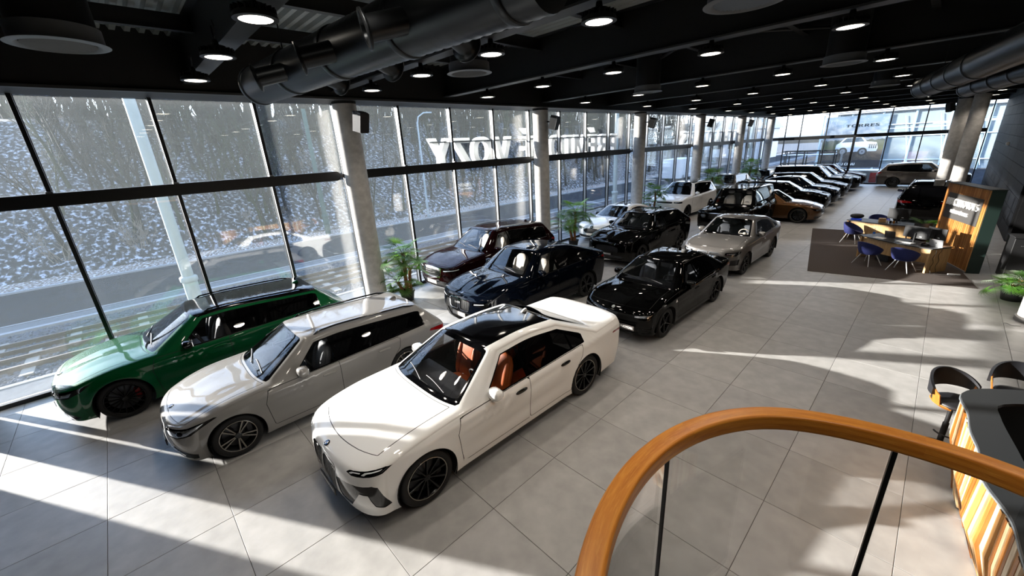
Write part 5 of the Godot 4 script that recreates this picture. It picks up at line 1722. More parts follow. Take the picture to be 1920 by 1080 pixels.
	pole.call("dark green pole behind the trees at left of the first column", -13.4, -8.6, 7.0, 0.13, "pole_green")
	pole.call("slim grey street lamp with a bent arm right of the first column", -13.2, -15.6, 6.3, 0.07, "pole_grey", true)
	pole.call("pale tram mast seen beyond the letters in the middle of the window row", -3.6, -24.5, 9.5, 0.14, "pole_pale")
	pole.call("pale tram mast at the far end of the tracks", -3.6, -52.0, 9.5, 0.14, "pole_pale")
	# raised letters outside on the facade, read from the street
	sign_letters("PRÉMIOVÉ VOZY", -7.85, -19.3)
	sign_letters("MACH MOTORS", -27.0, -38.8)
	build_beyond()

func sign_letters(s: String, z_end: float, z_start: float) -> void:
	var o := thing("facade_sign", "row of big white raised letters outside the glass reading " + s + " backwards", "sign", Vector3(-0.42, 3.66, 0))
	var f := SystemFont.new()
	f.font_names = PackedStringArray(["Droid Sans"])
	f.font_weight = 700
	var total := 0.0
	var ms := []
	for ch in s:
		if ch == " ":
			ms.push_back(null)
			total += 0.45
			continue
		var tm := TextMesh.new()
		tm.font = f
		tm.text = ch
		tm.font_size = 64
		tm.pixel_size = 0.98 / 46.0
		tm.depth = 0.22
		tm.curve_step = 1.5
		tm.vertical_alignment = VERTICAL_ALIGNMENT_BOTTOM
		ms.push_back(tm)
		total += tm.get_aabb().size.x + 0.10
	var k := (z_end - z_start) / total
	var z := z_start
	for tm in ms:
		if tm == null:
			z += 0.45 * k
			continue
		var bb: AABB = tm.get_aabb()
		var w: float = bb.size.x + 0.10
		var y0 := 0.0
		var h: float = bb.size.y
		var b := Basis(Vector3(0, 0, k), Vector3(0, 1, 0), Vector3(-1, 0, 0))
		part(o, "letter", tm, mats.letter_white, Transform3D(b, Vector3(0, -bb.position.y if h < 1.15 else -bb.position.y, z + (0.05 - bb.position.x) * k)))
		z += w * k
	for q in range(2, 24):
		var zm := MZ0 - q * MS
		if zm > z_start and zm < z_end:
			for y in [0.86, 0.15]: part(o, "stand_off", boxm(Vector3(0.30, 0.03, 0.03), 0.0), mats.frame_black, T(0.275, y, zm))
	part(o, "mounting_rail", boxm(Vector3(0.05, 0.05, z_end - z_start), 0.004), mats.frame_black, T(0.14, 0.86, (z_end + z_start) * 0.5))
	part(o, "mounting_rail", boxm(Vector3(0.05, 0.05, z_end - z_start), 0.004), mats.frame_black, T(0.14, 0.15, (z_end + z_start) * 0.5))

func tree_mesh(sd: int, h: float, r: float, depth: int, spread: float) -> ArrayMesh:
	var rg := RandomNumberGenerator.new()
	rg.seed = sd
	var m := MB.new()
	branch(m, rg, Vector3(0, -0.3, 0), Vector3(rg.randf_range(-0.12, 0.12), 1, rg.randf_range(-0.12, 0.12)).normalized(), h * 0.72, r, depth, spread)
	return m.done()

func branch(m: MB, rg: RandomNumberGenerator, p: Vector3, d: Vector3, ln: float, r: float, depth: int, spread: float) -> void:
	var n := 5 if depth >= 3 else 3
	var pts := [p]
	var rad := [r]
	var dirs := [d]
	for k in n:
		d = (d + Vector3(rg.randf_range(-1, 1), rg.randf_range(-0.5, 0.9), rg.randf_range(-1, 1)) * 0.13 + Vector3(0, 0.03, 0)).normalized()
		p += d * ln / n
		pts.push_back(p)
		dirs.push_back(d)
		rad.push_back(r * (1.0 - 0.62 * (k + 1) / n))
	m.tube(pts, rad, 6 if depth >= 3 else (4 if depth == 2 else 3), false)
	if depth == 0: return
	var kids := rg.randi_range(4, 6) if depth >= 3 else rg.randi_range(3, 5)
	for k in kids:
		var f := rg.randf_range(0.35, 1.0) if depth >= 3 else rg.randf_range(0.2, 1.0)
		var at := clampi(int(f * n), 0, n - 1)
		var q: Vector3 = (pts[at] as Vector3).lerp(pts[at + 1], f * n - at)
		var side := Vector3(rg.randf_range(-1, 1), rg.randf_range(-0.2, 0.5), rg.randf_range(-1, 1)).normalized()
		branch(m, rg, q, ((dirs[at] as Vector3) + side * spread).normalized(), ln * rg.randf_range(0.38, 0.6), maxf(rad[at] * 0.55, 0.007), depth - 1, spread)

func plant_woods() -> void:
	var kinds := []
	for k in 8:
		var o := MeshInstance3D.new()
		o.mesh = tree_mesh(100 + k, 7.6 + 0.4 * (k % 3), 0.16 + 0.04 * (k % 4), 4, 0.75 + 0.06 * (k % 3))
		o.material_override = mats["bark_green" if k % 4 == 1 else "bark"]
		kinds.push_back(o)
	var made := 0
	var tries := 0
	while made < 290 and tries < 6000:
		tries += 1
		var z := 2.4 - 78.0 * pow(rng.randf(), 1.4)
		var x := -15.3 - 15.5 * rng.randf()
		var src: MeshInstance3D = kinds[rng.randi() % 8]
		var o: MeshInstance3D = src.duplicate()
		o.name = "bare_tree" if made == 0 else "bare_tree_%03d" % made
		var s := rng.randf_range(0.55, 0.95)
		if z > -30.0: s *= 0.80
		else: s *= 1.15
		o.transform = Transform3D(Basis(Vector3.UP, rng.randf() * TAU).scaled(Vector3(0.85, 1.0, 0.85) * s), Vector3(x, ground_y(x, z), z))
		tag(o, "bare winter tree with thin grey branches on the snowy slope beyond the road", "tree", "bare trees on the slope")
		add_child(o)
		made += 1
	var mm := MultiMesh.new()
	mm.transform_format = MultiMesh.TRANSFORM_3D
	mm.mesh = kinds[2].mesh
	mm.instance_count = 900
	for k in 900:
		var z := rng.randf_range(-82.0, 2.4)
		var x := rng.randf_range(-62.0, -25.0)
		var s := rng.randf_range(0.55, 1.0)
		if k % 9 == 0:
			x = rng.randf_range(-62.0, -38.0)
			z = rng.randf_range(2.4, 9.0)
		mm.set_instance_transform(k, Transform3D(Basis(Vector3.UP, rng.randf() * TAU).scaled(Vector3(0.8, 1.0, 0.8) * s), Vector3(x, ground_y(x, z) - 0.1, z)))
	var th := MultiMeshInstance3D.new()
	th.name = "distant_thicket"
	th.multimesh = mm
	th.material_override = mats.bark
	tag(th, "dense grey thicket of bare trees filling the upper slope", "woods", "", "stuff")
	add_child(th)
	for k in 8: kinds[k].free()
	var bush := []
	for k in 4:
		var m := MB.new()
		var rg := RandomNumberGenerator.new()
		rg.seed = 900 + k
		for j in 9: branch(m, rg, Vector3(rg.randf_range(-0.3, 0.3), -0.1, rg.randf_range(-0.3, 0.3)), Vector3(rg.randf_range(-0.7, 0.7), 1, rg.randf_range(-0.7, 0.7)).normalized(), rg.randf_range(0.6, 1.3), 0.016, 2, 0.9)
		bush.push_back(m.done())
	for k in 150:
		var z := rng.randf_range(-76.0, 3.0)
		var x := -14.9 - 34.0 * pow(rng.randf(), 1.5)
		var o := MeshInstance3D.new()
		o.name = "bare_shrub" if k == 0 else "bare_shrub_%03d" % k
		o.mesh = bush[k % 4]
		o.material_override = mats.twig
		o.transform = Transform3D(Basis(Vector3.UP, rng.randf() * TAU).scaled(Vector3.ONE * rng.randf_range(0.7, 1.5)), Vector3(x, ground_y(x, z), z))
		tag(o, "low leafless brown shrub in the undergrowth of the snowy slope", "shrub", "leafless shrubs on the slope")
		add_child(o)

func build_beyond() -> void:
	# the forecourt and the neighbouring glass showroom behind the far wall
	mat("steel_pale", "b9cdd6", 0.4, 0.3)
	mat("fascia", "d5d9de", 0.5)
	mat("fascia_grey", "8f99a3", 0.5)
	mat("dark_interior", "1a2024", 0.8)
	glass("shop_glass", "aebfc8", 0.25)
	mat("car_red", "8c1a22", 0.2)
	mat("car_dark", "20272c", 0.2)
	tag(part(self, "forecourt", boxm(Vector3(60, 0.25, 40), 0.0), mats.asphalt, T(28, -0.27, -64)), "", "", "", "structure")
	var o := thing("building", "pale glass and steel showroom behind the far glass wall, with a big banner", "building", Vector3(0, -0.15, -61.5))
	part(o, "roof_fascia", boxm(Vector3(30, 1.0, 1.2), 0.02), mats.fascia, T(16, 6.75, 0))
	part(o, "white_sign_board", boxm(Vector3(7.4, 0.85, 0.12), 0.02), mats.letter_white, T(4.6, 6.60, 0.68))
	var em := MB.new()
	var ring := []
	for k in 17: ring.push_back(Vector3(cos(TAU * k / 16) * 0.22, sin(TAU * k / 16) * 0.22, 0))
	em.tube(ring, 0.03, 6, false)
	em.tube([Vector3(-0.2, -0.18, 0), Vector3(0, 0.05, 0), Vector3(0.2, -0.18, 0)], 0.03, 6)
	part(o, "board_emblem", em.done(), mats.black, T(3.7, 6.6, 0.78))
	part(o, "fascia_strip", boxm(Vector3(30, 0.22, 0.5), 0.02), mats.fascia_grey, T(16, 6.05, 0.3))
	for k in 11:
		part(o, "steel_post", MB.new().tube([Vector3(1.0 + k * 2.6, 0, 0.1), Vector3(1.0 + k * 2.6, 6.0, 0.1)], 0.10, 10).done(), mats.steel_pale)
		if k < 10: part(o, "pane", boxm(Vector3(2.5, 5.8, 0.03), 0.0), mats.shop_glass, T(2.3 + k * 2.6, 3.0, 0.0))
	for y in [1.0, 3.4, 4.6]: part(o, "rail", boxm(Vector3(28, 0.10, 0.10), 0.01), mats.steel_pale, T(15, y, 0.12))
	for k in 4: part(o, "brace", MB.new().tube([Vector3(9.0 + k * 2.6, 0.4, 0.16), Vector3(8.0 + k * 2.6, 5.4, 0.16)], 0.035, 6).done(), mats.steel_pale)
	part(o, "back_wall", boxm(Vector3(30, 6.2, 0.2), 0.0), mats.dark_interior, T(16, 3.1, -8))
	part(o, "inner_floor", boxm(Vector3(30, 0.1, 8), 0.0), mats.pavement, T(16, 0.05, -4))
	for k in 3: part(o, "light_strip", boxm(Vector3(6.0, 0.08, 0.3), 0.0), mats.letter_white, T(9 + k * 4.0, 4.2 + 0.3 * k, -7.5 + k))
	# banner with its printed picture
	var bn := thing("banner", "huge printed banner with a white off-road car under a cloudy sky on the building", "banner", Vector3(4.05, 2.45, -61.2))
	var im := Image.create(512, 480, false, Image.FORMAT_RGB8)
	var nz := FastNoiseLite.new()
	nz.seed = 5
	nz.frequency = 0.012
	var nz2 := FastNoiseLite.new()
	nz2.seed = 9
	nz2.frequency = 0.09
	for y in 480:
		for x in 512:
			var v := y / 480.0
			var c := Color(0.56, 0.69, 0.82).lerp(Color(0.86, 0.90, 0.94), clampf(v * 1.9 + nz.get_noise_2d(x, y * 2.0) * 0.7, 0, 1))
			var ridge := 0.46 + 0.03 * nz.get_noise_2d(x * 2.0, 40.0)
			if v > ridge: c = Color(0.42, 0.47, 0.44).lerp(Color(0.46, 0.50, 0.28), clampf((v - ridge) * 6.0, 0, 1))
			if v > 0.66: c = Color(0.30, 0.27, 0.24).lerp(Color(0.60, 0.52, 0.45), clampf(0.5 + nz2.get_noise_2d(x, y) * 1.2, 0, 1))
			if v > 0.86: c = c.lerp(Color(0.16, 0.19, 0.25), 0.8)
			im.set_pixel(x, y, c.darkened(0.42))
	# the printed vehicle: body, cabin, wheels
	var body := PackedVector2Array([Vector2(120, 318), Vector2(126, 262), Vector2(150, 246), Vector2(196, 196), Vector2(330, 192), Vector2(372, 238), Vector2(452, 250), Vector2(470, 300), Vector2(462, 330), Vector2(130, 334)])
	var cab := PackedVector2Array([Vector2(168, 244), Vector2(204, 204), Vector2(322, 200), Vector2(356, 240)])
	for y in range(185, 370):
		for x in range(110, 480):
			var p := Vector2(x, y)
			if poly_sd(p, body) < 0: im.set_pixel(x, y, Color(0.84, 0.86, 0.88) if y < 290 else Color(0.70, 0.73, 0.76))
			if poly_sd(p, cab) < 0: im.set_pixel(x, y, Color(0.25, 0.31, 0.36))
			if poly_sd(p, PackedVector2Array([Vector2(388, 262), Vector2(458, 262), Vector2(462, 306), Vector2(392, 304)])) < 0: im.set_pixel(x, y, Color(0.2, 0.22, 0.24) if (x / 8) % 2 == 0 else Color(0.62, 0.65, 0.68))
			for c in [Vector2(190, 328), Vector2(352, 334)]:
				var d := p.distance_to(c)
				if d < 38: im.set_pixel(x, y, Color(0.07, 0.07, 0.08) if d > 24 or d < 6 else Color(0.45, 0.47, 0.5))
	var bm := mat("banner_print", "ffffff", 0.7)
	bm.albedo_texture = ImageTexture.create_from_image(im)
	var q := MB.new()
	var id := [q.vert(Vector3(-2.75, 3.15, 0.02), Vector3.BACK, Vector2(0, 0)), q.vert(Vector3(2.75, 3.15, 0.02), Vector3.BACK, Vector2(1, 0)), q.vert(Vector3(2.75, -2.35, 0.02), Vector3.BACK, Vector2(1, 1)), q.vert(Vector3(-2.75, -2.35, 0.02), Vector3.BACK, Vector2(0, 1))]
	q.quad(id[0], id[1], id[2], id[3])
	part(bn, "print", q.done(), bm)
	part(bn, "backing", boxm(Vector3(5.5, 5.5, 0.03), 0.0), mats.fascia, T(0, 0.4, 0.0))
	part(bn, "lettering", bold_text("TORRES", 0.36, 0.02), mats.car_dark, Transform3D(Basis.IDENTITY.scaled(Vector3(1.6, 0.8, 1)), Vector3(0.6, 2.1, 0.03)))
	part(bn, "lettering", bold_text("ZA ÚŽASNOU CENU", 0.26, 0.02), mats.letter_white, T(-1.0, -2.0, 0.03))
	# parked vehicles and the black steel shelter
	var cs := [[9.6, -66.0, "car_red", "red car parked inside the neighbouring showroom, right of the banner", 1.4], [12.0, -66.5, "car_dark", "dark car parked behind the red one in the neighbouring showroom", 1.0]]
	for c in cs:
		var w := thing("parked_car", c[3], "car", Vector3(c[0], 0.0, c[1]), c[4])
		part(w, "body", MB.new().prism(P2([-2.1, 0.25, -2.2, 0.7, -1.9, 0.95, -1.2, 1.02, -0.5, 1.46, 0.9, 1.48, 1.7, 1.05, 2.15, 0.95, 2.2, 0.4, 2.0, 0.25]), -0.85, 0.85).done(), mats[c[2]])
		part(w, "windows", MB.new().prism(P2([-1.0, 1.03, -0.45, 1.41, 0.85, 1.42, 1.45, 1.05]), -0.86, 0.86).done(), mats.black_gloss)
		for sx in [-1.35, 1.35]:
			for sz in [-0.8, 0.8]: part(w, "wheel", MB.new().tube([Vector3(sx, 0.33, sz - 0.1), Vector3(sx, 0.33, sz + 0.1)], 0.33, 16).done(), mats.rubber)
	var sh := thing("shelter_frame", "black steel shelter frame with glass side outside the far wall, left of the banner", "shelter", Vector3(0, -0.15, -48.5))
	for x in [0.35, 0.75, 2.2, 3.4, 4.55]:
		for z in [0.0, -1.2]: part(sh, "post", boxm(Vector3(0.09, 2.6, 0.09), 0.004), mats.frame_black, T(x, 1.3, z))
	for y in [2.6, 1.5]: part(sh, "beam", boxm(Vector3(4.3, 0.09, 0.09), 0.004), mats.frame_black, T(2.45, y, 0))
	part(sh, "beam", boxm(Vector3(4.3, 0.09, 0.09), 0.004), mats.frame_black, T(2.45, 2.6, -1.2))
	part(sh, "roof_sheet", boxm(Vector3(4.2, 0.05, 1.2), 0.004), mats.fascia, T(2.45, 2.25, -0.6))
	part(sh, "side_pane", boxm(Vector3(0.02, 2.2, 1.1), 0.0), mats.shop_glass, T(5.0, 1.4, -0.6))
	var cab2 := thing("counter_box", "pale flat-topped box with a red side outside the far wall, beside the grey car", "kiosk", Vector3(7.2, -0.15, -46.5))
	part(cab2, "body", boxm(Vector3(2.6, 0.95, 1.6), 0.02), mats.fascia_grey, T(0, 0.48, 0))
	part(cab2, "top", boxm(Vector3(2.8, 0.08, 1.8), 0.01), mats.fascia, T(0, 1.0, 0))
	part(cab2, "red_panel", boxm(Vector3(1.0, 0.8, 0.04), 0.01), mats.car_red, T(0.9, 0.45, 0.82))
	# distant pale house and viaduct at the end of the road
	var ho := thing("house", "distant pale low building beyond the trees at the end of the road", "building", Vector3(-20, -0.2, -92))
	part(ho, "walls", boxm(Vector3(16, 5.5, 10), 0.05), mats.fascia, T(0, 2.75, 0))
	part(ho, "roof", MB.new().prism(P2([-8.6, 5.4, 8.6, 5.4, 7.0, 7.2, -7.0, 7.2]), -5.5, 5.5).done(), mats.fascia_grey)
	for k in 5: part(ho, "window", boxm(Vector3(1.6, 1.6, 0.1), 0.02), mats.dark_interior, T(-6 + k * 3.0, 2.9, 5.02))
	# a van and a car on the road
	var van := thing("van", "pale delivery van on the road beyond the far columns", "van", Vector3(-8.6, -0.14, -46), PI / 2)
	part(van, "body", MB.new().prism(P2([-2.5, 0.35, -2.5, 2.3, 1.3, 2.35, 1.9, 1.4, 2.6, 1.15, 2.65, 0.35]), -0.95, 0.95).done(), mats.fascia)
	part(van, "windscreen", MB.new().prism(P2([1.32, 2.25, 1.85, 1.42, 1.95, 1.42, 1.42, 2.25]), -0.85, 0.85).done(), mats.black_gloss)
	part(van, "side_window", boxm(Vector3(0.9, 0.55, 1.92), 0.02), mats.black_gloss, T(1.0, 1.75, 0))
	for sx in [-1.5, 1.6]:
		for sz in [-0.85, 0.85]: part(van, "wheel", MB.new().tube([Vector3(sx, 0.34, sz - 0.1), Vector3(sx, 0.34, sz + 0.1)], 0.34, 16).done(), mats.rubber)

func bold_text(s: String, cap: float, depth: float) -> TextMesh:
	var f := SystemFont.new()
	f.font_names = PackedStringArray(["Droid Sans"])
	f.font_weight = 700
	var tm := TextMesh.new()
	tm.font = f
	tm.text = s
	tm.font_size = 64
	tm.pixel_size = cap / 46.0
	tm.depth = depth
	tm.curve_step = 1.5
	return tm

# ---------------------------------------------------------------- palms
func fan_leaf(sd: int, stalk: float, size: float, blades: int, droop: float) -> ArrayMesh:
	var rg := RandomNumberGenerator.new()
	rg.seed = sd
	var m := MB.new()
	var tip := Vector3(0, stalk * 0.86, stalk * 0.5)
	m.tube([Vector3.ZERO, tip * 0.5 + Vector3(0, stalk * 0.06, -0.02), tip], [0.009, 0.007, 0.005], 5)
	var ax := (tip - Vector3(0, tip.y * 0.45, 0)).normalized()
	var side := Vector3.RIGHT
	var nn := side.cross(ax).normalized()
	for k in blades:
		var a := lerpf(-2.35, 2.35, float(k) / (blades - 1)) + rg.randf_range(-0.03, 0.03)
		var d := (ax * cos(a) + side * sin(a)).normalized()
		var w := d.cross(nn).normalized()
		var ln := size * (1.0 - 0.22 * absf(a) / 2.0) * rg.randf_range(0.9, 1.06)
		var p := tip
		var last := []
		for j in 5:
			var f := j / 4.0
			var q := tip + d * ln * f - nn * 0.05 * sin(f * 2.0) + Vector3(0, -droop * f * f * f * ln, 0)
			var wd: float = [0.004, 0.0095, 0.0105, 0.006, 0.001][j] * size / 0.45
			var up := nn * (0.35 * wd)
			var row := [m.vert(q - w * wd + up, nn - w * 0.4), m.vert(q, nn), m.vert(q + w * wd + up, nn + w * 0.4)]
			if last:
				m.quad(last[0], last[1], row[1], row[0])
				m.quad(last[1], last[2], row[2], row[1])
			last = row
			p = q
	return m.done()

func palm(label: String, at: Vector3, trunks: Array, size: float, sd: int, dead := false) -> void:
	var o := thing("potted_palm", label, "potted palm", at, 0.0, "fan palms in pots")
	var rg := RandomNumberGenerator.new()
	rg.seed = sd
	part(o, "pot", MB.new().lathe([Vector2(0.0, 0.0), Vector2(0.17, 0.0), Vector2(0.17, 0.0), Vector2(0.215, 0.27), Vector2(0.235, 0.28), Vector2(0.235, 0.31), Vector2(0.215, 0.31), Vector2(0.20, 0.25), Vector2(0.0, 0.25)], 28).done(), mats.black_plastic)
	for tr in trunks:
		var h: float = tr[0]
		var base := Vector3(tr[1], 0.24, tr[2])
		var top := base + Vector3(tr[1] * 1.2 + 0.02, h, tr[2] * 1.2)
		var tk := MB.new()
		var pts := []
		var rad := []
		var n := maxi(4, int(h / 0.035))
		for k in n + 1:
			pts.push_back(base.lerp(top, float(k) / n) + Vector3(0.02 * sin(k * 0.3), 0, 0))
			rad.push_back((0.062 if k % 2 == 0 else 0.048) * lerpf(1.0, 0.8, float(k) / n))
		tk.tube(pts, rad, 10)
		for k in n * 3:
			var f := rg.randf()
			var a := rg.randf() * TAU
			var p := base.lerp(top, f) + Vector3(cos(a), 0, sin(a)) * 0.05
			tk.tube([p, p + Vector3(cos(a) * 0.025, 0.05, sin(a) * 0.025)], [0.008, 0.002], 4, false)
		part(o, "trunk", tk.done(), mats.palm_trunk)
		var cnt: int = tr[3]
		for k in cnt:
			var kind := rg.randi() % leaf_kinds.size()
			var ring := float(k) / cnt
			var tilt := lerpf(0.15, 1.75, ring) + rg.randf_range(-0.1, 0.1)
			var b := Basis(Vector3.UP, k * 2.4 + rg.randf_range(-0.3, 0.3)) * Basis(Vector3.RIGHT, tilt)
			var s := size * rg.randf_range(0.85, 1.1)
			part(o, "leaf", leaf_kinds[kind], mats["palm_silver" if dead and rg.randf() < 0.5 else "palm_leaf_%d" % (rg.randi() % 3)], Transform3D(b.scaled(Vector3.ONE * s), top - Vector3(0, 0.02, 0)))

var leaf_kinds := []

func build_palms() -> void:
	for k in 3:
		var m := mat("palm_leaf_%d" % k, ["2f5418", "426b22", "233f19"][k], 0.42)
		m.cull_mode = BaseMaterial3D.CULL_DISABLED
		m.backlight_enabled = true
		m.backlight = Color(0.42, 0.58, 0.20)
	mat("palm_trunk", "8a5a35", 0.9)
	mat("palm_silver", "8f9c86", 0.5)
	for k in 5: leaf_kinds.push_back(fan_leaf(40 + k, 0.32 + 0.06 * k, 0.40, 28, 0.10 + 0.10 * k))
	palm("tall leafy fan palm against the nearest window column, behind the grey estate car", Vector3(1.12, 0.0, -5.55), [[1.25, 0.06, 0.02, 18], [0.35, -0.08, 0.08, 13], [0.75, 0.02, -0.08, 11]], 0.98, 3)
	palm("fan palm with a brown woody trunk by the second window column", Vector3(1.12, 0.0, -13.75), [[1.30, 0.04, 0.0, 22], [0.75, -0.06, 0.05, 13]], 1.12, 8)
	palm("fan palm in front of the white luxury SUV by the third column", Vector3(1.15, 0.0, -20.75), [[1.35, 0.04, 0.0, 20], [0.7, -0.06, 0.05, 12]], 1.05, 15)
	palm("fan palm by the fourth window column, between white and grey SUVs", Vector3(1.3, 0.0, -28.1), [[1.5, 0.04, 0.0, 20], [0.8, -0.06, 0.05, 12]], 1.25, 21)
	palm("last fan palm of the window row, by the fifth column", Vector3(1.3, 0.0, -35.6), [[1.6, 0.04, 0.0, 20], [0.9, -0.06, 0.05, 12]], 1.35, 27)
	palm("low bushy palm in a black tub by the right edge", Vector3(13.52, 0.0, -15.2), [[0.28, 0.03, 0.0, 16], [0.18, -0.06, 0.07, 12], [0.2, 0.05, -0.08, 10]], 0.68, 33, true)
	palm("small palm half hidden behind the desks, left of the slatted sign", Vector3(11.75, 0.0, -20.6), [[0.40, 0.03, 0.0, 14]], 0.95, 39)

# ---------------------------------------------------------------- reception
func xf_of(at: Vector3, yaw: float) -> Transform3D:
	return Transform3D(Basis(Vector3.UP, yaw), at)

func build_reception() -> void:
	tri_map(mat("oak", "b5762e", 0.5), noise_tex(0.02, Color(0.75, 0.72, 0.68), Color(1, 1, 1), 512, 5), Vector3(1.5, 0.2, 1.5), false)
	tri_map(mat("oak_pale", "c9a472", 0.5), noise_tex(0.02, Color(0.8, 0.78, 0.75), Color(1, 1, 1), 512, 5), Vector3(1.5, 0.2, 1.5), false)
	for k in 4: tri_map(mat("slat_%d" % k, ["b57a3c", "a86d30", "c08a4c", "96602a"][k], 0.45), mats.oak.albedo_texture, Vector3(2.0, 0.25, 2.0), false)
	mat("desk_top", "2c2c2e", 0.4)
	mat("panel_grey", "3a3836", 0.6)
	var vel := mat("velvet_blue", "0e1850", 0.8)
	vel.rim_enabled = true
	vel.rim = 0.8
	vel.rim_tint = 0.6
	mat("leg_white", "d8d8d6", 0.4)
	mat("sign_green", "1d2f2a", 0.5)
	tri_map(mat("rug", "4a403a", 0.95), noise_tex(0.06, Color(0.72, 0.70, 0.68), Color(1, 1, 1), 512, 4), Vector3(0.8, 0.8, 0.8))
	glass("water_glass", "dfe8ee", 0.08)
	mat("paper", "dcd8d0", 0.7)
	mat("blue_file", "12309a", 0.4)
	mat("screen_black", "08090a", 0.12)
	mat("laptop_silver", "c2c3c5", 0.35, 0.7)
	mat("cable_black", "080808", 0.6)
	var ry := 0.168
	tag(part(self, "rug", boxm(Vector3(3.72, 0.012, 7.4), 0.004), mats.rug, xf_of(Vector3(10.55, 0.007, -19.15), ry)), "large flat brown rug under the reception desks", "rug")
	# the slatted sign wall
	var sg := thing("sign_wall", "free-standing slatted wooden sign wall with a dark panel reading MACH MOTORS", "sign", Vector3(12.42, 0, -18.52), 0.358)
	part(sg, "core", boxm(Vector3(0.30, 2.40, 2.36), 0.006), mats.sign_green, T(0.10, 1.20, 0))
	part(sg, "top_cap", boxm(Vector3(0.36, 0.02, 2.40), 0.004), mats.desk_top, T(0.08, 2.41, 0))
	var slat := boxm(Vector3(0.022, 2.36, 0.034), 0.003)
	for k in 52:
		var z := -1.16 + k * 0.0455
		if absf(z - 0.02) < 0.97:
			part(sg, "slat", boxm(Vector3(0.022, 1.30, 0.034), 0.003), mats["slat_%d" % (rng.randi() % 4)], T(-0.062, 0.69, z))
			part(sg, "slat", boxm(Vector3(0.022, 0.27, 0.034), 0.003), mats["slat_%d" % (rng.randi() % 4)], T(-0.062, 2.255, z))
		else: part(sg, "slat", slat, mats["slat_%d" % (rng.randi() % 4)], T(-0.062, 1.21, z))
	part(sg, "skirting", boxm(Vector3(0.03, 0.06, 2.36), 0.004), mats.aluminium, T(-0.08, 0.03, 0))
	var pn := part(sg, "name_panel", boxm(Vector3(0.03, 0.78, 1.94), 0.004), mats.panel_grey, T(-0.065, 1.73, 0.02))
	var face := Basis(Vector3.UP, -PI / 2)
	part(pn, "lettering", bold_text("MACH", 0.21, 0.04), mats.letter_white, Transform3D(face, Vector3(-0.03, 0.13, -0.51)))
	part(pn, "lettering", text_mesh("MOTORS", 0.20, 0.04), mats.letter_white, Transform3D(face, Vector3(-0.03, 0.13, 0.35)))
	part(pn, "lettering", bold_text("PRÉMIOVÉ VOZY", 0.095, 0.03), mats.letter_white, Transform3D(face, Vector3(-0.03, -0.15, -0.05)))
	# desks
	desk("front desk with a bowed dark top and wooden end panels, nearest the camera", Vector3(11.28, 0.0, -17.62), -0.60)
	desk("second reception desk behind the front one, with a dark top", Vector3(10.55, 0.0, -21.0), -0.25)
	# blue tub chairs
	tub_chair("blue velvet tub chair at the left front of the nearest desk", Vector3(10.58, 0, -16.98), -0.60 + PI)
	tub_chair("blue velvet tub chair at the right front of the nearest desk", Vector3(11.42, 0, -16.66), -0.35 + PI)
	tub_chair("blue velvet tub chair at the left end of the desks, seen from its side", Vector3(9.75, 0, -20.2), 1.35)
	tub_chair("blue velvet tub chair behind the second desk, only its rim showing", Vector3(10.3, 0, -22.4), 0.3)
	office_chair("black mesh office chair between the two desks", Vector3(11.55, 0, -19.1), 0.5 + PI)
	# on the desks
	var d1 := func(x: float, y: float, z: float) -> Vector3: return Vector3(11.28, 0, -17.62) + Basis(Vector3.UP, -0.60) * Vector3(x, y, z)
	var d2 := func(x: float, y: float, z: float) -> Vector3: return Vector3(10.55, 0, -21.0) + Basis(Vector3.UP, -0.25) * Vector3(x, y, z)
	monitor("wide black monitor seen from behind on the front desk", d1.call(0.30, 0.76, -0.02), -0.60 + PI, 0.72, 0.36)
	monitor("second black monitor at right on the front desk, next to the open laptop", d1.call(0.62, 0.76, -0.32), -0.85 + PI, 0.60, 0.34)
	monitor("black monitor on the second desk, in front of the black SUV", d2.call(0.35, 0.76, -0.05), -0.2 + PI, 0.62, 0.38)
	laptop("open silver laptop, its lid towards the camera, at the front desk's right end", d1.call(0.93, 0.762, 0.05), -0.45 + PI, "laptop_silver")
	laptop("dark grey laptop with its lid open in the middle of the front desk", d1.call(-0.42, 0.762, -0.02), -0.55 + PI, "panel_grey")
	tag(part(self, "keyboard", boxm(Vector3(0.44, 0.02, 0.14), 0.005), mats.leg_white, xf_of(d1.call(0.22, 0.775, 0.22), -0.60)), "white keyboard below the wide monitor on the front desk", "keyboard")
	tag(part(self, "paper_sheet", boxm(Vector3(0.30, 0.006, 0.21), 0.0), mats.paper, xf_of(d1.call(-0.52, 0.768, 0.24), -0.5)), "white sheet of paper at the left of the front desk", "paper")
	var bt := thing("water_bottle", "clear plastic water bottle at the left end of the front desk", "bottle", d1.call(-0.88, 0.765, 0.06))
	part(bt, "bottle", MB.new().lathe([Vector2(0, 0), Vector2(0.035, 0), Vector2(0.036, 0.13), Vector2(0.030, 0.16), Vector2(0.013, 0.20), Vector2(0.013, 0.22)], 18).done(), mats.water_glass)
	part(bt, "cap", MB.new().lathe([Vector2(0.014, 0.215), Vector2(0.014, 0.235), Vector2(0, 0.235)], 14).done(), mats.letter_white)
	part(bt, "label", MB.new().lathe([Vector2(0.0368, 0.06), Vector2(0.0368, 0.11)], 18).done(), mats.badge_blue)
	tag(part(self, "desk_phone", MB.new().box(Vector3(0, 0.03, 0), Vector3(0.16, 0.05, 0.18), 0.015).blob(Vector3(-0.05, 0.07, 0), Vector3(0.025, 0.02, 0.10), 3.0, 10, 6).done(), mats.black_plastic, xf_of(d1.call(0.72, 0.765, 0.14), -0.4)), "small black desk phone in front of the silver laptop", "phone")
	tag(part(self, "file_folder", boxm(Vector3(0.34, 0.05, 0.26), 0.006), mats.blue_file, xf_of(d2.call(-0.86, 0.79, 0.12), 0.1)), "bright blue file at the left end of the second desk", "folder")
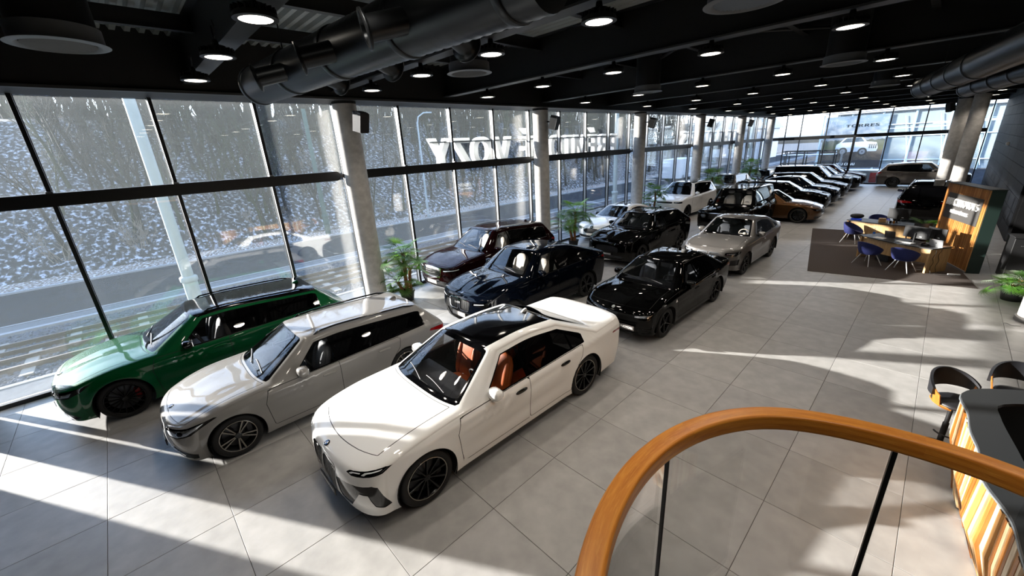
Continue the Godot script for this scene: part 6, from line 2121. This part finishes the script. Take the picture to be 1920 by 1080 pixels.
	tag(part(self, "bag", MB.new().blob(Vector3(0, 0.09, 0), Vector3(0.22, 0.09, 0.13), 2.6, 14, 8).done(), mats.black_plastic, xf_of(d2.call(-0.86, 0.815, 0.10), 0.2)), "black bag lying on the blue file on the second desk", "bag")
	tag(part(self, "tissue_box", boxm(Vector3(0.20, 0.16, 0.14), 0.01), mats.oak_pale, xf_of(d2.call(-0.02, 0.84, 0.18), 0.3)), "pale wooden box on the second desk", "box")
	for k in 3: tag(part(self, "cup", MB.new().lathe([Vector2(0, 0), Vector2(0.03, 0), Vector2(0.038, 0.09), Vector2(0.034, 0.09), Vector2(0.028, 0.01)], 16).done(), mats[["paper", "black_plastic", "oak"][k]], T(d2.call(0.14 + 0.10 * k, 0.765, 0.20).x, 0.765, d2.call(0.14 + 0.10 * k, 0.765, 0.20).z)), ["white cup beside the pale wooden box on the second desk", "black pen cup on the second desk", "brown cup at the right of the cups on the second desk"][k], "cup")
	for k in 2:
		var p: Vector3 = d1.call(1.06, 0.0, 0.28 - 0.18 * k)
		var pts := []
		for j in 12: pts.push_back(p + Vector3(0.02 * sin(j * 1.3 + k) + 0.05, 0.74 - 0.068 * j, 0.05 * sin(j * 0.7 + k * 2.0)))
		for j in 5: pts.push_back(pts[11] + Vector3(0.07 * (j + 1), -0.0 - pts[11].y + 0.022 if j == 0 else 0.0, 0.04 * sin(j * 1.5)) if j == 0 else Vector3(pts[11].x + 0.09 * (j + 1), 0.022, pts[11].z + 0.06 * sin(j * 1.7)))
		tag(part(self, "cable", MB.new().tube(pts, 0.006, 6).done(), mats.cable_black), ["black cable hanging down the right end panel of the front desk, front one", "second black cable hanging behind the first at the desk's right end"][k], "cable")
	tag(part(self, "power_strip", MB.new().box(Vector3(0, 0.02, 0), Vector3(0.28, 0.035, 0.05), 0.008).done(), mats.leg_white, xf_of(Vector3(12.55, 0.014, -16.95), 0.4)), "white power strip on the floor right of the front desk", "power strip")
	# dark bin cabinet and shapes right of the sign
	var cb := thing("cabinet", "black waist-high cabinet with a bright handle in the dark right of the sign", "cabinet", Vector3(13.72, 0, -17.6), 0.15)
	part(cb, "body", boxm(Vector3(0.6, 1.15, 0.6), 0.02), mats.black_plastic, T(0, 0.575, 0))
	part(cb, "handle", boxm(Vector3(0.26, 0.02, 0.02), 0.004), mats.satin_chrome, T(-0.02, 0.95, 0.31))
	part(cb, "lid", boxm(Vector3(0.64, 0.05, 0.64), 0.015), mats.black_plastic, T(0, 1.17, 0))
	tag(part(self, "shoe_cable", MB.new().tube([Vector3(13.28, 0.008, -13.2), Vector3(13.36, 0.008, -13.25), Vector3(13.42, 0.008, -13.15), Vector3(13.55, 0.008, -13.22)], 0.006, 6).done(), mats.leg_white), "short white cable end lying on the floor by the right column", "cable")

func desk(label: String, at: Vector3, yaw: float) -> void:
	var o := thing("desk", label, "desk", at, yaw, "reception desks")
	var poly := []
	for k in 13:
		var u := k / 12.0
		poly.push_back(Vector2(lerpf(-1.08, 1.08, u), -0.36 - 0.14 * sin(u * PI)))
	for k in 9:
		var u := k / 8.0
		poly.push_back(Vector2(lerpf(1.08, -1.08, u), 0.40 - 0.10 * sin(u * PI)))
	var m := MB.new()
	m.xf = Transform3D(Basis(Vector3.RIGHT, Vector3(0, 0, -1), Vector3(0, 1, 0)), Vector3(0, 0.735, 0))
	m.prism(poly, 0.0, 0.03)
	part(o, "desk_top", m.done(), mats.desk_top)
	for s in [-1.0, 1.0]: part(o, "end_panel", boxm(Vector3(0.06, 0.73, 0.74), 0.006), mats.oak_pale, T(s * 1.03, 0.365, 0))
	var fp := MB.new()
	fp.grid(12, 1, func(u, v): return Vector3(lerpf(-1.0, 1.0, u), lerpf(0.30, 0.73, v), 0.30 + 0.13 * sin(u * PI)), 0.025)
	part(o, "front_panel", fp.done(), mats.oak_pale)
	part(o, "drawer_unit", boxm(Vector3(0.42, 0.55, 0.5), 0.01), mats.desk_top, T(-0.35, 0.29, -0.05))

func tub_chair(label: String, at: Vector3, yaw: float) -> void:
	var o := thing("tub_chair", label, "chair", at, yaw, "blue velvet tub chairs")
	var sh := MB.new()
	sh.grid(28, 10, func(u: float, v: float) -> Vector3:
		var a := u * TAU
		var back := 0.5 - 0.5 * cos(a)   # 1 at the back
		var r := lerpf(0.16, 0.33, pow(v, 0.6))
		var h := 0.36 + v * v * (0.06 + 0.36 * pow(back, 0.8))
		return Vector3(sin(a) * r * 1.05, h, cos(a) * r * 0.98), 0.03)
	part(o, "shell", sh.done(), mats.velvet_blue)
	part(o, "seat_cushion", MB.new().blob(Vector3(0, 0.42, 0.02), Vector3(0.24, 0.055, 0.24), 2.4, 20, 8).done(), mats.velvet_blue)
	for sx in [-1, 1]:
		for sz in [-1, 1]: part(o, "leg", MB.new().tube([Vector3(sx * 0.12, 0.38, sz * 0.12), Vector3(sx * 0.27, 0.014, sz * 0.25)], [0.014, 0.009], 8).done(), mats.leg_white)

func office_chair(label: String, at: Vector3, yaw: float) -> void:
	var o := thing("office_chair", label, "chair", at, yaw)
	part(o, "seat", MB.new().blob(Vector3(0, 0.48, 0), Vector3(0.25, 0.05, 0.25), 3.0, 16, 8).done(), mats.black_plastic)
	part(o, "backrest", MB.new().grid(8, 8, func(u, v): return Vector3((u - 0.5) * 0.46, 0.55 + v * 0.58, -0.24 - 0.05 * sin(v * PI) + 0.10 * pow((u - 0.5) * 2.0, 2)), 0.03).done(), mats.black)
	part(o, "post", MB.new().tube([Vector3(0, 0.10, 0), Vector3(0, 0.46, 0)], 0.03, 10).done(), mats.black_plastic)
	for s in [-1, 1]: part(o, "armrest", MB.new().tube([Vector3(s * 0.26, 0.46, 0.0), Vector3(s * 0.29, 0.66, 0.0), Vector3(s * 0.28, 0.68, 0.12), Vector3(s * 0.28, 0.68, -0.12)], 0.018, 8).done(), mats.black_plastic)
	for k in 5:
		var a := TAU * k / 5
		var l := part(o, "base_arm", MB.new().tube([Vector3(0, 0.12, 0), Vector3(cos(a) * 0.28, 0.07, sin(a) * 0.28)], [0.025, 0.014], 8).done(), mats.black_plastic)
		part(l, "castor", MB.new().tube([Vector3(cos(a) * 0.28 - 0.02, 0.03, sin(a) * 0.28), Vector3(cos(a) * 0.28 + 0.02, 0.03, sin(a) * 0.28)], 0.029, 12).done(), mats.black)

func monitor(label: String, at: Vector3, yaw: float, w: float, h: float) -> void:
	var o := thing("monitor", label, "monitor", at + Vector3(0, 0.006, 0), yaw, "black monitors on the desks")
	part(o, "housing", MB.new().grid(10, 4, func(u, v): return Vector3((u - 0.5) * w, 0.14 + v * h, 0.03 * pow((u - 0.5) * 2.0, 2)), 0.03).done(), mats.black_plastic)
	part(o, "screen", MB.new().grid(10, 4, func(u, v): return Vector3((u - 0.5) * (w - 0.02), 0.15 + v * (h - 0.02), 0.004 + 0.03 * pow((u - 0.5) * 2.0, 2)), 0.0).done(), mats.screen_black)
	part(o, "neck", boxm(Vector3(0.05, 0.30, 0.03), 0.008), mats.black_plastic, T(0, 0.15, -0.045))
	part(o, "foot", boxm(Vector3(0.26, 0.012, 0.18), 0.004), mats.black_plastic, T(0, 0.006, -0.03))
	part(o, "rear_badge", boxm(Vector3(0.06, 0.018, 0.004), 0.001), mats.leg_white, T(-w * 0.22, 0.20, -0.034))

func laptop(label: String, at: Vector3, yaw: float, m: String) -> void:
	var o := thing("laptop", label, "laptop", at + Vector3(0, 0.005, 0), yaw)
	part(o, "base", boxm(Vector3(0.32, 0.014, 0.22), 0.004), mats[m], T(0, 0.007, 0.11))
	var lid := part(o, "lid", boxm(Vector3(0.32, 0.215, 0.008), 0.003), mats[m], Transform3D(Basis(Vector3.RIGHT, -0.25), Vector3(0, 0.118, -0.026)))
	part(lid, "screen", boxm(Vector3(0.30, 0.19, 0.002), 0.0), mats.screen_black, T(0, 0, 0.0052))
	part(lid, "lid_emblem", MB.new().blob(Vector3.ZERO, Vector3(0.016, 0.018, 0.002), 2.0, 14, 8).blob(Vector3(0.006, 0.026, 0), Vector3(0.004, 0.008, 0.0015), 2.0, 8, 6).done(), mats.panel_grey, T(0, 0, -0.0045))

# ---------------------------------------------------------------- bar counter
func build_counter() -> void:
	var wood := ["d09a55", "e6cda4", "b87a35", "ecdcc0", "a9692a"]
	for k in 5: tri_map(mat("counter_slat_%d" % k, wood[k], 0.45), mats.oak.albedo_texture, Vector3(2.5, 0.3, 2.5), false)
	mat("counter_black", "2b2d2f", 0.4)
	mat("counter_edge", "9aa0a4", 0.35, 0.6)
	var cv := Curve3D.new()
	var base := [Vector3(13.40, 0, -7.30), Vector3(13.02, 0, -7.10), Vector3(12.74, 0, -6.90), Vector3(12.58, 0, -6.68), Vector3(12.585, 0, -6.40), Vector3(12.61, 0, -6.15), Vector3(12.68, 0, -5.67), Vector3(12.745, 0, -5.11), Vector3(12.83, 0, -4.6), Vector3(12.87, 0, -4.1), Vector3(12.83, 0, -3.6), Vector3(12.90, 0, -3.1), Vector3(13.1, 0, -2.7)]
	for k in base.size():
		var d: Vector3 = (base[mini(k + 1, base.size() - 1)] - base[maxi(k - 1, 0)]) / 6.0
		cv.add_point(base[k], -d, d)
	var o := thing("bar_counter", "curved bar counter clad in uneven pale wooden slats under a black top, lower right", "counter", Vector3.ZERO)
	var ln := cv.get_baked_length()
	var s := 0.0
	var k := 0
	var path := []
	while s < ln - 0.02:
		var p := cv.sample_baked(s)
		var d := (cv.sample_baked(minf(s + 0.02, ln)) - cv.sample_baked(maxf(s - 0.02, 0))).normalized()
		var out := d.cross(Vector3.UP).normalized()
		if out.x > 0.2 or (absf(out.x) <= 0.2 and out.z > 0): out = -out
		if out.dot(p - Vector3(13.6, 0, -5.0)) < 0: out = -out
		var wob := 0.035 * sin(s * 3.1) + 0.02 * sin(s * 7.3 + 1.0)
		var th := 0.012 + 0.030 * rng.randf()
		path.push_back([p, out, wob])
		var w: float = rng.randf_range(0.034, 0.062)
		s += w * 0.5
		p = cv.sample_baked(minf(s, ln))
		var pr := [[0.02, 0.02], [0.155 + wob, 0.52 + 0.05 * sin(s * 2.2)], [0.165 + wob * 0.6, 1.055]]
		var m := MB.new()
		for q in 2:
			var a: Vector3 = p + out * (pr[q][0] + th) + Vector3(0, pr[q][1], 0)
			var b: Vector3 = p + out * (pr[q + 1][0] + th) + Vector3(0, pr[q + 1][1], 0)
			var ai: Vector3 = p + out * (pr[q][0] - 0.03) + Vector3(0, pr[q][1], 0)
			var bi: Vector3 = p + out * (pr[q + 1][0] - 0.03) + Vector3(0, pr[q + 1][1], 0)
			var hw := d * w * 0.5
			m.flat([a - hw, a + hw, b + hw, b - hw])
			m.flat([a - hw, b - hw, bi - hw, ai - hw])
			m.flat([a + hw, ai + hw, bi + hw, b + hw])
		part(o, "slat", m.done(), mats["counter_slat_%d" % (rng.randi() % 5)])
		s += w * 0.5 + 0.003
		k += 1
	var back := MB.new()
	back.grid(path.size() - 1, 2, func(u, v):
		var e: Array = path[clampi(roundi(u * (path.size() - 1)), 0, path.size() - 1)]
		var x: float = [0.0, 0.13 + e[2], 0.14 + e[2] * 0.6][roundi(v * 2)]
		var y: float = [0.0, 0.52, 1.055][roundi(v * 2)]
		return e[0] + e[1] * (x - 0.01) + Vector3(0, y, 0), 0.02)
	part(o, "carcass", back.done(), mats.counter_black)
	var outer := []
	var inner := []
	for e in path:
		var q: Vector3 = e[0] + e[1] * (0.19 + e[2] * 0.8)
		var r: Vector3 = e[0] - e[1] * 0.10
		outer.push_back(Vector2(q.x, -q.z))
		inner.push_front(Vector2(r.x, -r.z))
	var top := MB.new()
	top.xf = Transform3D(Basis(Vector3.RIGHT, Vector3(0, 0, -1), Vector3(0, 1, 0)), Vector3(0, 1.055, 0))
	top.prism(outer + inner, 0.0, 0.035)
	part(o, "counter_top", top.done(), mats.counter_black)
	var ed := []
	for q in outer: ed.push_back(Vector3(q.x, 1.055, -q.y))
	part(o, "top_edge_trim", MB.new().tube(ed, 0.009, 6).done(), mats.counter_edge)
	part(o, "work_shelf", boxm(Vector3(0.75, 0.03, 3.9), 0.004), mats.oak, T(13.45, 0.74, -5.0))
	part(o, "inner_wall", boxm(Vector3(0.04, 0.74, 3.8), 0.004), mats.oak, T(13.15, 0.37, -5.0))
	# odds and ends on the work shelf
	tag(part(self, "book", MB.new().box(Vector3(0, 0.09, 0), Vector3(0.035, 0.18, 0.13), 0.003).done(), mats.caliper_red, xf_of(Vector3(13.30, 0.757, -6.30), 0.4)), "red illustrated box standing on the shelf inside the counter", "box")
	tag(part(self, "paper_roll", MB.new().blob(Vector3(0, 0.06, 0), Vector3(0.08, 0.06, 0.06), 2.2, 14, 8).done(), mats.paper, xf_of(Vector3(13.18, 0.757, -6.38), 0.2)), "crumpled white paper on the shelf inside the counter", "paper")
	tag(part(self, "cloth", MB.new().blob(Vector3(0, 0.03, 0), Vector3(0.09, 0.03, 0.07), 2.4, 14, 8).done(), mats.pole_green, xf_of(Vector3(13.22, 0.757, -6.12), 0.2)), "green cloth lying on the shelf inside the counter", "cloth")
	tag(part(self, "plastic_tray", MB.new().box(Vector3(0, 0.04, 0), Vector3(0.26, 0.07, 0.20), 0.01).done(), mats.leg_white, xf_of(Vector3(13.32, 0.757, -5.85), 0.3)), "white plastic tray on the shelf inside the counter", "tray")
	bar_stool("black bar stool with a wooden shell left of the counter end", Vector3(12.40, 0, -7.16), 0.75)
	bar_stool("black bar stool half hidden behind the counter top at the right edge", Vector3(12.98, 0, -7.86), 0.1)

func bar_stool(label: String, at: Vector3, yaw: float) -> void:
	var o := thing("bar_stool", label, "bar stool", at, yaw, "bar stools by the counter")
	part(o, "base_disc", MB.new().lathe([Vector2(0, 0), Vector2(0.23, 0), Vector2(0.23, 0.008), Vector2(0.20, 0.02), Vector2(0.05, 0.035), Vector2(0.0, 0.035)], 32).done(), mats.black_plastic)
	part(o, "pedestal", MB.new().lathe([Vector2(0.032, 0.03), Vector2(0.032, 0.42), Vector2(0.024, 0.43), Vector2(0.024, 0.70)], 20).done(), mats.black_plastic)
	var ring := []
	for k in 15:
		var a := lerpf(-1.9, 1.9, k / 14.0)
		ring.push_back(Vector3(sin(a) * 0.15, 0.32, cos(a) * 0.15 + 0.06))
	part(o, "footrest", MB.new().tube(ring, 0.011, 8).done(), mats.black_plastic)
	part(o, "lever", MB.new().tube([Vector3(0.02, 0.68, 0), Vector3(0.20, 0.66, 0.05)], 0.007, 6).done(), mats.black_plastic)
	part(o, "seat", MB.new().blob(Vector3(0, 0.76, 0.02), Vector3(0.22, 0.05, 0.21), 2.6, 20, 10).done(), mats.leather_black)
	part(o, "seat_shell", MB.new().grid(18, 4, func(u: float, v: float) -> Vector3:
		var a := lerpf(-2.3, 2.3, u)
		return Vector3(sin(a) * lerpf(0.17, 0.23, v), lerpf(0.70, 0.755, v), -cos(a) * lerpf(0.16, 0.22, v) + 0.01), 0.012).done(), mats.oak)
	part(o, "backrest", MB.new().grid(22, 6, func(u: float, v: float) -> Vector3:
		var a := lerpf(-1.45, 1.45, u)
		var e := pow(absf(u - 0.5) * 2.0, 2.2)
		return Vector3(sin(a) * 0.27, lerpf(0.885 - 0.02 * e, 1.13 - 0.17 * e, v), -cos(a) * (0.235 + 0.03 * v) + 0.02), 0.03).done(), mats.leather_black)
	for s in [-1.0, 1.0]:
		part(o, "arm_shell", MB.new().grid(6, 5, func(u: float, v: float) -> Vector3:
			var a: float = s * lerpf(1.25, 1.75, u)
			var y0 := lerpf(0.88, 0.80, u)
			return Vector3(sin(a) * lerpf(0.235, 0.275, v), lerpf(0.735, lerpf(0.97, 0.89, u), v), -cos(a) * 0.235 + 0.02), 0.012).done(), mats.oak)

# ---------------------------------------------------------------- staircase railing
func build_railing() -> void:
	tri_map(mat("handrail_oak", "b5701c", 0.42), noise_tex(0.03, Color(0.72, 0.66, 0.58), Color(1, 1, 1), 512, 5), Vector3(1.2, 6.0, 6.0), false)
	mat("rail_post", "0a0a0b", 0.4)
	mat("stair_tread", "9a9288", 0.6)
	var glassm := glass("rail_glass", "cfdad8", 0.03)
	glassm.metallic_specular = 0.5
	var pts := [Vector3(11.75, 0, -0.05), Vector3(11.36, 0, -0.42), Vector3(11.145, 0, -0.74), Vector3(11.07, 0, -0.93), Vector3(11.028, 0, -1.08), Vector3(11.008, 0, -1.25), Vector3(11.018, 0, -1.48), Vector3(11.09, 0, -1.75), Vector3(11.27, 0, -2.03), Vector3(11.49, 0, -2.165), Vector3(11.72, 0, -2.235), Vector3(11.95, 0, -2.27), Vector3(12.15, 0, -2.255), Vector3(12.5, 0, -2.12), Vector3(12.85, 0, -1.80)]
	var cv := Curve3D.new()
	for k in pts.size():
		var d: Vector3 = (pts[mini(k + 1, pts.size() - 1)] - pts[maxi(k - 1, 0)]) / 6.0
		cv.add_point(pts[k], -d, d)
	var sm0 := []
	for k in 161: sm0.push_back(cv.sample_baked(cv.get_baked_length() * k / 160.0))
	for pass_ in 60:
		var nx := sm0.duplicate()
		for k in range(1, 160): nx[k] = (sm0[k - 1] as Vector3) * 0.25 + (sm0[k] as Vector3) * 0.5 + (sm0[k + 1] as Vector3) * 0.25
		sm0 = nx
	cv = Curve3D.new()
	for q in sm0: cv.add_point(q)
	var ln := cv.get_baked_length()
	var at := func(u: float) -> Array:
		var s := u * ln
		var p := cv.sample_baked(s)
		var d := (cv.sample_baked(minf(s + 0.03, ln)) - cv.sample_baked(maxf(s - 0.03, 0.0))).normalized()
		return [p, d.cross(Vector3.UP).normalized()]
	var o := thing("stair_railing", "curved oak handrail on bent glass panels around the stairs, foreground right", "railing", Vector3.ZERO)
	# handrail: rounded rectangle swept along the curve, in glued lengths
	var cut := [0.0, 0.46, 0.72, 1.0]
	for c in 3:
		var m := MB.new()
		m.grid(60, 24, func(u: float, v: float) -> Vector3:
			var e: Array = at.call(lerpf(cut[c], cut[c + 1], u))
			var a := v * TAU
			var x := signf(cos(a)) * pow(absf(cos(a)), 0.32) * lerpf(0.052, 0.036, lerpf(cut[c], cut[c + 1], u))
			var y := signf(sin(a)) * pow(absf(sin(a)), 0.32) * 0.043
			return (e[0] as Vector3) + (e[1] as Vector3) * x + Vector3(0, 2.857 + y, 0))
		# run the grain along the rail
		for q in m.v.size(): m.t[q] = Vector2(m.t[q].x * ln * (cut[c + 1] - cut[c]) * 0.5 + 0.37 * c, m.t[q].y * 1.0)
		part(o, "handrail", m.done(), mats.rail_oak_uv if mats.has("rail_oak_uv") else oak_uv())
	var edges := [0.0, 0.43, 0.70, 1.0]
	for c in 3:
		var a0: float = edges[c] + 0.004
		var a1: float = edges[c + 1] - 0.004
		var gm := MB.new()
		gm.grid(40, 1, func(u: float, v: float) -> Vector3:
			var e: Array = at.call(lerpf(a0, a1, u))
			return (e[0] as Vector3) + Vector3(0, lerpf(1.42, 2.83, v), 0), 0.017)
		part(o, "glass_panel", gm.done(), glassm)
		if c > 0:
			var e: Array = at.call(edges[c])
			var tng := (e[1] as Vector3).cross(Vector3.UP)
			var b := Basis(e[1], Vector3.UP, tng)
			part(o, "joint_strip", boxm(Vector3(0.022, 1.41, 0.008 if c == 1 else 0.020), 0.002), mats.rail_post, Transform3D(b, (e[0] as Vector3) + Vector3(0, 2.125, 0)))
	var sm := MB.new()
	sm.grid(60, 1, func(u: float, v: float) -> Vector3:
		var e: Array = at.call(u)
		return (e[0] as Vector3) + Vector3(0, lerpf(0.0, 1.44, v), 0) - (e[1] as Vector3) * 0.0, 0.05)
	part(o, "stringer", sm.done(), mats.dark_wall)
	# treads winding down inside the curve
	var st := thing("stairs", "winding stair treads below the camera, mirrored in the bent glass", "stairs", Vector3(12.55, 0, -0.55))
	for k in 9:
		var a := 2.7 + k * 0.36
		var y := 1.42 - k * 0.15
		var poly := []
		for j in 5:
			var b := a + 0.36 * j / 4.0
			poly.push_back(Vector2(cos(b), sin(b)) * 1.25)
		for j in 5:
			var b := a + 0.36 * (1.0 - j / 4.0)
			poly.push_back(Vector2(cos(b), sin(b)) * 0.30)
		var m := MB.new()
		m.xf = Transform3D(Basis(Vector3.RIGHT, Vector3(0, 0, -1), Vector3(0, 1, 0)), Vector3(0, y - 0.17, 0))
		m.prism(poly, 0.0, 0.17)
		part(st, "tread", m.done(), mats.stair_tread)
	part(st, "newel_core", MB.new().lathe([Vector2(0.31, 0.0), Vector2(0.31, 1.42), Vector2(0.0, 1.42)], 24).done(), mats.dark_wall)

func oak_uv() -> StandardMaterial3D:
	var im := Image.create(1024, 256, false, Image.FORMAT_RGB8)
	var n1 := FastNoiseLite.new()
	n1.frequency = 0.02
	n1.fractal_octaves = 4
	var n2 := FastNoiseLite.new()
	n2.seed = 4
	n2.frequency = 0.06
	for y in 256:
		for x in 1024:
			var g := n1.get_noise_2d(x * 0.10, y * 2.2 + 6.0 * n2.get_noise_2d(x * 0.05, y * 0.3))
			var f := n2.get_noise_2d(x * 0.25 + 300.0, y * 6.0)
			var c := Color(0.86, 0.56, 0.20).lerp(Color(0.72, 0.41, 0.11), clampf(0.45 + g * 0.9, 0, 1))
			c = c.lerp(Color(0.92, 0.68, 0.32), clampf(f * 0.9, 0, 0.5))
			im.set_pixel(x, y, c)
	var m := mat("rail_oak_uv", "ffffff", 0.38)
	m.albedo_texture = ImageTexture.create_from_image(im)
	return m
